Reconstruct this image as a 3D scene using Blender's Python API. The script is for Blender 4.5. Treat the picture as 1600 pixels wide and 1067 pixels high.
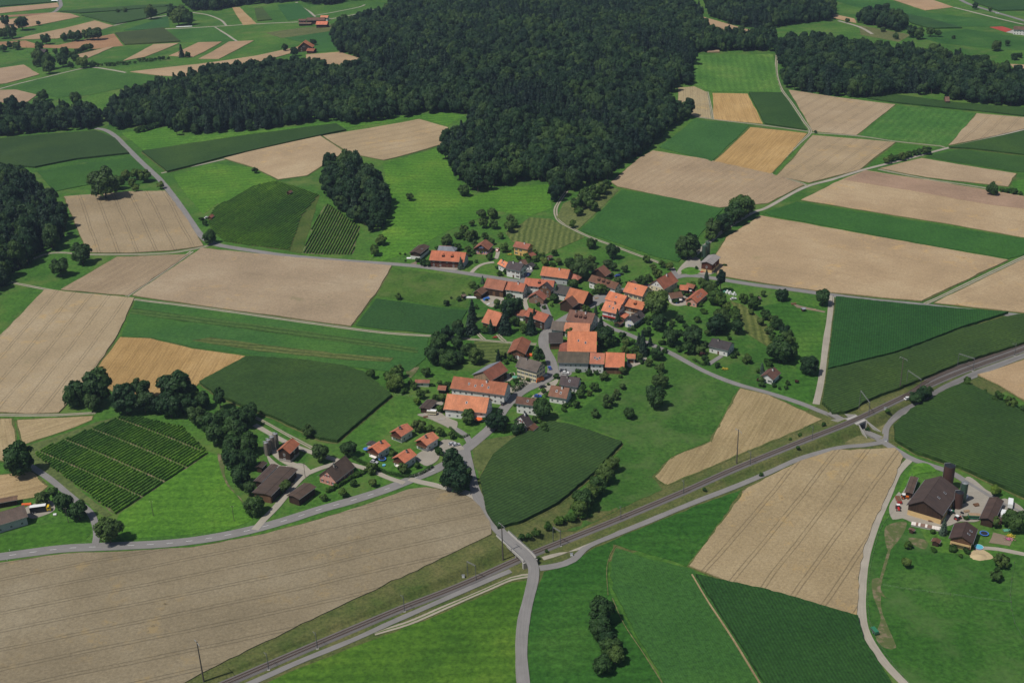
import bpy, bmesh, math, random
import numpy as np
from mathutils import Vector, Matrix
from mathutils.geometry import delaunay_2d_cdt
R = math.radians
random.seed(7); rng = np.random.default_rng(7)
for o in list(bpy.data.objects): bpy.data.objects.remove(o)
scn = bpy.context.scene
COL = scn.collection
# ---------------------------------------------------------------- camera
H = 320.0; F = 1900.0; PITCH = R(25.4); ROLL = -0.034
_d = np.array([0, math.cos(PITCH), -math.sin(PITCH)])
_r0 = np.array([1.0, 0, 0]); _u0 = np.array([0, math.sin(PITCH), math.cos(PITCH)])
_r = _r0*math.cos(ROLL) + _u0*math.sin(ROLL)
_u = _u0*math.cos(ROLL) - _r0*math.sin(ROLL)
CAM = np.array([0, 0, H])
cam = bpy.data.cameras.new('camera'); camo = bpy.data.objects.new('camera', cam); COL.objects.link(camo)
cam.sensor_width = 36; cam.lens = F/1600*36; cam.clip_start = 1; cam.clip_end = 30000
camo.matrix_world = Matrix(((_r[0], _u[0], -_d[0], 0), (_r[1], _u[1], -_d[1], 0), (_r[2], _u[2], -_d[2], H), (0, 0, 0, 1)))
scn.camera = camo
# ---------------------------------------------------------------- light
SUN_EL = R(60); SUN_AZ = math.atan2(-0.857, -0.515)      # azimuth of the sun itself, from +Y towards +X
world = bpy.data.worlds.new('World'); scn.world = world; world.use_nodes = True
nt = world.node_tree; bg = nt.nodes['Background']
sky = nt.nodes.new('ShaderNodeTexSky'); sky.sky_type = 'NISHITA'; sky.sun_disc = False
sky.sun_elevation = SUN_EL; sky.sun_rotation = SUN_AZ; sky.air_density = 1.0; sky.dust_density = 1.5
nt.links.new(sky.outputs[0], bg.inputs[0]); bg.inputs[1].default_value = 0.06
sl = bpy.data.lights.new('sun', 'SUN'); so = bpy.data.objects.new('sun', sl); COL.objects.link(so)
sl.energy = 3.7; sl.angle = R(0.53); sl.color = (1, 0.955, 0.88)
_sd = Vector((math.sin(SUN_AZ)*math.cos(SUN_EL), math.cos(SUN_AZ)*math.cos(SUN_EL), math.sin(SUN_EL)))
so.rotation_euler = _sd.to_track_quat('Z', 'Y').to_euler(); so.location = (0, 0, 900)
vs = scn.view_settings; vs.view_transform = 'Standard'; vs.look = 'None'; vs.gamma = 1; vs.exposure = 0.05; vs.use_curve_mapping = False
scn.render.engine = 'CYCLES'

# ---------------------------------------------------------------- geometry of the place
def ray(px, py):
    return _d*F + _r*(px-800) - _u*(py-533.5)
def on_plane(px, py, z):
    v = ray(px, py); t = (z-H)/v[2]
    return np.array([v[0]*t, v[1]*t, z])
def project(p):
    q = np.asarray(p, float)-CAM; w = q@_d
    return np.array([800+F*(q@_r)/w, 533.5-F*(q@_u)/w])
def pxscale(p):                                   # pixels per metre at a point
    return F/((np.asarray(p, float)-CAM)@_d)
def flat(px, py): return on_plane(px, py, 0)[:2]
HILLS = []                                        # (centre, amplitude, sigma x, sigma y)
for px, py, a, sx, sy in [(790, 90, 22, 230, 330), (1420, 95, 9, 190, 130), (300, 150, 8, 160, 120), (430, 325, 5, 75, 60),
                          (0, 330, 8, 90, 110), (190, 690, 2.5, 50, 40), (540, 300, 4, 60, 60), (1200, 480, 2, 60, 60)]:
    c = flat(px, py); HILLS.append((c[0], c[1], a, sx, sy))
BR = flat(808, 857)
def zbase(x, y):
    x = np.asarray(x, float); y = np.asarray(y, float)
    z = 1.1*np.sin(x/83+1.3)*np.cos(y/121+.4) + 0.5*np.sin(x/41+y/57)
    for cx, cy, a, sx, sy in HILLS: z = z + a*np.exp(-((x-cx)/sx)**2/2-((y-cy)/sy)**2/2)
    z = z + 1.3*np.exp(-((x-BR[0])**2+(y-BR[1])**2)/(2*16**2))
    return z
def catmull(P, step):
    P = [np.asarray(p, float) for p in P]
    Q = [2*P[0]-P[1]]+P+[2*P[-1]-P[-2]]; out = []
    for i in range(1, len(Q)-2):
        a, b, c, d = Q[i-1:i+3]; n = max(1, int(np.linalg.norm((c-b)[:2])/step))
        for k in range(n):
            t = k/n
            out.append(.5*((2*b)+(c-a)*t+(2*a-5*b+4*c-d)*t*t+(3*b-a-3*c+d)*t**3))
    out.append(P[-1]); return np.array(out)
RAILPX = [(345, 1071, -1.2), (480, 1013, -1.4), (620, 954, -1.8), (700, 923, -2.4), (760, 897, -3.4), (830, 866, -3.6), (900, 838, -2.6), (970, 810, -1.4), (1065, 770, 0.2),
          (1150, 732, 1.4), (1250, 691, 2.8), (1335, 657, 3.6), (1420, 617, 3.0), (1500, 582, 2.0), (1600, 546, 1.2)]
_rp = []
for px, py, rel in RAILPX:
    z = 0
    for _ in range(8):
        p = on_plane(px, py, z); z = float(zbase(p[0], p[1]))+rel
    _rp.append([p[0], p[1], rel])
_rp = [np.array(p) for p in _rp]
def _ext(p, q, n):
    out = []
    for k in range(1, n): e = p+(p-q)*k*.95; e[2] = p[2]*(1-k/n); out.append(e)
    return out
RAIL = catmull(_ext(_rp[0], _rp[1], 9)[::-1]+_rp+_ext(_rp[-1], _rp[-2], 14), 3.0)
RS = np.concatenate([[0], np.cumsum(np.linalg.norm(np.diff(RAIL[:, :2], axis=0), axis=1))])
def rail_coords(x, y):                            # along-track s, signed distance d (positive = camera side), rel height
    x = np.atleast_1d(np.asarray(x, float)); y = np.atleast_1d(np.asarray(y, float)); n = len(x)
    bd = np.full(n, 1e9); s = np.zeros(n); rel = np.zeros(n); sg = np.ones(n)
    near = np.where((y > 100) & (y < 1100))[0]
    A = RAIL[:-1]; D = np.diff(RAIL[:, :2], axis=0); L2 = (D**2).sum(1)
    for k0 in range(0, len(near), 4000):
        ii = near[k0:k0+4000]; px = x[ii, None]-A[None, :, 0]; py = y[ii, None]-A[None, :, 1]
        t = np.clip((px*D[:, 0]+py*D[:, 1])/L2, 0, 1)
        dx = px-t*D[:, 0]; dy = py-t*D[:, 1]; dd = dx*dx+dy*dy; j = dd.argmin(1); r_ = np.arange(len(ii))
        bd[ii] = np.sqrt(dd[r_, j]); s[ii] = RS[j]+t[r_, j]*np.sqrt(L2[j])
        rel[ii] = RAIL[j, 2]+t[r_, j]*(RAIL[j+1, 2]-RAIL[j, 2])
        sg[ii] = np.sign(-(D[j, 0]*py[r_, j]-D[j, 1]*px[r_, j]))
    return s, bd*sg, rel
_q = on_plane(1336, 659, 3); S_UNDER = float(rail_coords(_q[0], _q[1])[0][0])
S_BRIDGE = float(rail_coords(BR[0], BR[1])[0][0])
S_DOUBLE = float(rail_coords(*flat(1395, 628))[0][0])
GAPW = 2.9
def zt(x, y):
    x = np.atleast_1d(np.asarray(x, float)); y = np.atleast_1d(np.asarray(y, float))
    b = zbase(x, y); s, d, rel = rail_coords(x, y); a = np.abs(d)
    w = np.where(d > 0, np.where(s < S_BRIDGE+45, 7.2, 3.6), np.where(s > S_DOUBLE-20, 7.6, 3.3))
    t = np.clip((a-w)/(1.35*np.abs(rel)+.6), 0, 1); t = t*t*(3-2*t)
    z = b+rel*(1-t)
    gap = (np.abs(s-S_UNDER) < GAPW) & (a < 16)
    return np.where(gap, b-.9, z)
def z1(x, y): return float(zt(x, y)[0])
def G(px, py, h=0.0):                             # ground point seen at a pixel (h metres above the ground)
    z = h
    for _ in range(14):
        p = on_plane(px, py, z); zn = z1(p[0], p[1])+h; z = z+.7*(zn-z)
    return np.array([p[0], p[1], zn])
def Gxy(pts): return [G(a, b)[:2] for a, b in pts]
# ---------------------------------------------------------------- materials (all procedural)
MATS = {}
class NB:
    def __init__(s, name):
        s.m = bpy.data.materials.new(name); s.m.use_nodes = True; s.t = s.m.node_tree; s.n = s.t.nodes
        s.b = s.n['Principled BSDF']; s.b.inputs['Specular IOR Level'].default_value = .2; MATS[name] = s.m
        s.out = s.n['Material Output']
    def node(s, typ, **kw):
        n = s.n.new(typ)
        for k, v in kw.items():
            if k.startswith('_'): setattr(n, k[1:], v)
            else: s.put(n.inputs[k.replace('__', ' ')], v)
        return n
    def put(s, sock, v):
        if isinstance(v, bpy.types.NodeSocket): s.t.links.new(v, sock)
        elif isinstance(v, bpy.types.Node): s.t.links.new(v.outputs[0], sock)
        else: sock.default_value = v
    def pos(s): return s.node('ShaderNodeNewGeometry').outputs['Position']
    def objco(s): return s.node('ShaderNodeTexCoord').outputs['Object']
    def uv(s): return s.node('ShaderNodeTexCoord').outputs['UV']
    def noise(s, vec, scale, detail=3, rough=.55, stretch=None):
        if stretch:
            mp = s.node('ShaderNodeMapping'); s.put(mp.inputs['Vector'], vec); mp.inputs['Scale'].default_value = stretch; vec = mp.outputs[0]
        n = s.node('ShaderNodeTexNoise', Scale=scale, Detail=detail, Roughness=rough); s.put(n.inputs['Vector'], vec); return n.outputs[0]
    def ramp(s, fac, stops):
        n = s.node('ShaderNodeValToRGB'); e = n.color_ramp.elements
        while len(e) < len(stops): e.new(.5)
        for i, (p, c) in enumerate(stops):
            e[i].position = p; e[i].color = tuple(c)+((1,) if len(c) == 3 else ())
        s.put(n.inputs[0], fac); return n.outputs[0]
    def mix(s, fac, a, b, mode='MIX'):
        n = s.node('ShaderNodeMix', _data_type='RGBA', _blend_type=mode); s.put(n.inputs[0], fac)
        for k, v in ((6, a), (7, b)):
            s.put(n.inputs[k], v if not isinstance(v, tuple) else tuple(v)+(1,)*(4-len(v)))
        return n.outputs[2]
    def math(s, op, a, b=0, c=None):
        n = s.node('ShaderNodeMath', _operation=op); s.put(n.inputs[0], a); s.put(n.inputs[1], b)
        if c is not None: s.put(n.inputs[2], c)
        return n.outputs[0]
    def sep(s, vec):
        n = s.node('ShaderNodeSeparateXYZ'); s.put(n.inputs[0], vec); return n.outputs
    def bump(s, h, strength=.5, dist=.1):
        n = s.node('ShaderNodeBump', Strength=strength, Distance=dist); s.put(n.inputs['Height'], h); s.put(s.b.inputs['Normal'], n.outputs[0])
    def done(s, col, rough=.9):
        s.put(s.b.inputs['Base Color'], col if not isinstance(col, tuple) else tuple(col)+(1,)*(4-len(col)))
        s.put(s.b.inputs['Roughness'], rough); return s.m
def tint(nb, col):                                # per-object colour (obj.color) multiplies the pattern
    oi = nb.node('ShaderNodeObjectInfo'); return nb.mix(1.0, col, oi.outputs['Color'], 'MULTIPLY')
def sc(c, k): return tuple(v*k for v in c)

def m_grass(name, c0, c1, c2, big=.012, fine=.5, rows=None, dry=None, rowk=.9):
    nb = NB(name); p = nb.pos()
    n1 = nb.noise(p, big, 5, .6); n2 = nb.noise(p, fine, 4, .7); n3 = nb.noise(p, .09, 4, .65)
    a = nb.ramp(n1, [(.3, c0), (.52, c1), (.72, c2)])
    a = nb.mix(nb.ramp(n3, [(.35, (0, 0, 0)), (.7, (1, 1, 1))]), a, nb.mix(.45, a, c0))
    b = nb.mix(nb.ramp(n2, [(.3, (0, 0, 0)), (.7, (1, 1, 1))]), nb.mix(1, a, (.52, .58, .55), 'MULTIPLY'), nb.mix(1, a, (1.5, 1.4, 1.35), 'MULTIPLY'))
    if dry is not None:
        n4 = nb.noise(p, .035, 5, .7); b = nb.mix(nb.ramp(n4, [(.5, (0, 0, 0)), (.75, (1, 1, 1))]), b, dry)
    if rows is not None:                          # mowing swaths along the field
        v = nb.sep(nb.uv())[1]; wob = nb.noise(nb.uv(), .05, 2)
        ph = nb.math('ADD', nb.math('MULTIPLY', v, 6.283/rows), nb.math('MULTIPLY', wob, 5))
        s = nb.math('MULTIPLY_ADD', nb.math('SINE', ph), .5, .5)
        n5 = nb.noise(nb.uv(), 1, 3, .6, (.06, 1.3, 1))
        b = nb.mix(nb.math('MULTIPLY', nb.math('MULTIPLY', s, n5), rowk), b, nb.mix(1, b, (.45, .55, .42), 'MULTIPLY'))
    nb.bump(n2, .6, .12)
    return nb.done(tint(nb, b), .95)
m_grass('grass', (.028, .090, .013), (.052, .136, .018), (.084, .168, .025), dry=(.112, .155, .038))
m_grass('meadow', (.042, .132, .013), (.072, .184, .019), (.120, .225, .028), big=.02, rows=7.0, rowk=.75)
m_grass('pasture', (.036, .092, .014), (.060, .124, .022), (.100, .150, .036), big=.03, fine=.5, dry=(.12, .15, .05))
m_grass('mown', (.120, .140, .045), (.150, .165, .058), (.170, .180, .070), rows=4.2, rowk=1.7)
m_grass('dry_grass', (.11, .115, .045), (.145, .14, .062), (.18, .165, .08), big=.05)
m_grass('bank_grass', (.05, .085, .018), (.095, .105, .035), (.13, .125, .05), big=.06, fine=.8)

def tracks(nb, spacing, gauge=1.9, width=.42):    # pairs of wheel tracks every <spacing> metres across the rows
    u, v, _ = nb.sep(nb.uv()); wob = nb.noise(nb.uv(), .02, 2)
    v = nb.math('ADD', v, nb.math('MULTIPLY', wob, 2.4))
    m = nb.math('PINGPONG', v, spacing/2)         # distance to the middle of the lane pair
    d = nb.math('ABSOLUTE', nb.math('SUBTRACT', m, gauge/2))
    fac = nb.ramp(d, [(0, (1, 1, 1)), (width, (.0, .0, .0))])
    brk = nb.ramp(nb.noise(nb.uv(), .15, 3), [(.28, (.25, .25, .25)), (.5, (1, 1, 1))])
    return nb.mix(1, fac, brk, 'MULTIPLY')
def m_wheat(name, c0, c1, spacing, rows=1.1, tr=.75, rowamt=.22, lodge=True):
    nb = NB(name); p = nb.pos(); uv = nb.uv()
    n1 = nb.noise(p, .02, 5, .6); n2 = nb.noise(p, .75, 4, .85); n3 = nb.noise(uv, rows, 4, .65, (.035, 1, 1))
    a = nb.ramp(n1, [(.3, sc(c0, .9)), (.5, sc(c0, 1.08)), (.7, sc(c1, 1.03))])
    a = nb.mix(nb.ramp(n2, [(.32, (0, 0, 0)), (.68, (1, 1, 1))]), nb.mix(1, a, (.74, .73, .71), 'MULTIPLY'), nb.mix(1, a, (1.2, 1.19, 1.16), 'MULTIPLY'))
    a = nb.mix(nb.math('MULTIPLY', nb.ramp(n3, [(.4, (0, 0, 0)), (.62, (1, 1, 1))]), rowamt), a, nb.mix(1, a, (.66, .63, .58), 'MULTIPLY'))
    if lodge:                                     # flattened corn, holes, weeds
        lv = nb.noise(p, .10, 5, .75); ln = nb.noise(p, .018, 2)
        f = nb.math('MULTIPLY', nb.ramp(lv, [(.54, (0, 0, 0)), (.64, (1, 1, 1))]), nb.ramp(ln, [(.50, (0, 0, 0)), (.58, (1, 1, 1))]))
        a = nb.mix(nb.math('MULTIPLY', f, .8), a, (c1[0]*1.06, c1[1]*.94, c1[2]*.70))
        hv = nb.noise(p, .5, 3, .7); f2 = nb.math('MULTIPLY', f, nb.ramp(hv, [(.60, (0, 0, 0)), (.66, (1, 1, 1))]))
        a = nb.mix(f2, a, sc(c0, .35))
        gv = nb.noise(p, .05, 4, .7); gm = nb.noise(p, .011, 2)
        g = nb.math('MULTIPLY', nb.ramp(gv, [(.6, (0, 0, 0)), (.75, (1, 1, 1))]), nb.ramp(gm, [(.56, (0, 0, 0)), (.66, (1, 1, 1))]))
        a = nb.mix(nb.math('MULTIPLY', g, .55), a, (.13, .15, .05))
    if spacing:
        a = nb.mix(nb.math('MULTIPLY', tracks(nb, spacing), tr), a, sc(c0, .38))
    nb.bump(n2, .7, .15)
    return nb.done(tint(nb, a), .95)
m_wheat('wheat', (.335, .255, .160), (.40, .312, .205), 13.0)
m_wheat('wheat_plain', (.355, .265, .172), (.43, .335, .225), 30.0, tr=.3)
m_wheat('wheat_stripes', (.33, .25, .165), (.395, .31, .21), 7.0, tr=.42, rowamt=.45)
m_wheat('straw', (.40, .26, .105), (.48, .325, .145), 9.0, rows=.8, tr=.30, rowamt=.75, lodge=False)
m_wheat('stubble', (.32, .25, .14), (.40, .31, .185), None, rows=.6, rowamt=.7, lodge=False)
m_wheat('tilled', (.26, .15, .09), (.33, .19, .115), None, rows=.6, rowamt=.3, lodge=False)
def m_crop(name, c0, c1, row, amt=.5, patch=(.5, .7)):
    nb = NB(name); p = nb.pos(); uv = nb.uv(); v = nb.sep(uv)[1]
    n1 = nb.noise(p, .025, 5, .65); n2 = nb.noise(p, .55, 4, .85)
    a = nb.ramp(n1, [(.3, c0), (.68, c1)])
    s = nb.math('MULTIPLY_ADD', nb.math('SINE', nb.math('MULTIPLY', v, 6.283/row)), .5, .5)
    a = nb.mix(nb.math('MULTIPLY', s, amt), a, nb.mix(1, a, (.45, .5, .45), 'MULTIPLY'))
    a = nb.mix(nb.ramp(n2, [(.3, (0, 0, 0)), (.72, (1, 1, 1))]), nb.mix(1, a, (.5, .55, .52), 'MULTIPLY'), nb.mix(1, a, (1.55, 1.45, 1.4), 'MULTIPLY'))
    n3 = nb.noise(p, .012, 3, .5); a = nb.mix(nb.ramp(n3, [(patch[0], (0, 0, 0)), (patch[1], (1, 1, 1))]), a, nb.mix(1, a, (1.35, 1.2, 1.0), 'MULTIPLY'))
    nb.bump(n2, .9, .3)
    return nb.done(tint(nb, a), .85)
m_crop('corn', (.028, .070, .014), (.042, .092, .019), 1.4, .6)
m_crop('corn_tassel', (.046, .084, .021), (.068, .112, .028), 2.0, .85)
m_crop('beets', (.026, .092, .016), (.038, .120, .022), 1.0, .25)
m_crop('clover', (.026, .094, .018), (.044, .122, .025), 3.0, .18, (.45, .6))

def m_road(name, c, marks=.25, two=False):
    nb = NB(name); p = nb.pos(); uv = nb.uv()
    n1 = nb.noise(p, .12, 5, .65); n2 = nb.noise(p, 3.0, 3, .7); n3 = nb.noise(uv, 1.0, 3, .6, (.08, 1.6, 1))
    a = nb.ramp(n1, [(.3, sc(c, .86)), (.7, sc(c, 1.08))])
    a = nb.mix(nb.ramp(n3, [(.35, (0, 0, 0)), (.65, (1, 1, 1))]), a, nb.mix(1, a, (1-marks*.6,)*3, 'MULTIPLY'))
    a = nb.mix(nb.math('MULTIPLY', n2, .35), a, sc(c, .6))
    if two:                                       # grass between two wheel tracks; v runs -1..1 across
        v = nb.math('ABSOLUTE', nb.sep(uv)[1]); w = nb.math('ADD', v, nb.math('MULTIPLY', nb.math('SUBTRACT', nb.noise(p, .8, 3), .5), .35))
        a = nb.mix(nb.ramp(w, [(.17, (1, 1, 1)), (.27, (0, 0, 0)), (.88, (0, 0, 0)), (1.0, (.9, .9, .9))]), a, (.075, .115, .028))
    return nb.done(a, .9)
m_road('asphalt', (.235, .225, .215))
m_road('asphalt_dark', (.135, .133, .135))
m_road('gravel', (.37, .335, .275))
m_road('gravel_track', (.36, .32, .25), two=True)
m_road('yard', (.335, .305, .255))
m_road('dirt', (.235, .185, .13))
def m_worn(name):
    nb = NB(name); p = nb.pos(); n1 = nb.noise(p, .22, 5, .7); n2 = nb.noise(p, 1.4, 3, .7)
    a = nb.mix(nb.ramp(n1, [(.38, (0, 0, 0)), (.52, (1, 1, 1))]), (.22, .17, .11), (.075, .11, .028)); a = nb.mix(nb.math('MULTIPLY', n2, .5), a, sc((.12, .11, .06), .8)); return nb.done(a, .95)
m_worn('worn')
m_road('court', (.42, .07, .05))
m_road('ballast', (.155, .145, .14))
m_road('concrete', (.42, .40, .37))
m_road('sand', (.50, .39, .23))

def m_roof(name, c, var=.25, lines=0.0):
    nb = NB(name); p = nb.objco(); w = nb.pos()
    n1 = nb.noise(w, .25, 4, .7); n2 = nb.noise(w, 2.6, 3, .8); n3 = nb.noise(p, 1, 3, .6, (.9, .14, .14))
    a = nb.ramp(n1, [(.3, sc(c, 1-var)), (.7, sc(c, 1+var*.6))])
    a = nb.mix(nb.ramp(n2, [(.35, (0, 0, 0)), (.65, (1, 1, 1))]), nb.mix(1, a, (.72, .72, .73), 'MULTIPLY'), a)
    a = nb.mix(nb.math('MULTIPLY', nb.ramp(n3, [(.45, (0, 0, 0)), (.68, (1, 1, 1))]), .55), a, (c[0]*.55, c[1]*.62, c[2]*.66))
    x, y, z = nb.sep(p)
    rw = nb.math('SINE', nb.math('MULTIPLY', z, 6.283/.24)); nb.bump(rw, .35, .04)
    if lines: a = nb.mix(nb.math('MULTIPLY', nb.ramp(nb.math('PINGPONG', x, 2.6), [(0, (1, 1, 1)), (.09, (0, 0, 0))]), lines), a, sc(c, 1.6))
    return nb.done(tint(nb, a), .85)
m_roof('tile_orange', (.64, .222, .115))
m_roof('tile_red', (.37, .135, .080), .3)
m_roof('tile_brown', (.19, .105, .070), .3)
m_roof('tile_weathered', (.165, .125, .095), .3)
m_roof('tile_dark', (.088, .072, .068), .2)
m_roof('eternit_brown', (.105, .070, .055), .2, .5)
m_roof('sheet_grey', (.30, .30, .31), .15, .5)
m_roof('sheet_light', (.30, .265, .245), .15, .4)
def m_wall(name, c, plank=0):
    nb = NB(name); p = nb.objco(); w = nb.pos(); n1 = nb.noise(w, .4, 4, .65); n2 = nb.noise(w, 4, 3, .7)
    a = nb.ramp(n1, [(.3, sc(c, .85)), (.7, c)]); a = nb.mix(nb.math('MULTIPLY', n2, .2), a, sc(c, .7))
    if plank:
        x, y, z = nb.sep(p); k = nb.noise(p, 1, 2, .5, (5, 5, .12))
        a = nb.mix(nb.ramp(k, [(.35, (0, 0, 0)), (.65, (1, 1, 1))]), nb.mix(1, a, (.6, .58, .56), 'MULTIPLY'), nb.mix(1, a, (1.2, 1.18, 1.15), 'MULTIPLY'))
    return nb.done(a, .85)
m_wall('plaster_white', (.72, .71, .68)); m_wall('plaster_cream', (.70, .62, .42)); m_wall('plaster_yellow', (.72, .45, .16)); m_wall('plaster_pink', (.66, .34, .27))
m_wall('plaster_grey', (.45, .46, .47)); m_wall('plaster_ochre', (.66, .46, .22)); m_wall('brick', (.24, .15, .11))
m_wall('wood_dark', (.060, .036, .025), 1); m_wall('wood_red', (.115, .042, .028), 1); m_wall('wood_light', (.36, .26, .17), 1); m_wall('wood_mid', (.17, .095, .055), 1); m_wall('stone_wall', (.33, .30, .27))
def m_plain(name, c, rough=.5, metal=0, spec=.4, emit=None):
    nb = NB(name); p = nb.objco(); n = nb.noise(p, 3, 3, .6)
    a = nb.mix(nb.math('MULTIPLY', n, .3), c, sc(c, .72)); nb.b.inputs['Metallic'].default_value = metal; nb.b.inputs['Specular IOR Level'].default_value = spec
    return nb.done(a, rough)
for nm, c in dict(paint_white=(.75, .75, .74), paint_red=(.45, .03, .025), paint_blue=(.03, .09, .38), paint_dark=(.02, .022, .026), paint_silver=(.42, .43, .45), paint_orange=(.75, .17, .02),
                  paint_yellow=(.75, .48, .02), paint_green=(.03, .17, .09), shutter_green=(.035, .085, .06), shutter_red=(.25, .03, .03), shutter_blue=(.03, .07, .36), shutter_brown=(.09, .045, .03)).items():
    m_plain(nm, c, .35)
m_plain('glass', (.035, .042, .05), .08, 0, .6); m_plain('tyre', (.018, .018, .018), .8); m_plain('rubber_and_shade_black', (.02, .021, .024), .7)
m_plain('galvanized', (.36, .37, .38), .5, .6); m_plain('mast_grey', (.17, .175, .18), .7, 0); m_plain('rail_rust', (.15, .085, .06), .6, .3); m_plain('rail_steel', (.45, .43, .42), .35, .9); m_plain('sleeper_wood', (.10, .08, .065), .9)
m_plain('pole_wood', (.10, .085, .07), .9); m_plain('awning', (.72, .66, .60), .8); m_plain('canvas_orange', (.75, .14, .03), .8); m_plain('canvas_green', (.10, .30, .20), .8); m_plain('canvas_blue', (.05, .16, .5), .7)
m_plain('foil_white', (.74, .75, .75), .35); m_plain('water_pool', (.10, .42, .55), .1); m_plain('silo_green', (.045, .085, .06), .5); m_plain('silo_brown', (.075, .038, .030), .6); m_plain('road_paint', (.72, .72, .70), .7)
m_wall('silo_rust', (.26, .23, .20), 1); m_plain('flower_red', (.5, .04, .05), .8); m_plain('flower_yellow', (.55, .42, .04), .8); m_plain('flower_pink', (.6, .15, .3), .8)

def m_leaf(name, c0, c1, c2):
    nb = NB(name); oi = nb.node('ShaderNodeObjectInfo'); p = nb.objco(); n = nb.noise(nb.pos(), .35, 3, .7)
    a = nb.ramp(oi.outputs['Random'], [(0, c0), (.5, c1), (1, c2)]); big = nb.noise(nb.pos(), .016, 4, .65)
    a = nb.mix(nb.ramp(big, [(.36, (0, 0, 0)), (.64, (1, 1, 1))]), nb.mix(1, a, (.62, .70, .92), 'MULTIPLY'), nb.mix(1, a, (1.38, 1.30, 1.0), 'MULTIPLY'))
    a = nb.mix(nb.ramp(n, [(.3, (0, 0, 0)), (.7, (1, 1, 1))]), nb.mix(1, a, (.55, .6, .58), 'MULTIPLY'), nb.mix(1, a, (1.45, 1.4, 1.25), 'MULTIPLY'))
    nb.done(a, .6); tr = nb.node('ShaderNodeBsdfTranslucent'); nb.put(tr.inputs[0], nb.mix(1, a, (1.3, 1.5, .6), 'MULTIPLY'))
    mx = nb.node('ShaderNodeMixShader'); mx.inputs[0].default_value = .28
    nb.t.links.new(nb.b.outputs[0], mx.inputs[1]); nb.t.links.new(tr.outputs[0], mx.inputs[2]); nb.t.links.new(mx.outputs[0], nb.out.inputs[0])
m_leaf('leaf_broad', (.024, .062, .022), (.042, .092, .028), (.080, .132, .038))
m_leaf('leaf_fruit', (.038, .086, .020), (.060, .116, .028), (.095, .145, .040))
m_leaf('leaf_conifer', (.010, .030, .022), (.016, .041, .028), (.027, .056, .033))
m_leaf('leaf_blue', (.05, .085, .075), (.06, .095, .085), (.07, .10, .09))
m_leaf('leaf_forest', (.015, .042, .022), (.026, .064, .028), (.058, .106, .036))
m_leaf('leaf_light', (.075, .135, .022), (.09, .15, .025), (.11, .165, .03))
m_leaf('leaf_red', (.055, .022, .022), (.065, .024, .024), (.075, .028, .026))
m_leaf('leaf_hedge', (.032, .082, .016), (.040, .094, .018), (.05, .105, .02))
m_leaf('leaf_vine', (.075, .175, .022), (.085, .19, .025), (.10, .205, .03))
m_plain('bark', (.085, .065, .05), .95)

# ---------------------------------------------------------------- mesh helpers
class MB:
    def __init__(s): s.v = []; s.f = []; s.m = []
    def add(s, vs, fs, mi=0):
        b = len(s.v); s.v += [tuple(map(float, v)) for v in vs]; s.f += [tuple(i+b for i in f) for f in fs]; s.m += [mi]*len(fs); return s
    def box(s, x0, x1, y0, y1, z0, z1, mi=0):
        return s.add([(x0, y0, z0), (x1, y0, z0), (x1, y1, z0), (x0, y1, z0), (x0, y0, z1), (x1, y0, z1), (x1, y1, z1), (x0, y1, z1)],
                     [(0, 3, 2, 1), (4, 5, 6, 7), (0, 1, 5, 4), (1, 2, 6, 5), (2, 3, 7, 6), (3, 0, 4, 7)], mi)
    def prism(s, poly, axis, a, b, mi=0):         # polygon in the other two axes, extruded along axis 'x' 'y' or 'z'
        n = len(poly); f = {'x': lambda p, t: (t, p[0], p[1]), 'y': lambda p, t: (p[0], t, p[1]), 'z': lambda p, t: (p[0], p[1], t)}[axis]
        return s.add([f(p, a) for p in poly]+[f(p, b) for p in poly], [tuple(range(n-1, -1, -1)), tuple(range(n, 2*n))]+[(i, (i+1) % n, n+(i+1) % n, n+i) for i in range(n)], mi)
    def cyl(s, p, q, r0, r1=None, n=8, mi=0):
        p = Vector(p); q = Vector(q); r1 = r0 if r1 is None else r1; d = (q-p).normalized(); a = d.orthogonal().normalized(); b = d.cross(a)
        vs = [p+a*math.cos(t)*r0+b*math.sin(t)*r0 for t in [6.2832*i/n for i in range(n)]]+[q+a*math.cos(t)*r1+b*math.sin(t)*r1 for t in [6.2832*i/n for i in range(n)]]
        return s.add(vs, [tuple(range(n-1, -1, -1)), tuple(range(n, 2*n))]+[(i, (i+1) % n, n+(i+1) % n, n+i) for i in range(n)], mi)
    def mesh(s, name, mats, smooth=False):
        me = bpy.data.meshes.new(name); me.from_pydata(s.v, [], s.f)
        for m in mats: me.materials.append(MATS[m])
        if len(mats) > 1: me.polygons.foreach_set('material_index', s.m)
        bm = bmesh.new(); bm.from_mesh(me); bmesh.ops.recalc_face_normals(bm, faces=bm.faces); bm.to_mesh(me); bm.free()
        if smooth: me.polygons.foreach_set('use_smooth', [True]*len(me.polygons))
        me.update(); return me
    def build(s, name, mats, parent=None, smooth=False):
        return obj(name, s.mesh(name, mats if isinstance(mats, (list, tuple)) else [mats], smooth), parent)
def obj(name, me, parent=None):
    o = bpy.data.objects.new(name, me); COL.objects.link(o)
    if parent: o.parent = parent
    return o
def tag(o, label=None, cat=None, group=None, kind=None):
    if label: o['label'] = label
    if cat: o['category'] = cat
    if group: o['group'] = group
    if kind: o['kind'] = kind
    return o
def empty(name, loc, rz=0, sc_=1):
    o = bpy.data.objects.new(name, None); COL.objects.link(o); o.location = tuple(map(float, loc)); o.rotation_euler = (0, 0, rz)
    o.scale = (sc_,)*3 if not isinstance(sc_, tuple) else sc_; o.empty_display_size = .5; return o
def copy_tree(o, parent=None):
    c = o.copy(); COL.objects.link(c); c.parent = parent
    for ch in list(o.children): copy_tree(ch, c)
    return c
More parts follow.
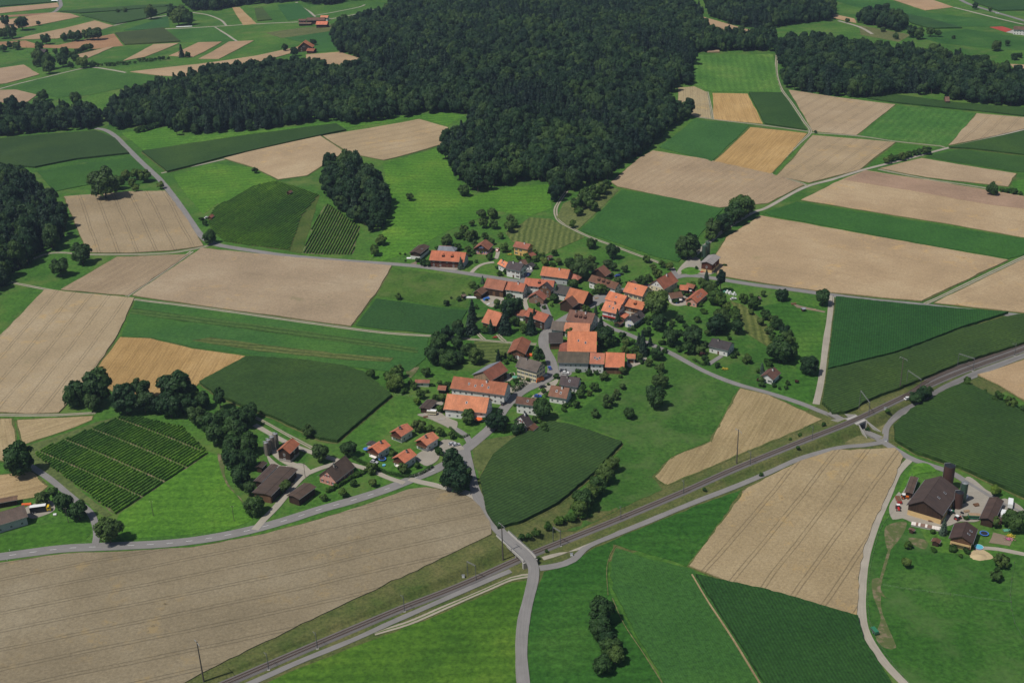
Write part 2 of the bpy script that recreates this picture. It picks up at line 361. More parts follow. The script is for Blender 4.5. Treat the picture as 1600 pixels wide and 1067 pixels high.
def inside(poly, x, y):
    poly = np.asarray(poly); c = np.zeros(len(x), bool); j = len(poly)-1
    for i in range(len(poly)):
        xi, yi = poly[i]; xj, yj = poly[j]
        with np.errstate(divide='ignore', invalid='ignore'):
            c ^= ((yi > y) != (yj > y)) & (x < (xj-xi)*(y-yi)/(yj-yi)+xi)
        j = i
    return c
def edge_dist(poly, x, y):
    d = np.full(len(x), 1e9); P = np.asarray(poly); n = len(P)
    for i in range(n):
        a = P[i]; b = P[(i+1) % n]; e = b-a; t = np.clip(((x-a[0])*e[0]+(y-a[1])*e[1])/max(e@e, 1e-9), 0, 1)
        d = np.minimum(d, np.hypot(x-a[0]-t*e[0], y-a[1]-t*e[1]))
    return d
LAY = [0]
def patch(name, mat, xy, height=.06, spacing=6.0, rowdir=None, jitter=0.0, col=None, skirt=True, label=None, wobble=.35, kind='structure', parent=None, rounded=False):
    """a sheet of crop, grass or paving: outline in metres, draped on the ground, <height> above it, with sides down to the soil"""
    if rounded:
        Q = [np.asarray(p, float) for p in xy]; c_ = catmull([Q[-1]]+Q+[Q[0], Q[1]], 1.6); i0 = np.abs(c_-Q[0]).sum(1).argmin(); xy = [p for p in c_ if True]; k0 = int(np.abs(c_[:len(c_)//2]-Q[0]).sum(1).argmin()); k1 = len(c_)//2+int(np.abs(c_[len(c_)//2:]-Q[0]).sum(1).argmin()); xy = list(c_[k0:k1])
    P = [np.asarray(p, float) for p in xy]; B = []; rs = np.random.default_rng(len(P)*31+int(abs(P[0][0])*7))
    for i in range(len(P)):
        a, b = P[i], P[(i+1) % len(P)]; L = np.linalg.norm(b-a); n = max(1, int(L/spacing)); nn = np.array([-(b-a)[1], (b-a)[0]])/max(L, 1e-6)
        for k in range(n): B.append(a+(b-a)*k/n+(nn*rs.normal(0, wobble) if k else 0))
    B = np.array(B); nb_ = len(B)
    x0, y0 = B.min(0); x1, y1 = B.max(0)
    gx, gy = np.meshgrid(np.arange(x0, x1, spacing), np.arange(y0, y1, spacing)); gx = gx.ravel()+rs.uniform(-.2, .2, gx.size)*spacing; gy = gy.ravel()+rs.uniform(-.2, .2, gy.size)*spacing
    ok = inside(B, gx, gy)
    if ok.any(): gx, gy = gx[ok], gy[ok]; ok = edge_dist(B, gx, gy) > spacing*.45; gx, gy = gx[ok], gy[ok]
    else: gx = gy = np.zeros(0)
    pts = [Vector(p) for p in B]+[Vector((a, b)) for a, b in zip(gx, gy)]
    r = delaunay_2d_cdt(pts, [(i, (i+1) % nb_) for i in range(nb_)], [], 1, 1e-4)
    V = np.array([tuple(v) for v in r[0]]); faces = [tuple(f) for f in r[2]]
    edges_out = {}
    for f in faces:
        for k in range(len(f)):
            e = (f[k], f[(k+1) % len(f)]); edges_out[e] = 1
    LAY[0] += 1; off = height+(LAY[0] % 40)*.0035
    z = zt(V[:, 0], V[:, 1]); zz = z+off
    if jitter: zz = zz+rs.normal(0, jitter, len(V))
    verts = [(a, b, c) for (a, b), c in zip(V, zz)]; n0 = len(verts)
    if skirt:
        verts += [(a, b, c-.4) for (a, b), c in zip(V, z)]
        for (a, b) in list(edges_out):
            if (b, a) not in edges_out: faces.append((b, a, a+n0, b+n0))
    me = bpy.data.meshes.new(name); me.from_pydata(verts, [], faces); me.materials.append(MATS[mat])
    uvl = me.uv_layers.new(name='uv'); d = np.array(rowdir if rowdir is not None else (1.0, 0.0), float); d = d/np.linalg.norm(d); nrm = np.array([-d[1], d[0]])
    vi = np.zeros(len(me.loops), int); me.loops.foreach_get('vertex_index', vi); co = np.array(verts)[:, :2]-B[0]
    uv = np.stack([co@d, co@nrm], 1)[vi]; uvl.data.foreach_set('uv', uv.ravel())
    me.update(); o = obj(name, me, parent)
    if parent is None: tag(o, label, None, None, kind)
    o.color = tuple(col)+(1,) if col else (1, 1, 1, 1)
    return o
def ribbon(name, mat, xy, width, height=.1, step=3.0, z=None, label=None, norm_uv=False, smooth=True):
    """a strip of road: centre line in metres; level across, draped along"""
    C = catmull(xy, step) if smooth else np.array(xy, float)
    T = np.gradient(C, axis=0); T /= np.maximum(np.linalg.norm(T, axis=1), 1e-9)[:, None]; N = np.stack([-T[:, 1], T[:, 0]], 1)
    LAY[0] += 1; off = height+(LAY[0] % 40)*.0035
    Wv = width if np.ndim(width) else np.full(len(C), width); rows = []; s = np.concatenate([[0], np.cumsum(np.linalg.norm(np.diff(C, axis=0), axis=1))])
    wob = np.convolve(rng.normal(0, .16, len(C)+8), np.ones(5)/5, 'same')[:len(C)]
    ks = (-1, -.35, .35, 1); verts = []; uvs = []
    zf = z if z is not None else zt
    for k in ks:
        w = Wv*.5+wob*(1 if width > 2 else .4); x = C[:, 0]+N[:, 0]*k*w; y = C[:, 1]+N[:, 1]*k*w; zz = zf(x, y)
        verts.append(np.stack([x, y, zz+off+(.02 if abs(k) < .9 else 0)], 1)); uvs.append(np.stack([s, np.full(len(s), k if norm_uv else k*width/2)], 1))
    verts.append(verts[0]-np.array([0, 0, .4])); verts.append(verts[3]-np.array([0, 0, .4])); uvs += [uvs[0], uvs[3]]
    n = len(C); V = np.concatenate(verts); U = np.concatenate(uvs); faces = []
    for i in range(n-1):
        for a, b in ((0, 1), (1, 2), (2, 3), (4, 0), (3, 5)): faces.append((a*n+i, b*n+i, b*n+i+1, a*n+i+1)[::-1])
    me = bpy.data.meshes.new(name); me.from_pydata([tuple(v) for v in V], [], faces); me.materials.append(MATS[mat])
    uvl = me.uv_layers.new(name='uv'); vi = np.zeros(len(me.loops), int); me.loops.foreach_get('vertex_index', vi); uvl.data.foreach_set('uv', U[vi].ravel())
    me.update(); o = obj(name, me); tag(o, label, None, None, 'structure'); o.color = (1, 1, 1, 1); o['_c'] = 0; del o['_c']
    return o, C, N, off
# ---------------------------------------------------------------- the ground
def axis_coords(lo, hi, fine, f0, f1, mid, m0, m1, coarse=400):
    out = list(np.arange(lo, m0, coarse))+list(np.arange(m0, f0, mid))+list(np.arange(f0, f1, fine))+list(np.arange(f1, m1, mid))+list(np.arange(m1, hi+1, coarse))
    return np.array(out)
gx = axis_coords(-7000, 7000, 5, -260, 420, 14, -1100, 1200); gy = axis_coords(-2000, 14000, 5, 300, 720, 14, 100, 2600)
XX, YY = np.meshgrid(gx, gy); xs = XX.ravel(); ys = YY.ravel()
zz = zt(xs, ys); _, dd, _ = rail_coords(xs, ys); low = np.clip((22-np.abs(dd))/5, 0, 1); zz = zz-8*low
nx = len(gx); ny = len(gy)
faces = [(j*nx+i, j*nx+i+1, (j+1)*nx+i+1, (j+1)*nx+i) for j in range(ny-1) for i in range(nx-1)]
me = bpy.data.meshes.new('ground'); me.from_pydata(np.stack([xs, ys, zz], 1).tolist(), [], faces); me.materials.append(MATS['grass'])
uvl = me.uv_layers.new(name='uv'); me.polygons.foreach_set('use_smooth', [True]*len(faces)); me.update()
tag(obj('ground', me), 'green grassland between the fields', kind='structure')
# railway corridor: cutting on the left, embankment on the right
def strip(name, mat, dlist, slist, lift=.03, zfun=None, kind='structure', label=None):
    V = []; sx = np.interp(slist, RS, RAIL[:, 0]); sy = np.interp(slist, RS, RAIL[:, 1])
    T = np.stack([np.gradient(sx, slist), np.gradient(sy, slist)], 1); T /= np.linalg.norm(T, axis=1)[:, None]; N = np.stack([T[:, 1], -T[:, 0]], 1)
    for d in dlist:
        x = sx+N[:, 0]*d; y = sy+N[:, 1]*d; z = (zt(x, y) if zfun is None else zfun(x, y, slist, d))
        V.append(np.stack([x, y, z+lift], 1))
    n = len(slist); V = np.concatenate(V); F_ = [(a*n+i, a*n+i+1, (a+1)*n+i+1, (a+1)*n+i) for a in range(len(dlist)-1) for i in range(n-1)]
    me = bpy.data.meshes.new(name); me.from_pydata(V.tolist(), [], F_); me.materials.append(MATS[mat]); me.uv_layers.new(name='uv')
    bm = bmesh.new(); bm.from_mesh(me); bmesh.ops.recalc_face_normals(bm, faces=bm.faces); bm.to_mesh(me); bm.free()
    o = obj(name, me); o.color = (1, 1, 1, 1); return tag(o, label, None, None, kind)
sl_ = sorted(set(list(np.arange(60, RS[-1]-60, 3.0))+[S_UNDER-GAPW-.05, S_UNDER-GAPW+.05, S_UNDER+GAPW-.05, S_UNDER+GAPW+.05]))
sl_ = np.array(sl_)
strip('railway_bank', 'bank_grass', list(np.arange(-27, -9, 3.0))+list(np.arange(-9, 9.1, 1.0))+list(np.arange(12, 28, 3.0)), sl_, label='grassy cutting and embankment along the railway')
def railz(x, y, s, d):
    b = zbase(np.interp(s, RS, RAIL[:, 0]), np.interp(s, RS, RAIL[:, 1])); return b+np.interp(s, RS, RAIL[:, 2])
def bed(d0, d1, s0, s1, name):
    ss = np.arange(s0, s1, 3.0)
    prof = {d0-.9: -.35, d0: .28, (d0+d1)/2: .30, d1: .28, d1+.9: -.35}
    return strip(name, 'ballast', list(prof), ss, .0, lambda x, y, s, d: railz(x, y, s, d)+prof[d], label='grey ballast bed of the railway')
bed(-2.0, 2.0, 60, RS[-1]-60, 'ballast_bed')
bed(-6.4, -2.4, S_DOUBLE+30, RS[-1]-60, 'ballast_bed')
def P_on(s, d, h=0):
    x = np.interp(s, RS, RAIL[:, 0]); y = np.interp(s, RS, RAIL[:, 1]); x2 = np.interp(s+1, RS, RAIL[:, 0]); y2 = np.interp(s+1, RS, RAIL[:, 1])
    t = np.array([x2-x, y2-y]); t /= np.linalg.norm(t); n = np.array([t[1], -t[0]]); p = np.array([x, y])+n*d
    return np.array([p[0], p[1], float(railz(0, 0, s, 0))+h]), t, n
def track(off, s0, s1, label):
    root = empty('railway_track', P_on(s0, off)[0]); tag(root, label, 'railway track', 'railway tracks'); o0 = np.array(root.location)
    offs = off if callable(off) else (lambda s: off)
    ss = np.arange(s0, s1, 3.0)
    for sd in (-.75, .75):
        mb = MB(); prof = [(-.07, .44), (-.07, .62), (.07, .62), (.07, .44)]; ring = []
        for s in ss:
            p, t, n = P_on(s, offs(s)+sd); ring += [(p[0]+n[0]*a-o0[0], p[1]+n[1]*a-o0[1], p[2]+b-o0[2]) for a, b in prof]
        k = len(ss); fs = [(4*i+j, 4*i+j+1, 4*i+j+5, 4*i+j+4) for i in range(k-1) for j in range(3)]
        mb.add(ring, fs); mb.build('rail', 'rail_rust', root)
    mb = MB()
    for s in np.arange(s0, s1, .62):
        p, t, n = P_on(s, offs(s)); c = p-o0
        q = [(c[0]+n[0]*a+t[0]*b, c[1]+n[1]*a+t[1]*b) for a, b in ((-1.3, -.13), (1.3, -.13), (1.3, .13), (-1.3, .13))]
        mb.add([(a, b, c[2]+.40) for a, b in q]+[(a, b, c[2]+.2) for a, b in q], [(0, 1, 2, 3), (0, 1, 5, 4), (2, 3, 7, 6)])
    o = mb.build('sleepers', 'sleeper_wood', root); o['kind'] = 'stuff'
_s0 = float(rail_coords(*flat(330, 1085))[0][0])-90; _s1 = float(rail_coords(*flat(1620, 541))[0][0])+90
track(0.0, _s0, _s1, 'single railway line running from the bottom left to the right edge')
track(lambda s: -4.4*min(1, max(0, (s-S_DOUBLE+6)/40)), S_DOUBLE-5, _s1, 'second railway track that branches off towards the right edge') if False else None
def track2():
    f = lambda s: -4.4*(lambda t: t*t*(3-2*t))(min(1, max(0, (s-S_DOUBLE+4)/45)))
    root = empty('railway_track', P_on(S_DOUBLE, 0)[0]); tag(root, 'second railway track branching off towards the right edge', 'railway track', 'railway tracks'); o0 = np.array(root.location)
    ss = np.arange(S_DOUBLE-4, _s1, 3.0)
    for sd in (-.75, .75):
        mb = MB(); ring = []
        for s in ss:
            p, t, n = P_on(s, f(s)+sd); ring += [(p[0]+n[0]*a-o0[0], p[1]+n[1]*a-o0[1], p[2]+b-o0[2]) for a, b in ((-.07, .45), (-.07, .63), (.07, .63), (.07, .45))]
        mb.add(ring, [(4*i+j, 4*i+j+1, 4*i+j+5, 4*i+j+4) for i in range(len(ss)-1) for j in range(3)]); mb.build('rail', 'rail_rust', root)
    mb = MB()
    for s in np.arange(S_DOUBLE+12, _s1, .62):
        p, t, n = P_on(s, f(s)); c = p-o0
        q = [(c[0]+n[0]*a+t[0]*b, c[1]+n[1]*a+t[1]*b) for a, b in ((-1.3, -.13), (1.3, -.13), (1.3, .13), (-1.3, .13))]
        mb.add([(a, b, c[2]+.41) for a, b in q]+[(a, b, c[2]+.2) for a, b in q], [(0, 1, 2, 3), (0, 1, 5, 4), (2, 3, 7, 6)])
    o = mb.build('sleepers', 'sleeper_wood', root); o['kind'] = 'stuff'
track2()

# ---------------------------------------------------------------- fields: (kind, colour tint, row line, outline), all read off the ground
KIND = {  # name, material, height, jitter
 'W': ('wheat_field', 'wheat', .55, .03), 'w': ('wheat_field', 'wheat_plain', .55, .03), 'N': ('wheat_field', 'wheat_stripes', .4, .03), 'S': ('straw_field', 'straw', .14, .02), 'D': ('stubble_field', 'stubble', .10, .01), 'T': ('tilled_field', 'tilled', .08, .02),
 'C': ('maize_field', 'corn', 1.9, .07), 'O': ('maize_field', 'corn_tassel', 1.9, .07), 'm': ('hay_strip', 'mown', .5, 0), 't': ('wheat_strip', 'tilled', .66, 0), 'B': ('beet_field', 'beets', .4, .06), 'L': ('clover_field', 'clover', .3, .08), 'G': ('meadow', 'meadow', .10, .0), 'P': ('pasture', 'pasture', .10, 0), 'M': ('mown_meadow', 'mown', .09, 0), 'Y': ('dry_meadow', 'dry_grass', .09, 0), 'K': ('grass_verge', 'bank_grass', .08, 0)}
FIELDS = [
 ('W', (.66, .68, .72), (0, 1013, 400, 931), [(-25, 884), (100, 866), (200, 862), (300, 856), (400, 838), (500, 812), (570, 790), (640, 765), (665, 762), (700, 768), (735, 778), (750, 792), (765, 815), (768, 835), (700, 868), (600, 915), (500, 962), (400, 1010), (330, 1045), (280, 1072), (200, 1105), (-25, 1105)], 'large wheat field with wheel tracks above the railway in the bottom left corner'),
 ('W', (.95, .93, .95), (152, 462, 96, 534), [(-30, 560), (0, 525), (70, 453), (120, 458), (210, 466), (180, 530), (125, 610), (92, 645), (50, 647), (-30, 643)], 'wheat field with curved wheel tracks at the left edge'),
 ('S', (.88, .88, .88), (210, 545, 170, 600), [(188, 527), (235, 529), (300, 545), (385, 557), (320, 590), (300, 610), (200, 625), (140, 590)], 'golden straw field behind the row of large trees'),
 ('C', (.9, .9, .9), (525, 692, 612, 620), [(385, 560), (470, 565), (540, 575), (570, 585), (612, 620), (527, 692), (500, 688), (430, 655), (390, 640), (340, 620), (312, 600)], 'dark maize field left of the four new houses'),
 ('L', (1, 1, 1), (300, 515, 500, 540), [(212, 470), (300, 482), (400, 495), (500, 510), (590, 522), (670, 528), (665, 560), (640, 580), (600, 580), (520, 570), (400, 556), (300, 543), (240, 529), (190, 525)], 'long band of green clover with a pale strip'),
 ('m', (.72, .82, .7), (300, 530, 500, 548), [(330, 528), (420, 541), (560, 556), (615, 560), (610, 566), (540, 563), (400, 549), (300, 533)], 'thin pale strip in the clover field'),
 ('m', (.42, .75, .5), (300, 500, 500, 525), [(207, 482), (300, 495), (400, 508), (500, 522), (655, 545), (652, 553), (500, 531), (400, 517), (300, 504), (203, 491)], 'yellowish middle strip in the clover field'),
 ('w', (.88, .86, .90), (300, 440, 560, 470), [(315, 388), (450, 402), (550, 410), (612, 416), (590, 455), (548, 510), (400, 490), (300, 476), (207, 462)], 'wheat field below the vineyard road'),
 ('N', (.88, .84, .84), (183, 402, 95, 453), [(183, 402), (295, 398), (200, 462), (95, 453)], 'small striped wheat field between two tracks'),
 ('W', (.84, .82, .83), (170, 305, 205, 390), [(100, 308), (200, 300), (258, 299), (290, 340), (318, 385), (270, 392), (200, 396), (137, 395), (120, 355)], 'square wheat field beside the road near the left wood'),
 ('P', (.9, .95, .8), None, [(612, 419), (735, 434), (742, 447), (728, 482), (680, 477), (588, 462)], 'rough pasture left of the village'),
 ('B', (.75, .72, .9), (600, 480, 700, 495), [(588, 467), (680, 480), (730, 486), (715, 513), (690, 523), (600, 515), (556, 509)], 'dark low crop field left of the village'),
 ('C', (.85, .85, .95), (0, 240, 180, 225), [(-25, 221), (60, 213), (150, 206), (180, 218), (202, 241), (120, 250), (55, 263), (-25, 258)], 'maize field below the wood on the left'),
 ('B', (1, .95, .8), (55, 265, 205, 243), [(57, 268), (206, 246), (225, 264), (245, 284), (200, 290), (150, 287), (85, 300)], 'mid green meadow below the left maize field'),
 ('C', (.85, .9, .95), (222, 245, 525, 200), [(222, 238), (300, 226), (400, 212), (525, 195), (541, 205), (460, 222), (350, 247), (262, 270)], 'long strip of maize along the wood edge'),
 ('w', (1, .95, .92), (400, 250, 520, 215), [(350, 248), (450, 222), (500, 213), (520, 226), (538, 238), (500, 262), (480, 275), (435, 281), (395, 262)], 'pale wheat field left of the copse'),
 ('W', (1, .95, .93), (560, 235, 690, 210), [(505, 213), (600, 197), (655, 187), (700, 200), (690, 226), (600, 251), (560, 243), (541, 237)], 'pale wheat field between the copse and the big wood'),
 ('M', (.85, .95, .8), (860, 345, 850, 395), [(828, 340), (860, 342), (914, 371), (850, 399), (800, 378), (790, 365)], 'mown hay meadow with curved swaths above the village'),
 ('B', (1, 1.02, 1), (972, 297, 905, 362), [(972, 297), (1050, 310), (1130, 327), (1100, 360), (1075, 390), (1060, 410), (1030, 403), (960, 379), (907, 361)], 'dark green beet field above the village'),
 ('Y', (.75, .95, .7), None, [(945, 290), (968, 297), (902, 360), (885, 352), (870, 340), (880, 318)], 'strip of dry orchard grass beside the forest lane'),
 ('N', (1, .94, .93), (1100, 250, 1010, 300), [(955, 285), (1000, 247), (1020, 236), (1100, 249), (1200, 271), (1257, 289), (1200, 318), (1125, 325), (1040, 308), (965, 292)], 'pale striped wheat field right of the big wood'),
 ('B', (1.1, 1.05, 1.3), (1085, 187, 1035, 228), [(1030, 231), (1085, 187), (1170, 197), (1112, 253)], 'square green beet field beside the forest corner'),
 ('S', None, (1215, 205, 1160, 260), [(1114, 254), (1173, 199), (1261, 209), (1205, 272)], 'orange straw field in the patchwork on the right'),
 ('N', (1, 1, .9), (1085, 138, 1087, 182), [(1060, 138), (1085, 136), (1105, 145), (1111, 186), (1085, 182), (1058, 171)], 'small pale wheat field at the forest edge'),
 ('S', None, (1140, 148, 1155, 190), [(1113, 146), (1168, 147), (1192, 194), (1116, 187)], 'small orange straw field with bold stripes'),
 ('C', (.85, .95, .95), (1190, 150, 1225, 195), [(1170, 147), (1222, 147), (1261, 205), (1195, 195)], 'small dark maize field in the right patchwork'),
 ('G', (1.1, 1, 1.6), (1140, 86, 1150, 140), [(1083, 86), (1208, 85), (1214, 120), (1221, 145), (1110, 143), (1086, 133)], 'bright green field between the two woods'),
 ('W', (1, .95, .98), (1370, 165, 1300, 208), [(1232, 141), (1310, 153), (1399, 164), (1338, 212), (1270, 206)], 'wheat field with diagonal tracks below the right wood'),
 ('G', (.8, .85, 1.5), (1460, 172, 1410, 218), [(1402, 165), (1524, 177), (1490, 222), (1477, 228), (1343, 213)], 'green field between two wheat fields on the right'),
 ('W', (1, .95, .97), (1570, 182, 1540, 212), [(1526, 178), (1625, 186), (1625, 194), (1600, 202), (1482, 228)], 'wheat field at the right edge above the track'),
 ('C', (.8, .9, .95), (1400, 155, 1600, 178), [(1355, 155), (1400, 150), (1500, 163), (1625, 172), (1625, 185), (1530, 175), (1400, 162)], 'narrow maize strip along the right wood'),
 ('W', (.98, .93, .92), (1370, 225, 1290, 282), [(1270, 212), (1399, 223), (1343, 266), (1265, 286), (1213, 276)], 'wheat field with diagonal tracks beside the gravel road'),
 ('G', (.8, .85, 1), None, [(1402, 224), (1466, 231), (1415, 246), (1355, 263)], 'green wedge with a hedge beside the gravel road'),
 ('w', (.98, .93, .93), (1400, 262, 1560, 282), [(1375, 264), (1440, 248), (1588, 272), (1575, 292), (1450, 278)], 'wheat field between tracks at the right'),
 ('C', (.9, 1, 1), (1500, 230, 1600, 240), [(1482, 232), (1600, 206), (1625, 203), (1625, 246), (1520, 234)], 'dark maize field at the right edge'),
 ('B', (.95, .8, .8), (1460, 240, 1600, 255), [(1446, 246), (1500, 234), (1625, 248), (1625, 272), (1590, 269)], 'olive green crop strip at the right edge'),
 ('G', (.8, .9, 1), None, [(1580, 285), (1625, 275), (1625, 306), (1590, 300)], 'small green field behind the row of shrubs at the right edge'),
 ('w', (1, .93, .88), (1320, 290, 1600, 330), [(1310, 284), (1352, 267), (1450, 282), (1540, 297), (1625, 312), (1625, 376), (1480, 350), (1252, 313)], 'large wheat field with flattened patches at the right'),
 ('t', (1.1, 1.3, 1.5), (1350, 275, 1600, 315), [(1318, 282), (1352, 268), (1450, 283), (1540, 298), (1625, 313), (1625, 330), (1540, 320), (1430, 300)], 'browner strip along the upper side of the right wheat field'),
 ('B', (.95, 1, .9), (1250, 325, 1600, 385), [(1195, 333), (1245, 316), (1350, 333), (1480, 354), (1625, 378), (1625, 393), (1600, 399), (1575, 405), (1400, 374), (1205, 338)], 'long dark green strip between the two right wheat fields'),
 ('w', (1, .93, .88), (1200, 350, 1500, 405), [(1188, 338), (1300, 358), (1400, 376), (1575, 407), (1440, 471), (1300, 458), (1200, 444), (1122, 431), (1112, 410), (1135, 372)], 'largest pale wheat field right of the village'),
 ('w', (1, .94, .89), (1460, 472, 1600, 420), [(1460, 474), (1600, 406), (1625, 396), (1625, 492)], 'wheat field at the right edge above the village road'),
 ('C', (.55, .95, .9), (1310, 470, 1290, 600), [(1306, 467), (1400, 477), (1500, 486), (1575, 491), (1500, 515), (1400, 553), (1293, 580)], 'very dark maize field right of the white gravel road'),
 ('O', (.6, .75, .65), (1310, 590, 1560, 510), [(1293, 582), (1400, 556), (1500, 518), (1575, 498), (1625, 490), (1625, 530), (1500, 570), (1400, 612), (1322, 647), (1300, 648), (1284, 632)], 'olive maize field along the railway'),
 ('D', (.9, .9, .85), (1160, 620, 1080, 740), [(1157, 607), (1200, 617), (1284, 655), (1245, 673), (1150, 712), (1080, 742), (1042, 758), (1022, 745), (1050, 715), (1110, 690), (1127, 660)], 'bare stubble field above the railway'),
 ('O', (.54, .72, .70), (760, 800, 972, 695), [(750, 750), (770, 715), (800, 690), (860, 662), (900, 669), (972, 694), (930, 740), (870, 790), (815, 818), (778, 828), (760, 800)], 'maize field below the village houses'),
 ('W', (.88, .85, .80), (1260, 725, 1130, 880), [(1168, 763), (1250, 721), (1300, 705), (1398, 701), (1411, 715), (1393, 760), (1363, 820), (1344, 880), (1338, 962), (1250, 944), (1150, 914), (1077, 885), (1110, 840)], 'wheat field left of the farm on the right'),
 ('O', (.52, .74, .6), (1400, 700, 1600, 775), [(1398, 690), (1396, 668), (1422, 643), (1480, 612), (1508, 600), (1560, 627), (1625, 660), (1625, 790), (1500, 733), (1430, 710)], 'maize field behind the right farm'),
 ('w', (1, .9, .82), (1530, 585, 1600, 600), [(1527, 586), (1560, 577), (1625, 553), (1625, 640), (1560, 602)], 'wheat field at the right edge beside the railway'),
 ('C', (.55, .85, .8), (1100, 905, 1180, 1060), [(1087, 902), (1200, 926), (1340, 967), (1348, 1000), (1390, 1067), (1405, 1100), (1215, 1105), (1150, 1000)], 'dark maize field at the bottom right'),
 ('B', (1.05, 1.0, 1.05), (970, 870, 1080, 1060), [(962, 857), (1000, 870), (1083, 891), (1115, 935), (1215, 1105), (1060, 1105), (990, 985), (957, 920), (955, 880)], 'beet field with a pale edge at the bottom'),
 ('G', (.9, .8, .75), None, [(826, 907), (800, 910), (700, 955), (560, 1008), (470, 1043), (400, 1075), (330, 1110), (808, 1110), (810, 1000), (818, 945)], 'bright yellow-green clover meadow at the bottom'),
 ('G', (.42, .58, .74), None, [(850, 893), (885, 884), (930, 855), (1000, 826), (1080, 793), (1160, 764), (1110, 835), (1072, 885), (1040, 873), (958, 850), (950, 880), (952, 920), (985, 985), (1055, 1105), (825, 1105), (822, 1000), (836, 930)], 'green meadow around the bottom tree clump'),
 ('D', None, (35, 690, 150, 655), [(27, 656), (145, 650), (143, 656), (100, 673), (36, 695)], 'small pale stubble field above the lower vineyard'),
 ('D', None, (5, 660, 15, 715), [(-25, 655), (18, 654), (24, 690), (18, 722), (-25, 715)], 'pale stubble strip at the left edge'),
 ('D', (1, .95, .9), (0, 770, 70, 755), [(-25, 745), (50, 737), (74, 760), (58, 776), (-25, 788)], 'pale stubble field above the left farm'),
 ('Y', (.6, .85, .6), None, [(28, 700), (105, 676), (148, 660), (180, 652), (160, 670), (60, 712), (130, 770), (176, 805), (165, 808), (70, 740)], 'worn grass around the lower vineyard'),
 ('G', (1.1, 1.05, 1), None, [(325, 705), (345, 715), (350, 740), (365, 770), (385, 795), (395, 812), (350, 830), (190, 843), (180, 820), (185, 805)], 'bright meadow right of the lower vineyard'),
 ('G', (.85, .85, .9), None, [(-25, 846), (50, 823), (100, 815), (138, 812), (143, 832), (132, 845), (60, 856), (-25, 866)], 'bright lawn below the left farm'),
 ('P', (.72, .9, .8), None, [(905, 640), (960, 600), (1020, 560), (1060, 562), (1110, 590), (1150, 608), (1122, 660), (1105, 690), (1045, 715), (1018, 745), (1035, 765), (960, 800), (900, 830), (860, 830), (950, 730), (980, 690), (900, 662), (860, 652)], 'wide uneven pasture below the village'),
 ('Y', (.62, .82, .6), None, [(740, 690), (800, 680), (835, 668), (800, 688), (768, 714), (748, 745), (738, 720)], 'dry grass corner beside the maize'),
 ('M', (.85, .9, .75), (1175, 480, 1185, 530), [(1140, 470), (1160, 476), (1180, 490), (1205, 515), (1215, 530), (1205, 545), (1165, 520), (1155, 490)], 'mown orchard meadow right of the village'),
 ('G', (.68, .75, .95), None, [(1185, 480), (1230, 472), (1292, 482), (1290, 530), (1281, 590), (1272, 628), (1240, 625), (1205, 612), (1245, 590), (1240, 540), (1225, 505)], 'dark green meadow left of the white gravel road'),
 ('P', (.6, .88, .72), None, [(1420, 790), (1440, 830), (1460, 862), (1540, 870), (1600, 865), (1625, 868), (1625, 1110), (1440, 1110), (1380, 1030), (1357, 985), (1352, 950), (1355, 890), (1372, 820), (1400, 800)], 'cattle pasture below the right farm'),
 ('M', (.62, .78, .6), None, [(742, 532), (797, 537), (793, 560), (778, 570), (745, 572), (735, 555)], 'mown lawn beside the round trees'),
 ('G', (1.05, 1.0, 1), None, [(270, 275), (330, 256), (395, 262), (432, 282), (420, 300), (340, 318), (318, 335), (295, 310)], 'bright slope above the upper vineyard'),
 ('G', (1.08, 1.06, 1), None, [(598, 256), (690, 229), (712, 280), (740, 305), (800, 292), (858, 288), (862, 325), (828, 338), (780, 330), (700, 360), (640, 395), (600, 408), (575, 400), (612, 340)], 'wide bright meadow between the copse and the wood'),
 ('K', (.7, .9, .6), None, [(500, 305), (490, 302), (470, 340), (452, 393), (470, 397), (478, 375)], 'brown fallow strip between the two vineyard plots'),
 ('G', (1.0, 1.0, 1.1), None, [(190, 208), (262, 199), (285, 214), (400, 205), (520, 191), (690, 176), (728, 180), (700, 197), (655, 185), (540, 200), (400, 208), (225, 236)], 'narrow bright meadow along the wood'),
 # far fields
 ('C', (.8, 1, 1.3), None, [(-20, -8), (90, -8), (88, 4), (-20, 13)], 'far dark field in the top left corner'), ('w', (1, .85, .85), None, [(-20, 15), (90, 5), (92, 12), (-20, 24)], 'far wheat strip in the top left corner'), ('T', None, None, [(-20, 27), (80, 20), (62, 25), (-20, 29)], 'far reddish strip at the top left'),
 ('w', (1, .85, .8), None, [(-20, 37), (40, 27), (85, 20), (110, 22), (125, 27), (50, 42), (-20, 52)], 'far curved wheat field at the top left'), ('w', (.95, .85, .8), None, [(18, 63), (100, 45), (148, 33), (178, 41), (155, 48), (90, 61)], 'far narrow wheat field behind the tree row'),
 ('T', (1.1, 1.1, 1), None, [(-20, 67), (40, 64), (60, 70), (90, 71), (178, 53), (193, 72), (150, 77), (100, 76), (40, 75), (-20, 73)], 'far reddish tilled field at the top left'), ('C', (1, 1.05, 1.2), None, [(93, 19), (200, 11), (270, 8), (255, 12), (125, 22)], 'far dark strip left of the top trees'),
 ('C', (1.1, 1.1, 1.2), None, [(127, 25), (200, 18), (272, 11), (262, 20), (228, 30), (182, 39)], 'far maize field at the top left'), ('B', (.9, .95, 1.4), None, [(193, 48), (262, 26), (265, 43), (222, 47)], 'far bluish green field'), ('O', (.9, .8, 1), None, [(180, 53), (255, 45), (282, 66), (195, 71)], 'far olive field'),
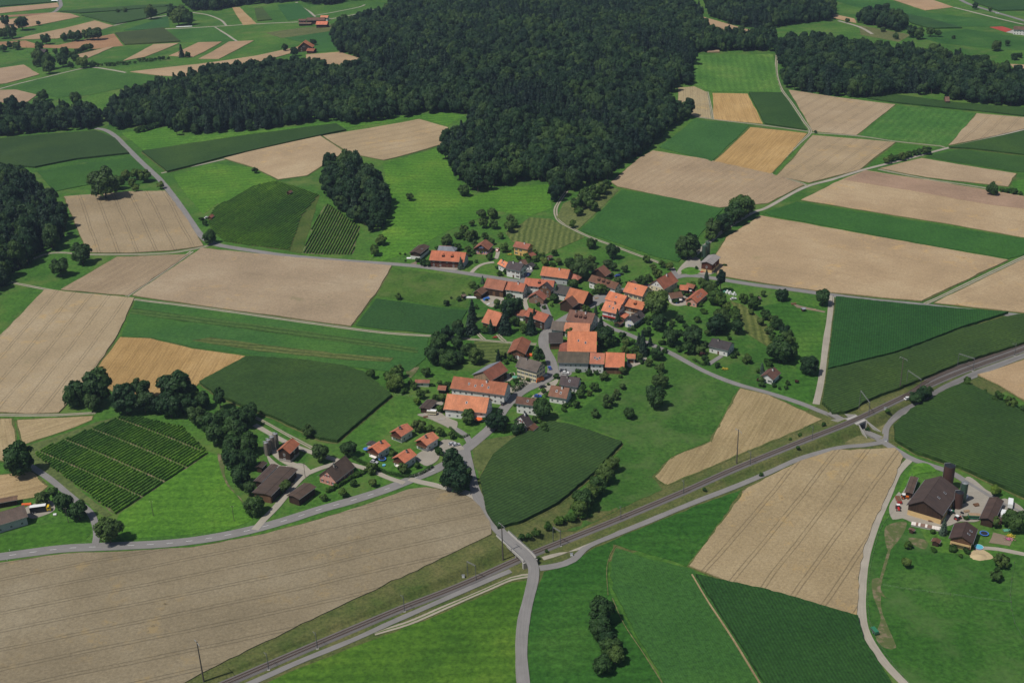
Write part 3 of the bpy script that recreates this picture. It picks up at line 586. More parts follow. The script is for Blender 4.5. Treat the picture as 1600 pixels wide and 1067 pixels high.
 ('G', (.7, .75, 1.3), None, [(258, 47), (335, 43), (368, 65), (280, 67)], 'far green field left of the farm track'), ('w', (.9, .8, .75), None, [(113, 88), (172, 74), (178, 74), (136, 92)], 'far small wheat strip'), ('w', (.95, .85, .8), None, [(192, 96), (240, 70), (280, 68), (226, 90)], 'far wheat strip right of the hedge'),
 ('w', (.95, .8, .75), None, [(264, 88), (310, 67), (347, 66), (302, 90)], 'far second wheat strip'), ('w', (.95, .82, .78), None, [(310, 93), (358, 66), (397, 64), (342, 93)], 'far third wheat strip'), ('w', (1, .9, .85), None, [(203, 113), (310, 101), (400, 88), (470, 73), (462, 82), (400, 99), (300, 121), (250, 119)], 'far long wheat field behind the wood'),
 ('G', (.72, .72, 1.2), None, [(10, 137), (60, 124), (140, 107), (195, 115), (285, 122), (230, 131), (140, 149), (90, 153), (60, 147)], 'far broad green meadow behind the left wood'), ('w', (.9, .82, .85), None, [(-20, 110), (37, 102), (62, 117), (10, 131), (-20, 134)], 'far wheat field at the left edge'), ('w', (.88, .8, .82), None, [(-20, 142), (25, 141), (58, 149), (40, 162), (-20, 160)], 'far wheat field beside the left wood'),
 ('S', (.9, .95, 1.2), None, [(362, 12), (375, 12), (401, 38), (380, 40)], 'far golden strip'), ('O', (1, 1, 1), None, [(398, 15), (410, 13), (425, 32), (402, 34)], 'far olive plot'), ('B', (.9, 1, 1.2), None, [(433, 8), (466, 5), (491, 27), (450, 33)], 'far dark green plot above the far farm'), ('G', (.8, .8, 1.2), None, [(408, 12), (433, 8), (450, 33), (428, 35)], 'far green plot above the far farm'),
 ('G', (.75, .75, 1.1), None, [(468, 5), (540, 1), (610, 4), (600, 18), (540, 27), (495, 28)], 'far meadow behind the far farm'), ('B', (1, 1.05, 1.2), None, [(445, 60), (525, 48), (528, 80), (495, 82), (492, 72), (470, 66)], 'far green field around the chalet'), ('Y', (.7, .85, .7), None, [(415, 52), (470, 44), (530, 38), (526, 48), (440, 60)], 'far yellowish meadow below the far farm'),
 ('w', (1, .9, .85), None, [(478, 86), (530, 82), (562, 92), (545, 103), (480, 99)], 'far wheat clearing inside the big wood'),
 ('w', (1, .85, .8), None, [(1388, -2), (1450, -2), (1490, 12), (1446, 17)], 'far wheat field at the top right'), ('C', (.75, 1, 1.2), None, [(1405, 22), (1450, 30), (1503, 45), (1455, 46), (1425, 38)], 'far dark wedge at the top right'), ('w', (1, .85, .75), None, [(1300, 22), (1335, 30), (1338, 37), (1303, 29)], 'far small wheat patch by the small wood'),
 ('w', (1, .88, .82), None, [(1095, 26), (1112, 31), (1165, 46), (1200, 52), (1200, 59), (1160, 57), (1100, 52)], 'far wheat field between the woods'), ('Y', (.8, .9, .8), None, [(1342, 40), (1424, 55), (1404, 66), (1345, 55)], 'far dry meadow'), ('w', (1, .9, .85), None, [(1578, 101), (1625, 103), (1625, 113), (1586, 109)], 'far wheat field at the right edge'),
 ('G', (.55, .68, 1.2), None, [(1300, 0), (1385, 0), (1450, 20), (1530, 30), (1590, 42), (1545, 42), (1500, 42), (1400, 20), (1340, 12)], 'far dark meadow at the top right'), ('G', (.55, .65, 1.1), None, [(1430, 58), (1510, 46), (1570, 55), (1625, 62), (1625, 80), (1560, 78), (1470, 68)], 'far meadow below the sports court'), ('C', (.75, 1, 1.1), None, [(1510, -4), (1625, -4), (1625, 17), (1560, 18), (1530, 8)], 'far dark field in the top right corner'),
]
for kd, col, row, pts, lab in FIELDS:
    nm, mat, hh, jit = KIND[kd]; xy = Gxy(pts)
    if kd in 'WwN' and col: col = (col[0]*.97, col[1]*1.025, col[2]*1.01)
    cy = np.mean([p[1] for p in xy]); ex = max(np.ptp([p[0] for p in xy]), np.ptp([p[1] for p in xy]))
    sp = 2.2 if hh > 1.5 and cy < 800 else (4.0 if cy < 560 else 7.0 if cy < 1000 else 14.0)
    sp = max(sp, ex/75)
    rd = None
    if row: a = G(row[0], row[1]); b = G(row[2], row[3]); rd = (b-a)[:2]
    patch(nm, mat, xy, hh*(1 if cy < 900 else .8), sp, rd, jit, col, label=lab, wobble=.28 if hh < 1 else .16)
    if kd in 'WwNSCOD' and cy < 1100:               # rough grass margin round the crop
        ring = []
        for i in range(len(xy)):
            p_, q_ = np.array(xy[i]), np.array(xy[(i+1) % len(xy)]); n__ = max(1, int(np.linalg.norm(q_-p_)/5)); ring += [p_+(q_-p_)*k/n__+rng.normal(0, .25, 2) for k in range(n__)]
        ribbon('field_margin', 'bank_grass', ring+[ring[0]], rng.uniform(1.4, 2.2), .07, 4.0, label='rough grass margin of the '+lab.split(' field')[0].split(' strip')[0]+' field', smooth=False)

# ---------------------------------------------------------------- roads and tracks
ROADS = [  # name, material, width, px points, label
 ('main_road', 'asphalt', 6.2, [(-60, 878), (0, 870), (50, 863), (100, 857), (150, 854.5), (200, 852.5), (250, 850), (300, 845), (350, 837), (400, 826), (450, 812), (500, 796), (550, 782), (600, 766), (650, 746), (692, 728), (725, 704), (752, 682), (770, 665), (788, 638), (805, 620), (821, 609), (840, 600), (857, 591), (864, 579), (860, 562), (852, 547), (849, 533), (853, 520), (863, 509)], 'two-lane main road into the village'),
 ('village_street', 'asphalt', 5.5, [(863, 509), (880, 499), (901, 487), (920, 480), (940, 471), (958, 458), (980, 452), (1008, 447), (1035, 444), (1058, 433), (1082, 431), (1114, 435), (1180, 445.5), (1240, 453), (1300, 461.5), (1370, 470), (1437, 476.5), (1520, 486), (1600, 494), (1660, 500)], 'village street leaving to the right'),
 ('country_road', 'asphalt', 5.0, [(150, 201), (165, 204), (180, 213), (196, 229), (215, 248), (235, 267), (248, 279), (263, 297), (281, 321), (300, 349), (314, 368), (326, 377), (345, 384), (400, 393), (450, 400), (540, 408), (640, 415), (700, 423), (745, 430), (790, 437), (815, 441), (832, 449), (842, 462), (852, 485), (863, 509)], 'country road from the left wood to the village'),
 ('gravel_road', 'gravel', 3.4, [(1058, 433), (1065, 420), (1080, 404), (1110, 377), (1140, 354), (1178, 332), (1200, 324), (1255, 294), (1300, 281), (1352, 265), (1420, 248), (1480, 232), (1540, 218), (1600, 203.5), (1660, 190)], 'pale gravel road climbing to the right'),
 ('field_track', 'gravel_track', 3.0, [(1262, 291), (1245, 284), (1213, 276), (1204, 270), (1212, 260), (1228, 245), (1248, 225), (1266, 207), (1256, 190), (1236, 160), (1220, 138), (1213, 112), (1214, 85)], 'field track winding up to the right wood'),
 ('field_track', 'gravel_track', 2.6, [(1372, 265), (1450, 280.5), (1500, 288), (1545, 295)], 'field track ending at the row of shrubs'),
 ('field_track', 'gravel_track', 2.6, [(1477, 231), (1470, 229), (1400, 221.5), (1340, 213), (1268, 208)], 'grassy track across the right wheat fields'),
 ('field_track', 'gravel_track', 2.6, [(1086, 183), (1130, 189), (1190, 196), (1264, 206)], 'grassy track below the straw field'),
 ('field_track', 'gravel_track', 2.4, [(1105, 144), (1110, 165), (1114, 187)], 'short grassy track beside the striped straw field'),
 ('field_track', 'gravel_track', 3.0, [(1445, 475), (1470, 464), (1520, 440), (1600, 402), (1650, 380)], 'field track between the two right wheat fields'),
 ('gravel_road', 'gravel', 3.6, [(1299, 462), (1297, 490), (1290, 540), (1283, 595), (1275, 632)], 'white gravel road beside the very dark maize'),
 ('lane', 'asphalt', 3.6, [(930, 497), (942, 505), (957, 514), (972, 519), (987, 525), (1003, 532), (1025, 542), (1050, 553), (1100, 580), (1150, 600), (1200, 614), (1250, 630), (1280, 642), (1297, 651), (1312, 658)], 'narrow lane from the village to the underpass'),
 ('lane', 'asphalt', 4.0, [(1336, 671), (1350, 678), (1365, 685), (1385, 694), (1420, 715), (1450, 726), (1485, 738), (1510, 753), (1560, 783), (1600, 802), (1660, 830)], 'lane from the underpass past the right farm'),
 ('lane', 'gravel', 3.6, [(1424, 716), (1402, 740), (1387, 775), (1371, 812), (1358, 850), (1351, 880), (1347, 920), (1346, 955), (1353, 990), (1378, 1030), (1412, 1067), (1450, 1105)], 'pale lane curving down along the cattle pasture'),
 ('lane', 'asphalt', 3.2, [(1383, 695), (1383, 682), (1386, 667), (1402, 651), (1432, 634), (1480, 606), (1520, 587), (1560, 571), (1600, 556), (1650, 538)], 'lane along the right side of the railway'),
 ('lane', 'asphalt', 3.4, [(1375, 692), (1350, 696), (1310, 700), (1250, 717), (1200, 739), (1150, 760), (1080, 787), (1000, 820), (960, 836), (920, 853), (895, 875), (870, 884), (843, 888)], 'lane along the lower side of the railway'),
 ('foot_path', 'gravel', 2.4, [(926, 849), (900, 858), (875, 866), (848, 873)], 'short path stub beside the road bridge'),
 ('lane', 'gravel', 3.6, [(640, 748), (656, 753), (675, 757), (695, 762), (718, 767), (738, 774), (752, 788), (760, 803)], 'link lane at the road triangle'),
 ('lane', 'asphalt', 2.8, [(798, 892), (760, 908), (700, 934), (650, 956), (600, 978), (550, 1001), (475, 1031), (400, 1064), (340, 1090)], 'service path beside the railway'),
 ('field_track', 'gravel_track', 3.0, [(831, 899), (800, 904), (760, 921), (700, 947), (640, 973), (585, 990)], 'two-rut track beside the bright meadow'),
 ('lane', 'gravel', 3.0, [(398, 664), (430, 682), (460, 697), (500, 711), (540, 723), (580, 735), (605, 746), (632, 755)], 'lane behind the four new houses'),
 ('lane', 'gravel', 3.6, [(398, 828), (412, 812), (430, 794), (450, 770), (470, 748), (482, 738), (470, 730), (448, 722), (430, 708), (426, 695)], 'farm lane between the dark sheds'),
 ('lane', 'gravel', 3.4, [(478, 741), (500, 732), (520, 726), (535, 722)], 'farm lane to the pink farmhouse'),
 ('lane', 'asphalt', 3.2, [(148, 854), (151, 838), (149, 820), (140, 800), (110, 775), (80, 750), (55, 733), (40, 722)], 'lane beside the lower vineyard'),
 ('forest_track', 'gravel_track', 3.0, [(886, 298), (876, 312), (868, 328), (873, 345), (895, 358), (920, 370), (960, 385), (1000, 400), (1028, 410), (1052, 420)], 'forest track bending round the orchard'),
 ('field_track', 'gravel_track', 2.8, [(15, 441), (45, 447), (100, 457), (150, 461), (200, 467), (300, 479), (400, 493), (500, 507), (600, 520), (690, 526), (745, 531), (800, 536), (838, 538)], 'field track from the left wood to the village'),
 ('field_track', 'gravel_track', 2.8, [(40, 410), (70, 398), (95, 395), (145, 398), (250, 396.5), (300, 390), (337, 381)], 'field track below the square wheat field'),
 ('field_track', 'gravel_track', 3.2, [(300, 393), (250, 428), (198, 463)], 'grassy track between the left wheat fields'),
 ('field_track', 'gravel_track', 2.8, [(-20, 648), (50, 649), (100, 648), (150, 645)], 'field track above the small stubble fields'),
 ('field_track', 'gravel', 2.6, [(252, 271), (275, 266), (330, 254), (355, 248)], 'track above the upper vineyard'),
 ('field_track', 'gravel_track', 2.2, [(395, 650), (420, 663), (450, 680), (488, 700)], 'faint grass track below the dark maize'),
 ('far_road', 'asphalt', 6, [(90, -12), (93, 0), (95, 9), (90, 15), (85, 19), (60, 26), (20, 35), (-20, 43)], 'far road in the top left corner'),
 ('far_track', 'gravel', 3, [(-10, 142), (30, 131), (60, 124), (100, 114), (140, 106), (170, 109), (197, 114)], 'far track along the broad green meadow'),
 ('far_track', 'gravel', 4, [(125, 55), (157, 47), (180, 40), (215, 32), (260, 25)], 'far track beside the tree row'),
 ('far_track', 'gravel', 3, [(335, 43), (352, 53), (370, 65)], 'far farm track'), ('far_track', 'gravel', 3, [(300, 20), (325, 24), (345, 32), (354, 41)], 'far path in the meadow'), ('far_track', 'gravel', 3.5, [(255, 46), (300, 44), (352, 41), (400, 38), (440, 36), (466, 35)], 'far lane to the far farm'),
 ('far_track', 'gravel', 3.5, [(463, 4), (472, 12), (485, 20), (492, 27)], 'far path up the meadow'), ('far_track', 'gravel', 3, [(490, 25), (520, 20), (560, 12), (570, 8)], 'far path across the meadow'), ('far_track', 'gravel', 3.5, [(512, 31), (535, 27), (560, 22), (590, 14)], 'far lane along the wood'),
 ('far_road', 'asphalt', 6, [(1490, -8), (1502, 1), (1520, 9), (1560, 21), (1600, 33), (1640, 46)], 'far road in the top right corner'), ('far_track', 'gravel', 3.5, [(1490, 12), (1530, 22), (1570, 32), (1600, 39)], 'far path at the top right'), ('far_track', 'gravel', 4, [(1310, 33), (1335, 40), (1350, 46), (1363, 54)], 'far road between the woods'),
 ('driveway', 'gravel', 3.0, [(735, 428), (745, 418), (758, 412), (772, 410)], 'curved driveway to the chalet'), ('driveway', 'gravel', 3.0, [(775, 405), (778, 395), (776, 388)], 'short driveway with a red car'),
 ('driveway', 'asphalt', 2.8, [(1107, 570), (1117, 563), (1128, 556)], 'driveway to the bungalow'), ('driveway', 'asphalt', 3.2, [(735, 693), (727, 680), (715, 672), (703, 664), (694, 652)], 'driveway of the large farmhouse'),
 ('gravel_road', 'gravel', 2.4, [(1532, 856), (1560, 858), (1600, 866), (1640, 874)], 'pale path right of the yellow farmhouse'),
 ('driveway', 'gravel_track', 2.6, [(745, 519), (752, 527), (757, 531)], 'two-rut drive between the conifers'), ('driveway', 'gravel_track', 2.6, [(778, 523), (783, 529), (789, 534)], 'second two-rut drive'), ('village_street', 'asphalt', 3.4, [(863, 505), (878, 501), (892, 502)], 'side street between farmhouses'),
 ('village_street', 'asphalt', 3.6, [(815, 441), (822, 430), (830, 422)], 'side street with parked cars'), ('village_street', 'gravel', 3.0, [(824, 485), (820, 470), (826, 462)], 'paved lane beside the flower garden'), ('village_street', 'asphalt', 3.4, [(1058, 433), (1055, 428), (1050, 420)], 'road fork by the barn'),
]
ROADC = {}
for nm, mat, w, pts, lab in ROADS:
    zf = zbase if nm == 'x' else None
    ro = ribbon(nm, mat, Gxy(pts), w, .16 if 'asphalt' in mat else .13, 3.0 if len(pts) > 2 and pts[0][1] > 150 else 8.0, label=lab, norm_uv=(mat == 'gravel_track'), z=zf)
    ROADC[lab] = ro
# bridge road: level over the cutting
brpts = [(727, 703), (731, 722), (737, 748), (746, 775), (757, 797), (769, 816), (785, 834), (806, 853), (824, 870), (833, 885), (833, 905), (826, 935), (819, 965), (815, 1000), (815, 1035), (818, 1070), (824, 1110)]
def zdeck(x, y): return zbase(x, y)+.12
def on_base(px, py):
    z = 0
    for _ in range(8): p = on_plane(px, py, z); z = float(zbase(p[0], p[1]))
    return p[:2]
bro, BRC, BRN, _ = ribbon('bridge_road', 'asphalt', [on_base(*p) for p in brpts], 5.0, .17, 2.0, z=zdeck, label='road crossing the railway on the bridge')
# lane dashes on the main road
ro, C, N, off = ROADC['two-lane main road into the village']
S_ = np.concatenate([[0], np.cumsum(np.linalg.norm(np.diff(C, axis=0), axis=1))])
ux = lambda s: np.array([np.interp(s, S_, C[:, 0]), np.interp(s, S_, C[:, 1])])
send = S_[np.abs(C-G(725, 704)[:2]).sum(1).argmin()]
for s in np.arange(3, send, 8.8):
    a = ux(s); b = ux(s+3.0); t = (b-a)/np.linalg.norm(b-a); n = np.array([-t[1], t[0]])*.085; mb = MB()
    zz_ = zt([a[0], b[0]], [a[1], b[1]])+off+.035
    mb.add([(a[0]-n[0], a[1]-n[1], zz_[0]), (b[0]-n[0], b[1]-n[1], zz_[1]), (b[0]+n[0], b[1]+n[1], zz_[1]), (a[0]+n[0], a[1]+n[1], zz_[0])], [(0, 1, 2, 3)]); mb.build('lane_dash', 'road_paint', ro)
# paved yards and bare soil
for nm, mat, hh, pts, lab in [
 ('yard', 'yard', .14, [(690, 417), (712, 414), (714, 422), (688, 420)], 'concrete forecourt of the long orange farmhouse'), ('yard', 'asphalt', .14, [(925, 463), (945, 460), (947, 468), (925, 472), (912, 474)], 'asphalt yard beside the L-shaped barn'),
 ('yard', 'yard', .14, [(1085, 402), (1098, 408), (1120, 415), (1125, 420), (1108, 430), (1090, 428), (1072, 426), (1070, 415)], 'yard around the silo barn'),
 ('yard', 'yard', .14, [(652, 648), (668, 644), (685, 628), (695, 630), (690, 645), (705, 655), (715, 660), (710, 672), (690, 663), (672, 655)], 'gravel yard in front of the large farmhouse'),
 ('yard', 'yard', .14, [(650, 712), (672, 700), (686, 710), (683, 720), (668, 728), (655, 722)], 'paved parking court of the new houses'), ('yard', 'yard', .15, [(688, 690), (705, 688), (722, 697), (724, 704), (705, 704), (690, 712)], 'paved entry of the new houses'),
 ('yard', 'yard', .14, [(418, 712), (440, 728), (470, 724), (482, 735), (465, 752), (455, 745), (440, 737), (425, 730)], 'gravel farmyard beside the red-roofed barn'),
 ('yard', 'yard', .14, [(1390, 790), (1412, 762), (1425, 770), (1470, 800), (1490, 800), (1500, 770), (1512, 745), (1540, 765), (1550, 775), (1533, 812), (1500, 815), (1480, 822), (1440, 822), (1410, 810), (1395, 812)], 'wide concrete farmyard on the right'),
 ('yard', 'yard', .14, [(1565, 780), (1590, 788), (1600, 800), (1575, 800), (1565, 820), (1560, 815)], 'gravel apron with the white camper'), ('yard', 'yard', .14, [(40, 793), (78, 782), (85, 797), (60, 808), (46, 809)], 'yard of the left farm'),
 ('yard', 'gravel', .14, [(808, 588), (826, 590), (838, 596), (820, 606), (800, 614), (795, 606), (812, 598)], 'forecourt of the cream house'), ('yard', 'asphalt', .14, [(870, 579), (890, 578), (892, 586), (872, 588)], 'parking place with two cars'),
 ('yard', 'gravel', .14, [(845, 605), (862, 596), (872, 592), (870, 600), (855, 612), (838, 622), (830, 622)], 'pavement island beside the main road'), ('yard', 'gravel', .14, [(980, 568), (996, 562), (1010, 558), (1006, 566), (985, 574)], 'gravel place right of the long farmhouse'),
 ('yard', 'gravel', .14, [(748, 458), (765, 462), (786, 465), (784, 474), (768, 480), (752, 470)], 'cluttered yard behind the red barn'), ('yard', 'gravel', .14, [(770, 598), (800, 582), (803, 590), (778, 606)], 'strip of yard beside the brown barn'),
 ('yard', 'gravel', .14, [(975, 486), (1000, 490), (990, 496), (975, 492)], 'small yard between orange houses'), ('yard', 'gravel', .14, [(1045, 466), (1075, 462), (1085, 472), (1065, 478), (1050, 476)], 'cluttered yard beside the pink house'),
 ('bare_soil', 'worn', .12, [(1385, 822), (1415, 815), (1412, 832), (1395, 855), (1388, 860), (1383, 845)], 'bare trampled soil beside the farm'), ('bare_soil', 'worn', .12, [(1363, 905), (1378, 905), (1376, 920), (1385, 935), (1377, 930), (1378, 955), (1390, 985), (1400, 1012), (1382, 1012), (1368, 995), (1376, 965), (1364, 930)], 'trampled cattle path'),
 ('bare_soil', 'worn', .13, [(1388, 858), (1392, 858), (1378, 906), (1374, 906)], 'narrow cattle path'), ('bare_soil', 'worn', .12, [(1420, 840), (1448, 845), (1445, 858), (1425, 850)], 'bare patch in the farm garden'), ('sand_heap_base', 'sand', .14, [(1518, 862), (1530, 857), (1545, 864), (1552, 872), (1535, 875), (1518, 870)], 'spread sand beside the pool'),
 ('bare_soil', 'worn', .12, [(340, 708), (350, 718), (352, 745), (366, 768), (384, 790), (374, 776), (356, 760), (345, 735)], 'worn soil at the foot of the tree row'), ('bare_soil', 'worn', .12, [(635, 580), (655, 573), (642, 590)], 'small dug plot'),
 ('sports_court', 'court', .2, [(1546, 43), (1566, 42), (1582, 47), (1572, 51)], 'far red sports court'), ('yard', 'concrete', .2, [(1572, 51), (1584, 47), (1600, 50), (1625, 58), (1610, 58)], 'pale paving beside the sports court'),
 ('vegetable_bed', 'dirt', .16, [(642, 412), (652, 408), (650, 415), (640, 416)], 'vegetable beds below the white-based shed'), ('vegetable_bed', 'dirt', .16, [(1235, 473), (1250, 478), (1290, 487), (1288, 489), (1245, 481)], 'narrow allotment strip in the meadow'), ('vegetable_bed', 'dirt', .16, [(1552, 832), (1585, 840), (1578, 853), (1545, 848)], 'colourful vegetable garden of the right farm'),
 ('grass_island', 'meadow', .2, [(822, 616), (838, 610), (848, 607), (857, 600), (852, 605), (842, 614), (824, 620)], 'grass island beside the main road'), ('grass_island', 'meadow', .2, [(1064, 425), (1072, 419), (1082, 418), (1094, 424), (1090, 428), (1078, 430)], 'oval lawn beside the silo barn'), ('grass_island', 'meadow', .2, [(1424, 732), (1436, 724), (1450, 725), (1463, 735), (1460, 738), (1430, 743), (1408, 772), (1404, 768)], 'lawn in front of the right barn'),
 ('dry_strip', 'dry_grass', .1, [(1330, 696), (1372, 688), (1358, 684), (1345, 680), (1320, 692)], 'dry verge at the underpass'), ('dry_strip', 'dry_grass', .1, [(1362, 680), (1380, 690), (1382, 668), (1388, 660)], 'dry verge right of the underpass'),
]:
    patch(nm, mat, Gxy(pts), hh, 3.0 if pts[0][1] > 100 else 10, label=lab, rounded=pts[0][1] > 100 and 'bed' not in nm, wobble=.15)
# pale edge lines of the beet field
for pts, lab in [([(1081, 899), (1106, 941), (1145, 1000), (1196, 1084), (1206, 1102)], 'straw-coloured line between beets and maize'), ([(950, 930), (948, 890), (954, 865), (963, 852)], 'thin trodden path on the meadow'), ([(957, 935), (975, 975), (1005, 1020), (1035, 1067)], 'trodden edge of the beet field')]:
    ribbon('field_edge', 'stubble' if 'line' in lab else 'dry_grass', Gxy(pts), .7 if 'line' in lab else .35, 0.75 if 'line' in lab else .2, 3, label=lab)
# ---------------------------------------------------------------- buildings
BUILDINGS = []
def quad_panel(x, y, z, w, h, axis, depth=.06):  # a thin upright panel centred at x,y,z; axis 'y' faces -y, 'x' faces +x, '-x' faces -x
    mb = MB()
    if axis == 'y': mb.box(x-w/2, x+w/2, y-depth, y+.02, z-h/2, z+h/2)
    elif axis == 'x': mb.box(x-.02, x+depth, y-w/2, y+w/2, z-h/2, z+h/2)
    else: mb.box(x-depth, x+.02, y-w/2, y+w/2, z-h/2, z+h/2)
    return mb
WIN = {}
def window_proto(sh):
    if sh in WIN: return WIN[sh]
    fr = MB(); fr.box(-.52, .52, -.05, .02, -.68, -.6).box(-.52, .52, -.05, .02, .6, .68).box(-.52, -.44, -.05, .02, -.6, .6).box(.44, .52, -.05, .02, -.6, .6).box(-.03, .03, -.045, .02, -.6, .6)
    pn = MB(); pn.box(-.44, .44, -.015, .02, -.6, .6)
    s = MB(); s.box(-.24, .24, -.09, -.02, -.66, .66)
    WIN[sh] = (fr.mesh('window', ['paint_white']), pn.mesh('pane', ['glass']), s.mesh('shutter', [sh]) if sh else None); return WIN[sh]
def window(parent, x, y, z, face, sh, big=1.0):
    f, p, s = window_proto(sh); w = obj('window', f, parent); w.location = (x, y, z); w.scale = (big*1.1, 1, big)
    w.rotation_euler = (0, 0, {'y': 0, 'x': math.pi/2, '-x': -math.pi/2, '-y': math.pi}[face])
    obj('pane', p, w)
    if s:
        for k in (-.78, .78): q = obj('shutter', s, w); q.location = (k, 0, 0)
def building(name, label, A, B, Rg, eave, wall='plaster_white', roof='tile_orange', pitch=38, L=None, ov=.7, cat='house', sh=None, win=1, base=None, gable=None, chim=0, sky_=0, dorm=0, doors=0, hip=None,
             roof2=None, rcol=None, solar=0, balcony=None, awn=None, open_front=False):
    A0 = A; z = eave; rr_ = random.Random(int(A[0]*13+A[1]*7)); k_ = rr_.uniform(.72, 1.08); q_ = rr_.uniform(.92, 1.12); rcol = tuple(a_*b_ for a_, b_ in zip(rcol or (1, 1, 1), (k_, k_*q_, k_*q_*rr_.uniform(.95, 1.12))))
    for _ in range(6):
        a = on_plane(A[0], A[1], z); b = on_plane(B[0], B[1], z); m = (a+b)/2; g = z1(m[0], m[1]); z = g+eave
    e = (b-a)[:2]; Ln = np.linalg.norm(e); e = e/Ln; n = np.array([-e[1], e[0]]); tp = math.tan(R(pitch))
    best = min(((np.linalg.norm(project(a+np.array([n[0]*w, n[1]*w, abs(w)*tp]))-np.array(Rg)), w) for w in np.arange(-16, 16, .05) if abs(w) > 1.0))
    w = best[1]; sg = 1 if w > 0 else -1; w1 = abs(w); w2 = w1
    if L is not None:
        bw = min(((np.linalg.norm(project(a+np.array([n[0]*q, n[1]*q, 0]))-np.array(L)), abs(q)) for q in np.arange(sg*1.0, sg*40, sg*.05)))[1]; w2 = max(1.2, bw-w1)
    hr = w1*tp; tp2 = hr/w2
    yv = n*sg
    if e[0]*yv[1]-e[1]*yv[0] < 0: e = -e; a, b = b, a
    c = (a[:2]+b[:2])/2+yv*w1; gz = min(z1(*c), g); top = empty(name, (c[0], c[1], gz), math.atan2(e[1], e[0])); ev = z-gz
    tag(top, label, cat); BUILDINGS.append((c, label, max(Ln, w1+w2)/2, name))
    l = Ln/2; ovx = min(ov, l*.2); lw = l-ovx; y0 = -w1+min(ov, w1*.3); y1 = w2-min(ov, w2*.3); th = .28
    zw0 = ev+(w1+y0)*tp-th; zw1 = ev+(w2-y1)*tp2-th; rz = ev+hr
    hl = w1*.95 if hip in ('A', 'both', 'l') else 0; hb = w1*.95 if hip in ('B', 'both', 'r') else 0
    mb = MB()
    if hip: mb.box(-lw, lw, y0, y1, -.6, min(zw0, zw1))
    else: mb.prism([(y0, -.6), (y1, -.6), (y1, zw1), (0, rz-th-.02), (y0, zw0)], 'x', -lw, lw)
    wl = mb.build('wall', wall, top)
    if base: MB().box(-lw-.04, lw+.04, y0-.04, y1+.04, -.6, base[1]).build('base_wall', base[0], top)
    if gable and not hip:
        zg = gable[1]*ev
        for s in (-1, 1):
            t0 = max(y0, y0+(0)); mg = MB(); p = [(y0+.01, zg), (y1-.01, zg), (y1-.01, zw1-.05), (0, rz-th-.1), (y0+.01, zw0-.05)]
            mg.prism(p, 'x', s*lw-.02*s, s*lw+.05*s); mg.build('gable_boarding', gable[0], top)
    # roof: two thick slabs (or a hipped shell)
    def slab(pts, name_, mat):
        mbr = MB(); up = [Vector(p) for p in pts]; k = len(up); lo = [p-Vector((0, 0, th)) for p in up]
        mbr.add(up+lo, [tuple(range(k)), tuple(range(2*k-1, k-1, -1))]+[(i, k+i, k+(i+1) % k, (i+1) % k) for i in range(k)]); o = mbr.build(name_, mat, top); o.color = tuple(rcol)+(1,) if rcol else (1, 1, 1, 1); return o
    r1 = slab([(-l, -w1, ev), (l, -w1, ev), (l-hb, 0, rz), (-l+hl, 0, rz)], 'roof', roof)
    slab([(l, w2, ev), (-l, w2, ev), (-l+hl, .0, rz+.004), (l-hb, .0, rz+.004)], 'roof', roof2 or roof)
    if hl: slab([(-l, w2, ev+.006), (-l, -w1, ev+.006), (-l+hl, 0, rz)], 'roof', roof)
    if hb: slab([(l, -w1, ev+.006), (l, w2, ev+.006), (l-hb, 0, rz)], 'roof', roof)
    rc = MB(); rc.prism([(-.22, rz-.12), (.22, rz-.12), (0, rz+.12)], 'x', -l+hl+.02, l-hb-.02); o = rc.build('ridge_cap', roof2 or roof, top); o.color = r1.color
    for yy, zz_ in ((-w1-.08, ev-.12), (w2+.08, ev-.12)):
        MB().box(-l+.05, l-.05, yy-.07, yy+.07, zz_-.08, zz_+.06).build('gutter', 'galvanized', top)
    # which walls face the camera
    rot = np.array([[e[0], yv[0]], [e[1], yv[1]]]); tocam = rot.T@(CAM[:2]-c); ends = [('x', lw)] if tocam[0] > 0 else [('-x', -lw)]
    if abs(tocam[0]) < .25*abs(tocam[1]): ends = [('x', lw), ('-x', -lw)]
    longs = [('y', y0)] if tocam[1] < 0 else [('-y', y1)]
    fl = max(1, int((min(zw0, zw1)+.4)//2.6)); rnd = random.Random(int(A0[0]*10))
    if win:
        nwin = max(1, int((2*lw-1.2)/(2.7/win)))
        for f in range(fl):
            zc = 1.55+f*2.65
            for i in range(nwin):
                if rnd.random() < .1: continue
                x = -lw+(i+.5)*2*lw/nwin
                for fc, yy in longs:
                    if f == 0 and doors and i == nwin//2: continue
                    window(top, x, yy-(.0 if fc == 'y' else 0), zc, fc, sh)
            nd = max(1, int((y1-y0-1)/(2.8/win)))
            for fc, xx in ends:
                for i in range(nd): window(top, xx, y0+(i+.5)*(y1-y0)/nd, zc, fc, sh)
        if not hip and hr > 3:
            for fc, xx in ends:
                for k in ((-.9, .9) if hr > 3.6 else (0,)): window(top, xx+(.05 if fc == 'x' else -.05), k, min(zw0, zw1)+min(1.2, hr*.3), fc, sh, .85)
    for k in range(doors):                        # doors / barn gates on the long front
        for fc, yy in longs:
            bw_ = 3.2 if not win else 1.1; bh = min(3.4, ev*.72) if not win else 2.1; x = (k-(doors-1)/2)*(2*lw/(doors+.6))
            d = MB().box(x-bw_/2, x+bw_/2, yy-.07, yy+.07, -.1, bh).build('door' if win else 'barn_door', 'wood_mid' if wall != 'wood_mid' else 'wood_dark', top)
            MB().box(x+bw_/2-.25, x+bw_/2-.15, yy-.12, yy+.12, 1.0, 1.15).build('handle', 'galvanized', d)
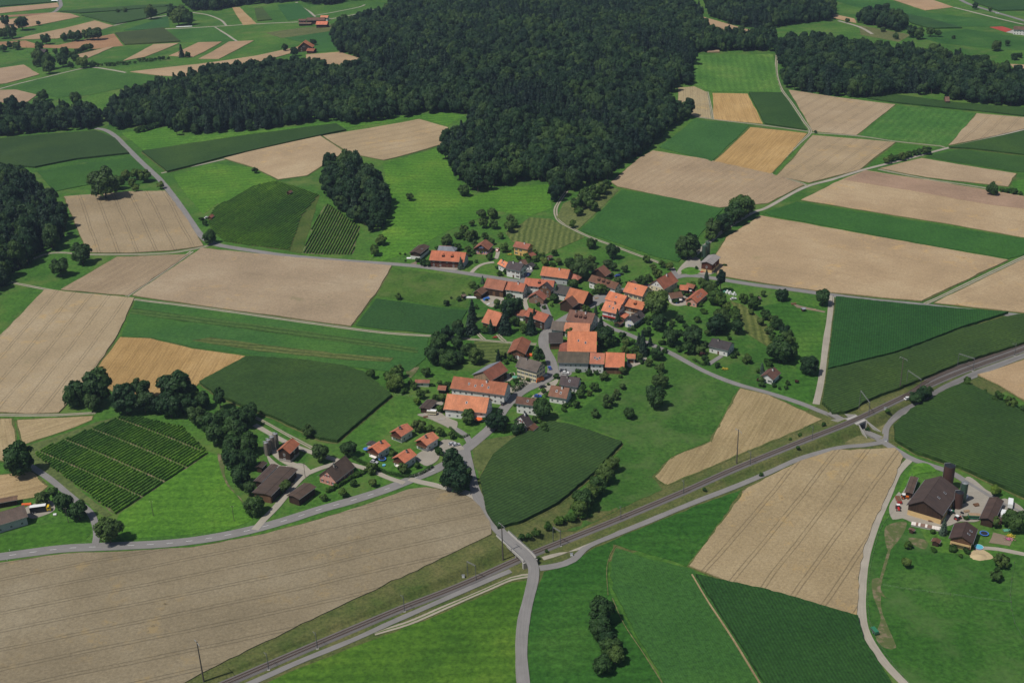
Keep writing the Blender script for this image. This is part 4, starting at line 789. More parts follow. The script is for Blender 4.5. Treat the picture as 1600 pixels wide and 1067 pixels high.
    if open_front:
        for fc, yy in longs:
            o = MB().box(-lw*.92, lw*.92, yy-.03, yy+.03, .1, ev*.8).build('opening_shade_panel', 'rubber_and_shade_black', top)  # dark sheet on the closed wall, stands in for the shade inside
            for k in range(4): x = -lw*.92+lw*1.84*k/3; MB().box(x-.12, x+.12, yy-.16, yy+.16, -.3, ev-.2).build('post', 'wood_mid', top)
    for k in range(chim):
        x = (-.45+.75*k)*l if chim > 1 else (.25 if rnd.random() < .5 else -.3)*l; y = -.16*w1; zr = rz-abs(y)*tp
        ch = MB().box(x-.38, x+.38, y-.38, y+.38, zr-.5, rz+.9).build('chimney', 'stone_wall' if rnd.random() < .6 else 'plaster_white', top); MB().box(x-.48, x+.48, y-.48, y+.48, rz+.9, rz+1.02).build('chimney_cap', 'paint_dark', ch)
    cp = math.cos(math.atan(tp))
    for k in range(sky_):
        x = (-.6+1.2*(k+.5)/sky_)*l*.8; y = -w1*(.45+.1*(k % 2)); zr = ev+(w1+y)*tp
        o = MB().box(-.5, .5, -.7, .7, .02, .10).build('skylight', 'paint_silver', top); o.location = (x, y, zr); o.rotation_euler = (math.atan(tp), 0, 0)
        p = MB().box(-.38, .38, -.56, .56, .10, .115).build('pane', 'glass', o)
    for k in range(dorm):
        x = (-.6+1.2*(k+.5)/dorm)*l*.85; y = -w1*.62; zr = ev+(w1+y)*tp; hh = 1.5
        d = MB().box(x-.75, x+.75, y, y+1.9, zr-.2, zr+hh).build('dormer', 'wood_red', top)
        q = MB(); q.prism([(x-1.05, zr+hh-.15), (x+1.05, zr+hh-.15), (x, zr+hh+.75)], 'y', y-.35, y+2.6); o = q.build('dormer_roof', roof, d); o.color = r1.color
        MB().box(x-.5, x+.5, y-.05, y+.05, zr+.25, zr+hh-.2).build('pane', 'glass', d)
    if balcony:
        for fc, yy in (longs if balcony[1] == 'long' else []):
            s_ = -1 if fc == 'y' else 1; b_ = MB().box(-lw*.9, lw*.9, min(yy, yy+s_*1.2), max(yy, yy+s_*1.2), 2.5, 2.7).build('balcony', 'wood_mid', top)
            MB().box(-lw*.9, lw*.9, yy+s_*1.2-.05, yy+s_*1.2+.05, 2.7, 3.6).build('railing', balcony[0], b_)
        if balcony[1] == 'end':
            for fc, xx in ends:
                s_ = 1 if fc == 'x' else -1; b_ = MB().box(min(xx, xx+s_*1.2), max(xx, xx+s_*1.2), y0*.9, y1*.9, 2.45, 2.65).build('balcony', 'wood_mid', top)
                MB().box(xx+s_*1.2-.05, xx+s_*1.2+.05, y0*.9, y1*.9, 2.65, 3.55).build('railing', balcony[0], b_)
    if awn:
        for fc, xx in ends[:1]:
            s_ = 1 if fc == 'x' else -1; q = MB(); x2 = xx+s_*2.6
            yc = y0*.35; q.add([(xx, yc-2, 2.4), (xx, yc+2, 2.4), (x2, yc+2, 1.9), (x2, yc-2, 1.9), (xx, yc-2, 2.34), (xx, yc+2, 2.34), (x2, yc+2, 1.84), (x2, yc-2, 1.84)], [(0, 1, 2, 3), (7, 6, 5, 4), (0, 3, 7, 4), (1, 5, 6, 2), (2, 6, 7, 3), (0, 4, 5, 1)]); q.build('awning', 'awning', top)
    top['_l'] = 0; del top['_l']
    return top, dict(l=l, lw=lw, y0=y0, y1=y1, ev=ev, rz=rz, w1=w1, w2=w2, tp=tp, c=c)
PW, PC, PG = 'plaster_white', 'plaster_cream', 'plaster_grey'; WD, WR, WM, WL = 'wood_dark', 'wood_red', 'wood_mid', 'wood_light'
TO, TR_, TB, TW, TD, EB = 'tile_orange', 'tile_red', 'tile_brown', 'tile_weathered', 'tile_dark', 'eternit_brown'
b = building
# upper row along the country road
b('shed', 'dark shed on a white base beside the country road', (656.7, 397), (671.7, 384.8), (648.3, 391.9), 4.6, WD, EB, 16, cat='shed', win=0, base=(PW, 2.2), sky_=1)
b('farmhouse', 'long orange-roofed farmhouse beside the country road with a blue spruce', (670.3, 406.4), (724.9, 410), (675.5, 391.4), 5.2, WR, TO, 36, cat='farmhouse', dorm=2, doors=3, win=.6, gable=(PG, .0))
b('outbuilding', 'small grey and red hip-roofed outbuilding behind the long farmhouse', (683.4, 391.1), (710.6, 393), (690, 384.8), 3.0, PW, 'sheet_grey', 32, cat='outbuilding', hip='r', roof2=TR_, win=.5)
b('chalet', 'dark chalet with blue shutters above the country road', (763.1, 390.9), (771.1, 382.5), (750.9, 382.3), 4.0, WD, TR_, 33, sh='shutter_blue', base=('plaster_pink', 1.8))
b('yellow_house', 'tall yellow house with dark shutters beside the hay meadow', (800.9, 385.3), (824.4, 390), (807, 377.8), 6.2, 'plaster_yellow', TR_, 32, sh='shutter_green', chim=1, doors=1)
b('garage', 'small red-roofed garage beside the yellow house', (830.9, 401.3), (838.4, 398), (826, 396.5), 2.5, WD, TR_, 25, cat='garage', win=0, doors=1)
b('house', 'orange-roofed half of the white double house', (776.6, 412), (789.7, 418.6), (780.3, 403.1), 4.4, PW, TO, 38, chim=1, sky_=2, gable=(WL, .6))
b('house', 'white double-house half with a dark grey roof', (789.2, 419.1), (812.7, 423.8), (795.8, 408.3), 6.2, PW, TD, 36, sh='shutter_brown', chim=1, doors=1)
b('house', 'brown-roofed house with solar panel behind the white double house', (817.8, 414.4), (825.3, 412.5), (809.4, 408.8), 4.5, PG, TB, 33, chim=0)
b('garage', 'small white garage with a dark roof by the parked cars', (832.3, 417.2), (837, 413.5), (826.5, 413.4), 2.6, PW, TD, 28, cat='garage', win=0, doors=1)
b('garden_hut', 'little red garden hut at the edge of the hay meadow', (859.5, 403.6), (864.7, 401.3), (855.8, 400.3), 2.4, WR, TB, 28, cat='hut', win=.6)
b('barn', 'wide orange-roofed barn with white lower wall in the upper village', (843.6, 430.3), (886.7, 435.8), (848.3, 416.3), 5.0, PG, TO, 40, cat='barn', win=.7, doors=1, chim=1, gable=(PG, .5))
b('annex', 'small hip-roofed red annex right of the wide orange barn', (888, 435), (903, 438), (893, 428), 3.4, WD, TR_, 33, cat='annex', win=0, hip='r')
b('barn', 'long red-roofed barn left of the white row house', (755.2, 449.2), (786.1, 454.4), (759.8, 433.8), 5.4, WM, TR_, 40, cat='barn', win=0, doors=2)
b('barn', 'low wing with an open gable in front of the long red barn', (752.3, 460.8), (764.1, 452.5), (744.6, 454.6), 3.6, WD, TB, 34, cat='barn', win=0, gable=(WM, .6))
b('house', 'white row house with a red roof left of the village centre', (788, 452.5), (817.5, 456.3), (793.6, 439.8), 5.4, PW, TO, 38, rcol=(.85, .85, .9), chim=1, doors=1, win=1.1)
b('house', 'long orange-roofed house with a dormer behind the dark gable', (818, 446), (863.9, 450.6), (816.1, 432.8), 5.4, PW, TO, 40, dorm=1, sky_=1, win=1)
b('house', 'dark-roofed gable house in the village centre', (861.1, 454.8), (865.8, 451.1), (849.4, 444.1), 5.6, WM, TD, 40, win=.8)
b('house', 'low brick house with a red roof beside the flower garden', (849.8, 468.9), (855.9, 462.8), (836.7, 458.1), 3.6, 'brick', TR_, 34, win=.6)
b('barn', 'bright orange barn roof between tall conifers', (751.9, 503.1), (775.3, 509.7), (755.2, 479.2), 4.2, WM, TO, 40, cat='barn', win=0, rcol=(1.15, 1.1, 1.1))
b('farmhouse', 'farmhouse with a patterned grey gable at the road bend', (818, 492.8), (850.5, 503.9), (823.6, 479.5), 5.8, WD, TR_, 36, cat='farmhouse', win=.7, doors=1, rcol=(1.1, 1, .95), gable=(PG, 0))
b('wing', 'low red wing left of the patterned-gable farmhouse', (803.4, 492.1), (818, 494.5), (813, 485), 3.6, PW, TR_, 30, cat='wing', win=.7)
b('house', 'white house with a dark roof left of the L-shaped barn', (865.5, 457), (888, 461.5), (871.7, 444.4), 4.8, PW, TD, 40)
b('barn', 'L-shaped orange barn beside the street bend', (881.9, 467.8), (911.4, 474.8), (894, 450.9), 5.0, WD, TO, 40, cat='barn', win=0, doors=2)
b('barn', 'brown cross wing of the L-shaped barn', (895, 480), (905.3, 473.4), (886, 465.5), 4.6, WD, TB, 38, cat='barn', win=0, roof2=TO)
b('house', 'brown-roofed white house with three red dormers', (883.8, 500.6), (924.1, 507.2), (895, 485.2), 5.8, PW, TB, 36, dorm=3, chim=2, sky_=1)
b('house', 'low orange-roofed row behind the big barn', (880.5, 517), (920.8, 519), (884.7, 503.9), 4.2, PW, TO, 35, rcol=(.95, 1, 1.05), win=.8)
b('house', 'low brown-roofed house at the main road', (859.8, 514.7), (880, 517), (864.5, 501.6), 4.2, PG, TW, 38)
b('shed', 'dark wooden shed beside the main road', (857.5, 536.3), (880, 535.8), (857.5, 519.8), 4.4, WD, TD, 35, cat='shed', win=0, doors=2)
b('house', 'orange-roofed house behind the red-balcony house', (944.7, 467.3), (972.5, 475.3), (951.3, 454.2), 5.4, PW, TO, 37, sky_=1)
b('house', 'orange-roofed house with a red balcony and white gable', (939, 485.2), (964.8, 490.8), (945.2, 469.2), 6.0, PW, TO, 38, chim=1, sky_=2, balcony=('paint_red', 'long'), sh='shutter_red')
b('annex', 'long low orange-roofed timber annex with a dormer', (975.3, 478), (1003.4, 484.5), (981.9, 466.7), 3.6, WM, TO, 35, cat='annex', dorm=1, doors=1, win=.7)
b('house', 'large orange-roofed cream house above the annex', (973, 455.5), (1003.9, 463.3), (982.8, 441.4), 6.4, PC, TO, 36, rcol=(1.05, 1, .95), sh='shutter_green', sky_=1)
b('shed', 'small orange lean-to beside the red-balcony house', (976.3, 497.9), (983.9, 491.6), (970.5, 493.5), 2.8, WM, TO, 20, cat='shed', win=0)
b('house', 'white gable house with blue shutters and dark roof', (990.8, 505.2), (1008.6, 493.4), (983.8, 494.8), 4.2, PW, TD, 40, sh='shutter_blue', dorm=1)
b('carport', 'little brown carport in front of the blue-shuttered house', (969.2, 507.3), (975.5, 502.6), (964.8, 503.4), 2.4, WD, TB, 22, cat='carport', win=0)
b('barn', 'brown-roofed barn behind the long brown house', (946.1, 432), (955.5, 425.6), (931.1, 423), 4.4, WD, TB, 36, cat='barn', win=0, rcol=(1.3, 1.15, 1.05), doors=1)
b('house', 'long brown-roofed house with orange patch and dormers', (918.4, 438.8), (961.1, 452.1), (919.8, 426.1), 5.0, PW, TB, 36, dorm=3, rcol=(1.15, 1.05, 1))
b('shed', 'tiny brown shed above the large cream house', (992.5, 443.9), (995.8, 442), (987, 439.5), 2.6, WD, TB, 30, cat='shed', win=0)
b('farmhouse', 'big red-roofed farmhouse with a cream gable at the fork', (1037.7, 452.1), (1060.5, 439.2), (1024.1, 438), 5.6, PC, TR_, 40, cat='farmhouse', chim=1, gable=(PW, 1.0), win=.9)
b('shed', 'low orange-roofed shed behind the pink gable house', (1060.9, 452.8), (1075, 453.8), (1063.8, 445.3), 3.0, WD, TO, 28, cat='shed', win=0, open_front=True)
b('outbuilding', 'red-brown outbuilding beside the tall columnar tree', (1070, 447.5), (1083.5, 451), (1070.5, 440.2), 4.2, WD, TR_, 33, cat='outbuilding', win=0)
b('house', 'low brown-roofed house beside the huge walnut tree', (1048.3, 466.9), (1068, 464.1), (1046, 457.5), 3.4, PW, TB, 30, win=.8)
b('house', 'pink gable house with an orange-brown roof', (1089.3, 473.6), (1106.4, 458.6), (1079.2, 466.1), 3.4, 'plaster_pink', TR_, 33, sky_=3, rcol=(1.15, 1.05, 1))
b('barn', 'dark red barn with a pale sheet roof and silos', (1113.4, 413.6), (1126.1, 401.7), (1104.1, 408.3), 7.0, WR, 'sheet_light', 18, cat='barn', win=.3, base=('plaster_ochre', 2.4), doors=1)
# lower village
b('barn', 'red hip barn beside the mown lawn', (820.8, 553.6), (830.2, 533.1), (805.3, 547.9), 4.0, WD, TR_, 27, cat='barn', win=.4, gable=(WM, .6))
b('porch', 'small tiled porch on the red hip barn', (812, 556.5), (816, 553.5), (806.5, 554), 2.8, PW, TR_, 25, cat='porch', win=0)
b('house', 'three-storey cream house with green shutters on the main road', (804.8, 572.5), (838.6, 581.9), (812.8, 557), 7.4, PC, TW, 38, sh='shutter_green', chim=1, doors=1, win=1.15)
b('barn', 'big red barn with a pale timber gable and grey lean-to', (766.9, 595.2), (794.3, 578.6), (753.6, 580.5), 5.2, WD, TR_, 38, cat='barn', win=0, L=(736.4, 587), roof2='sheet_grey', gable=(WL, .0), doors=2)
b('farmhouse', 'huge red-roofed farmhouse with a white right facade', (703, 606.5), (788.4, 617.5), (713.6, 589.2), 6.4, PW, TR_, 36, cat='farmhouse', win=.9, sky_=4, rcol=(1.15, 1.05, 1), chim=1)
b('farmhouse', 'front half of the huge farmhouse under patchy orange tiles', (693, 638.9), (759.5, 645.5), (700.9, 615.5), 5.4, PW, TO, 37, cat='farmhouse', win=.7, doors=1, sky_=1)
b('barn', 'dark wooden gate barn at the left end of the huge farmhouse', (692.5, 640), (715, 642.5), (695, 628), 4.6, WD, TO, 34, cat='barn', win=0, doors=2, rcol=(1.12, 1.08, 1.05))
b('shed', 'open dark shed beside the caravan', (671, 640), (684, 626.5), (661.5, 639.5), 3.2, WD, EB, 12, cat='shed', win=0, open_front=True)
b('garden_shed', 'red-tiled garden house with a little turret', (647.5, 598), (671, 598.5), (650, 593.2), 2.7, PW, TR_, 28, cat='shed', win=.7)
b('garden_shed', 'small red-tiled garden shed left of the huge farmhouse', (683.1, 608.9), (696.3, 609.8), (684, 601.9), 2.6, WD, TR_, 30, cat='shed', win=0)
b('house', 'white house with a long grey dormer below the main road', (804.5, 630), (841, 635), (806, 618.4), 6.2, PW, TB, 33, rcol=(.8, .8, .85), sky_=1, win=1.1)
b('house', 'white gable house with a dark roof above the maize', (823.8, 666.7), (834, 661), (809.2, 651.7), 4.0, PW, TD, 42, sh='shutter_red', chim=1)
b('annex', 'brown-tiled timber annex of the white gable house', (833.1, 672.8), (841.6, 666.3), (826.5, 667), 2.6, WM, TB, 33, cat='annex', win=0, rcol=(1.2, 1, .95))
b('house', 'pinkish brown-tiled house with two skylights', (856, 618.4), (885.2, 623.1), (860.3, 601.6), 4.2, PW, TB, 38, rcol=(1.5, 1.35, 1.3), sky_=2, chim=1, awn=None)
b('house', 'dark-roofed house behind the pinkish brown house', (873, 601.1), (903, 604.8), (874.4, 586.1), 4.2, PW, TD, 38, chim=1, sky_=1)
b('farmhouse', 'long blue-white farmhouse with a brown roof', (870.6, 566.5), (920.3, 567.6), (871.1, 549), 6.2, PG, TW, 38, cat='farmhouse', win=1.2)
b('house', 'orange-roofed middle section with three skylights', (920.8, 568.1), (944.2, 569), (921.7, 550.8), 6.2, PW, TO, 38, rcol=(.95, .95, 1), sky_=3, win=1.1)
b('barn', 'orange-roofed barn end with a drooping roof', (945, 573.5), (975.5, 574.5), (944.7, 550.3), 4.6, WM, TO, 38, cat='barn', win=0, rcol=(.98, .98, 1))
b('annex', 'small orange-roofed annex at the right end of the long farmhouse', (978.4, 560.2), (993, 560.6), (977.5, 552.8), 3.3, PW, TO, 33, cat='annex', win=0, doors=1)
b('barn', 'huge bright orange barn roof behind the long farmhouse', (886, 549.5), (932, 550), (890.8, 518), 6.0, WD, TO, 42, cat='barn', win=0, rcol=(1.12, 1.1, 1.05), sky_=2)
b('annex', 'red hipped annex left of the huge orange barn', (872.5, 549.5), (889, 550), (880, 534), 3.4, WD, TR_, 35, cat='annex', win=0, hip='l')
b('bungalow', 'dark-roofed bungalow with an awning above the lane', (1106.1, 540.7), (1137.6, 547.9), (1115.3, 529.5), 4.2, PW, TD, 28, cat='bungalow', chim=1, doors=1, sh=None)
b('house', 'white gable cottage with a brown roof beside the lane', (1208.5, 593.5), (1220.3, 582.4), (1198, 584.7), 3.4, PW, TB, 32, sh='shutter_green', chim=1, rcol=(.85, .85, .9))
for lab, A_, B_, R_ in [('back left of the four orange-roofed new houses', (627.1, 682.2), (646.2, 670.4), (617.8, 672.1)), ('right one of the four orange-roofed new houses beside the parking court', (667, 696.3), (686.4, 683.7), (657.4, 686.1)),
                        ('left one of the four orange-roofed new houses with a trampoline', (591.4, 708.1), (610.8, 695.7), (582.1, 697.9)), ('front one of the four orange-roofed new houses behind the hedge', (632.4, 723.3), (651.8, 710.3), (622, 712.6))]:
    b('new_house', lab, A_, B_, R_, 4.3, PW, TO, 29, gable=(WR, .62), balcony=('wood_mid', 'end'), chim=1, win=.8, rcol=(.98, .95, .95), awn=1 if 'left one' in lab or 'front one' in lab else None)
b('garden_shed', 'small dark shed behind the trampoline house', (583, 696.5), (589, 691), (578, 692), 2.5, PW, TD, 15, cat='shed', win=0)
# farm at the lower left
b('barn', 'red-roofed barn beside the rusty silos', (453.1, 708.6), (468.9, 693.5), (441.3, 698.8), 6.0, WD, TR_, 36, cat='barn', win=.3, rcol=(1.25, 1.1, 1), base=('stone_wall', 1.6))
b('barn', 'long brown sheet-roofed farm shed', (423.3, 774.8), (465.5, 732.9), (416, 767.5), 4.6, WM, EB, 12, L=(393.5, 770.8), cat='barn', win=0, open_front=True)
b('barn', 'lower brown shed attached to the long farm shed', (408.1, 753.4), (435.3, 726.6), (402.5, 750.3), 3.6, WD, EB, 10, L=(396.3, 750), cat='barn', win=0)
b('shed', 'small dark shed above the brown farm sheds', (409.5, 731.1), (417.7, 722.4), (404.2, 727), 3.2, WD, EB, 18, cat='shed', win=0)
b('shed', 'separate dark brown shed beside the main road', (467, 780.3), (494.5, 760.3), (458, 773), 4.2, WD, EB, 14, L=(448.8, 770.3), cat='shed', win=0)
b('farmhouse', 'pink farmhouse under a large brown roof', (524.2, 752.5), (555, 728.9), (508.3, 734.3), 3.6, 'plaster_pink', TW, 42, cat='farmhouse', chim=1, rcol=(.8, .78, .75), sh='shutter_red')
# farm on the right
b('barn', 'great brown cattle barn with a yellow base on the right', (1473, 805.4), (1500.2, 765.1), (1442.2, 782.6), 5.4, WD, EB, 26, L=(1416.9, 787), cat='barn', win=0, base=('plaster_ochre', 2.6), doors=1, sky_=2)
b('shed', 'lean-to shed on the left of the great cattle barn', (1426, 771), (1435, 746), (1420, 769.5), 3.4, WD, EB, 8, L=(1413, 770), cat='shed', win=0)
b('shed', 'long brown-roofed machine shed on the right', (1553.4, 815.7), (1568.8, 782.2), (1543.8, 808.7), 3.6, WD, EB, 24, L=(1529.1, 813), cat='shed', win=0)
b('farmhouse', 'yellow farmhouse with a brown roof beside two pools', (1519.9, 849.8), (1528.1, 826.2), (1502.6, 837.6), 4.4, 'plaster_ochre', EB, 27, L=(1482.5, 841.3), cat='farmhouse', gable=(WM, .68), sky_=2, balcony=('plaster_ochre', 'end'))
b('hut', 'small brown hut in the farm garden beside the spruce', (1428, 829.5), (1430.5, 827), (1424, 826.5), 2.0, WD, TB, 15, cat='hut', win=0)
b('hut', 'small brown poultry hut left of the yellow farmhouse', (1468, 849), (1471, 843.5), (1462.5, 844), 2.2, WD, TB, 18, cat='hut', win=0)
b('shed', 'little brown shed behind the machine shed', (1566, 814), (1570, 811), (1562, 811), 2.4, WD, EB, 10, cat='shed', win=0)
# farm at the left edge
b('farmhouse', 'grey-walled farmhouse with a weathered roof at the left edge', (-12, 823.5), (43.9, 806.8), (-16, 804.5), 4.6, PG, TW, 36, cat='farmhouse', win=.6, rcol=(1, .95, .95))
b('shed', 'flat brown shed at the left edge above the tanker', (-14, 788), (27, 780.5), (-15, 783), 3.2, WD, TB, 12, cat='shed', win=0)
# far farms
b('far_barn', 'far brown-roofed farm building', (478.3, 32.6), (507.5, 32), (478.3, 28), 5.0, WD, TB, 28, cat='barn', win=0)
b('far_house', 'left house of the far farm', (465.9, 32.8), (477.7, 32.6), (466.3, 30.2), 6.0, WM, TB, 25)
b('far_shed', 'low front shed of the far farm', (466, 37.6), (486, 37.6), (466, 34.8), 3.0, WD, TB, 20, cat='shed', win=0)
b('far_barn', 'far orange-roofed barn right of the farm', (493, 39), (511, 39), (493.4, 33.4), 4.2, WD, TO, 33, cat='barn', win=0)
b('far_barn', 'far small orange barn behind the farm', (500, 28.3), (512, 28.3), (500, 24.3), 4.4, PW, TO, 30, cat='barn', win=0)
b('far_chalet', 'far big orange-roofed chalet beside the wood', (488.4, 74.8), (491.5, 71), (474.3, 65.8), 4.4, WD, TO, 33, L=(464.2, 74.2), win=.5)
b('far_shed', 'red annex in front of the far chalet', (478, 80), (490, 80.5), (480, 75.5), 3.0, WR, TR_, 25, cat='shed', win=0)
b('far_hut', 'far brown hut among orchard trees', (52.5, 82), (70, 82), (55, 77), 3.0, WD, TD, 30, cat='hut', win=0)
b('far_building', 'far white building beside the sports court', (1583, 46.5), (1612, 48), (1586, 41.5), 6.2, PW, TB, 25, cat='building')
b('vineyard_hut', 'small vineyard hut with a white terrace', (453, 302), (458, 299.5), (449.5, 299.5), 2.3, WD, TB, 30, cat='hut', win=0)
b('vineyard_hut', 'small red-roofed vineyard hut beside the white car', (330.5, 340.5), (335, 337), (326.5, 338), 2.3, WM, TR_, 35, cat='hut', win=0)
b('field_hut', 'little hut tucked against the right wood', (1474, 154.5), (1481, 154.5), (1475, 150.5), 2.6, WM, TB, 33, cat='hut', win=0)
b('allotment_shed', 'brown-roofed allotment shed behind the dark shrubs', (1182, 467.3), (1190, 466.3), (1181.5, 464), 2.4, 'wood_mid', TW, 15, cat='shed', win=0)
b('allotment_shed', 'small blue-roofed allotment shed in the meadow', (1254.5, 483.5), (1260, 482.5), (1254, 480.5), 2.0, WD, 'sheet_grey', 12, cat='shed', win=0)
b('garden_shed', 'tiny flat shed left of the low barn wing', (723.5, 463.3), (729.5, 461.5), (722.5, 460), 2.2, WD, TW, 12, cat='shed', win=0)
# ---------------------------------------------------------------- trees: crowns of leaf-clump faces over lobes, trunks with limbs (unit size: crown radius 1)
def leaf_quads(P, Nn, size, r_):
    n = len(P); rv = r_.normal(size=(n, 3)); t = np.cross(Nn, rv); t /= np.linalg.norm(t, axis=1)[:, None]+1e-9; bt = np.cross(Nn, t)
    s = (size*r_.uniform(.6, 1.35, n))[:, None]; a = r_.uniform(.55, 1.0, n)[:, None]
    V = np.stack([P-t*s-bt*s*a, P+t*s-bt*s*a*.7, P+t*s*.8+bt*s*a, P-t*s*.9+bt*s*a*.8], 1).reshape(-1, 3)
    return V, [(4*i, 4*i+1, 4*i+2, 4*i+3) for i in range(n)]
def crown_points(r_, n, h, nl, flat_=1.0, low=-.75):
    cs = []
    while len(cs) < nl:
        v = r_.normal(size=3); v /= np.linalg.norm(v)
        if v[2] < low: continue
        rad = r_.uniform(.17, .40); cs.append((v*np.array([1, 1, h])*(1-rad*.85)*r_.uniform(.62, 1.12), rad))
    w = np.array([c[1]**2 for c in cs]); w /= w.sum(); k = r_.choice(nl, n, p=w); C = np.array([c[0] for c in cs])[k]; Rr = np.array([c[1] for c in cs])[k]
    d = r_.normal(size=(n, 3)); d /= np.linalg.norm(d, axis=1)[:, None]; d[:, 2] = np.where(d[:, 2] < -.45, -d[:, 2], d[:, 2])
    P = C+d*(Rr*r_.uniform(.55, 1.22, n))[:, None]*np.array([1, 1, flat_])
    out = P/np.array([1, 1, h]); out /= np.linalg.norm(out, axis=1)[:, None]+1e-9
    Nn = d*.8+out*.5+r_.normal(size=(n, 3))*.42; Nn /= np.linalg.norm(Nn, axis=1)[:, None]; return P, Nn
def trunk_mb(r_, hc, r0, limbs=5, mi=0):
    mb = MB(); mb.cyl((0, 0, -.15), (0, 0, hc*.75), r0, r0*.72, 7, mi); mb.cyl((0, 0, hc*.75), (.03, .02, hc+.3), r0*.72, r0*.25, 6, mi)
    for k in range(limbs):
        a = 6.283*k/limbs+r_.uniform(-.4, .4); z0 = hc*r_.uniform(.55, .95); L = r_.uniform(.45, .7)
        mb.cyl((0, 0, z0), (math.cos(a)*L, math.sin(a)*L, z0+r_.uniform(.3, .6)), r0*.42, r0*.12, 5, mi)
    return mb
def pydata(name, V, F_, mat, zoff=0):
    V = V+np.array([0, 0, zoff]); me = bpy.data.meshes.new(name); me.from_pydata(V.tolist(), [], F_); me.materials.append(MATS[mat]); me.update(); return me
PROTO = {}
def broad(key, seed, n, h, nl, leaf, size, hc, r0, low=-.6):
    r_ = np.random.default_rng(seed); P, Nn = crown_points(r_, n, h, nl, 1, low); P2, N2 = crown_points(r_, n//5, h*.7, 6); P = np.concatenate([P, P2*.7]); Nn = np.concatenate([Nn, N2])
    V, F_ = leaf_quads(P, Nn, size, r_); PROTO[key] = (pydata('crown', V, F_, leaf, hc), trunk_mb(r_, hc, r0).mesh('trunk', ['bark']), hc, h)
def conifer(key, seed, n_w, leaf, rad, H_, size, hc0=.06, taper=1.0):
    """unit: total height H_, base radius rad"""
    r_ = np.random.default_rng(seed); Ps = []; Ns = []
    for k in range(n_w):
        f = (k+.5)/n_w; z = H_*(hc0+(1-hc0)*f); rr = rad*(1-f)**(.8*taper)*r_.uniform(.82, 1.12)+.02*rad; nb_ = max(4, int(11*(1-f)+4))
        for j in range(nb_):
            a = 6.283*(j+r_.uniform(-.3, .3))/nb_+k*.7; L = rr*r_.uniform(.75, 1.12); m = max(2, int(5*(1-f)+1.5))
            for q in range(m):
                t = (q+.6)/m; x = L*t; Ps.append((math.cos(a)*x+r_.normal(0, .03)*rad, math.sin(a)*x+r_.normal(0, .03)*rad, z-.28*x*(.4+t)+r_.normal(0, .02)*H_*.3))
                v = np.array([math.cos(a)*.75, math.sin(a)*.75, .75])+r_.normal(size=3)*.33; Ns.append(v/np.linalg.norm(v))
    V, F_ = leaf_quads(np.array(Ps), np.array(Ns), size, r_); mb = MB(); mb.cyl((0, 0, -.1), (0, 0, H_*.97), rad*.09, rad*.015, 7)
    for j in range(5): a = 1.257*j; mb.cyl((0, 0, H_*.2), (math.cos(a)*rad*.6, math.sin(a)*rad*.6, H_*.17), rad*.03, rad*.01, 4)
    PROTO[key] = (pydata('crown', V, F_, leaf), mb.mesh('trunk', ['bark']), H_/2, H_/2)
for i in range(4): broad('big%d' % i, 10+i, 5600, 1.0+.12*(i % 2), 26+3*i, 'leaf_broad', .075, 1.02+.06*i, .07, -.9)
for i in range(4): broad('wood%d' % i, 110+i, 4600, 1.0+.1*(i % 2), 20+3*i, 'leaf_forest', .08, 1.05+.06*i, .07, -.9)
broad('woodtall0', 162, 3200, 1.6, 18, 'leaf_forest', .095, 1.7, .08)
for i in range(4): broad('tree%d' % i, 30+i, 2300, .9+.1*(i % 3), 16+2*i, 'leaf_fruit', .105, 1.02, .07, -.8)
for i in range(3): broad('bush%d' % i, 50+i, 1000, .75, 8, 'leaf_hedge', .15, .62, .05, -.2)
broad('light0', 60, 1800, 1.0, 10, 'leaf_light', .115, 1.1, .07); broad('red0', 61, 1200, .9, 8, 'leaf_red', .14, .8, .06); broad('tall0', 62, 3200, 1.75, 18, 'leaf_broad', .095, 1.8, .08); broad('column0', 63, 4200, 2.6, 26, 'leaf_conifer', .12, 2.5, .09)
for i in range(4): conifer('spruce%d' % i, 70+i, 30, 'leaf_conifer', 1, 3.7+.4*(i % 3), .14, .06, .8)
for i in range(2): conifer('bluespruce%d' % i, 80+i, 20, 'leaf_blue', 1, 3.0+.6*i, .15, .04)
NAMES = {'wood': 'broadleaf_tree', 'woodtall': 'broadleaf_tree', 'big': 'broadleaf_tree', 'tree': 'orchard_tree', 'bush': 'shrub', 'light': 'pale_tree', 'red': 'red_shrub', 'tall': 'tall_tree', 'column': 'columnar_tree', 'spruce': 'spruce_tree', 'bluespruce': 'blue_spruce'}
CNT = {'big': 4, 'tree': 4, 'bush': 3, 'light': 1, 'red': 1, 'tall': 1, 'column': 1, 'spruce': 4, 'bluespruce': 2}
LOOK = {'big': 'round broadleaf tree', 'tree': 'rounded orchard tree', 'bush': 'low leafy shrub', 'light': 'pale yellow-green tree', 'red': 'dark red-leaved shrub', 'tall': 'tall leafy tree', 'column': 'tall dark columnar tree', 'spruce': 'dark pointed spruce', 'bluespruce': 'blue-grey spruce'}
TREES = []
def plant(kind, loc, r, rz=None, hs=1.0):
    k = kind+str(random.randrange(CNT[kind])); cr, tr, hc, h = PROTO[k]
    t = empty(NAMES[kind], loc, random.uniform(0, 6.28) if rz is None else rz, (float(r), float(r)*random.uniform(.9, 1.1), float(r)*hs))
    obj('crown', cr, t); obj('trunk' if kind != 'bush' else 'stem', tr, t); return t
def T(px, py, rp, kind='tree', hs=1.0):           # crown centre and crown radius as seen
    g = G(px, py+rp); s = pxscale(g); r = rp/s*1.08; k = kind+'0'; hc = PROTO[k][2]*r*hs
    p = G(px, py, hc); p[2] = z1(p[0], p[1]); t = plant(kind, p, r, None, hs); TREES.append((t, kind, r, px, py)); return t
B_, O_, S_h = 'big', 'tree', 'bush'
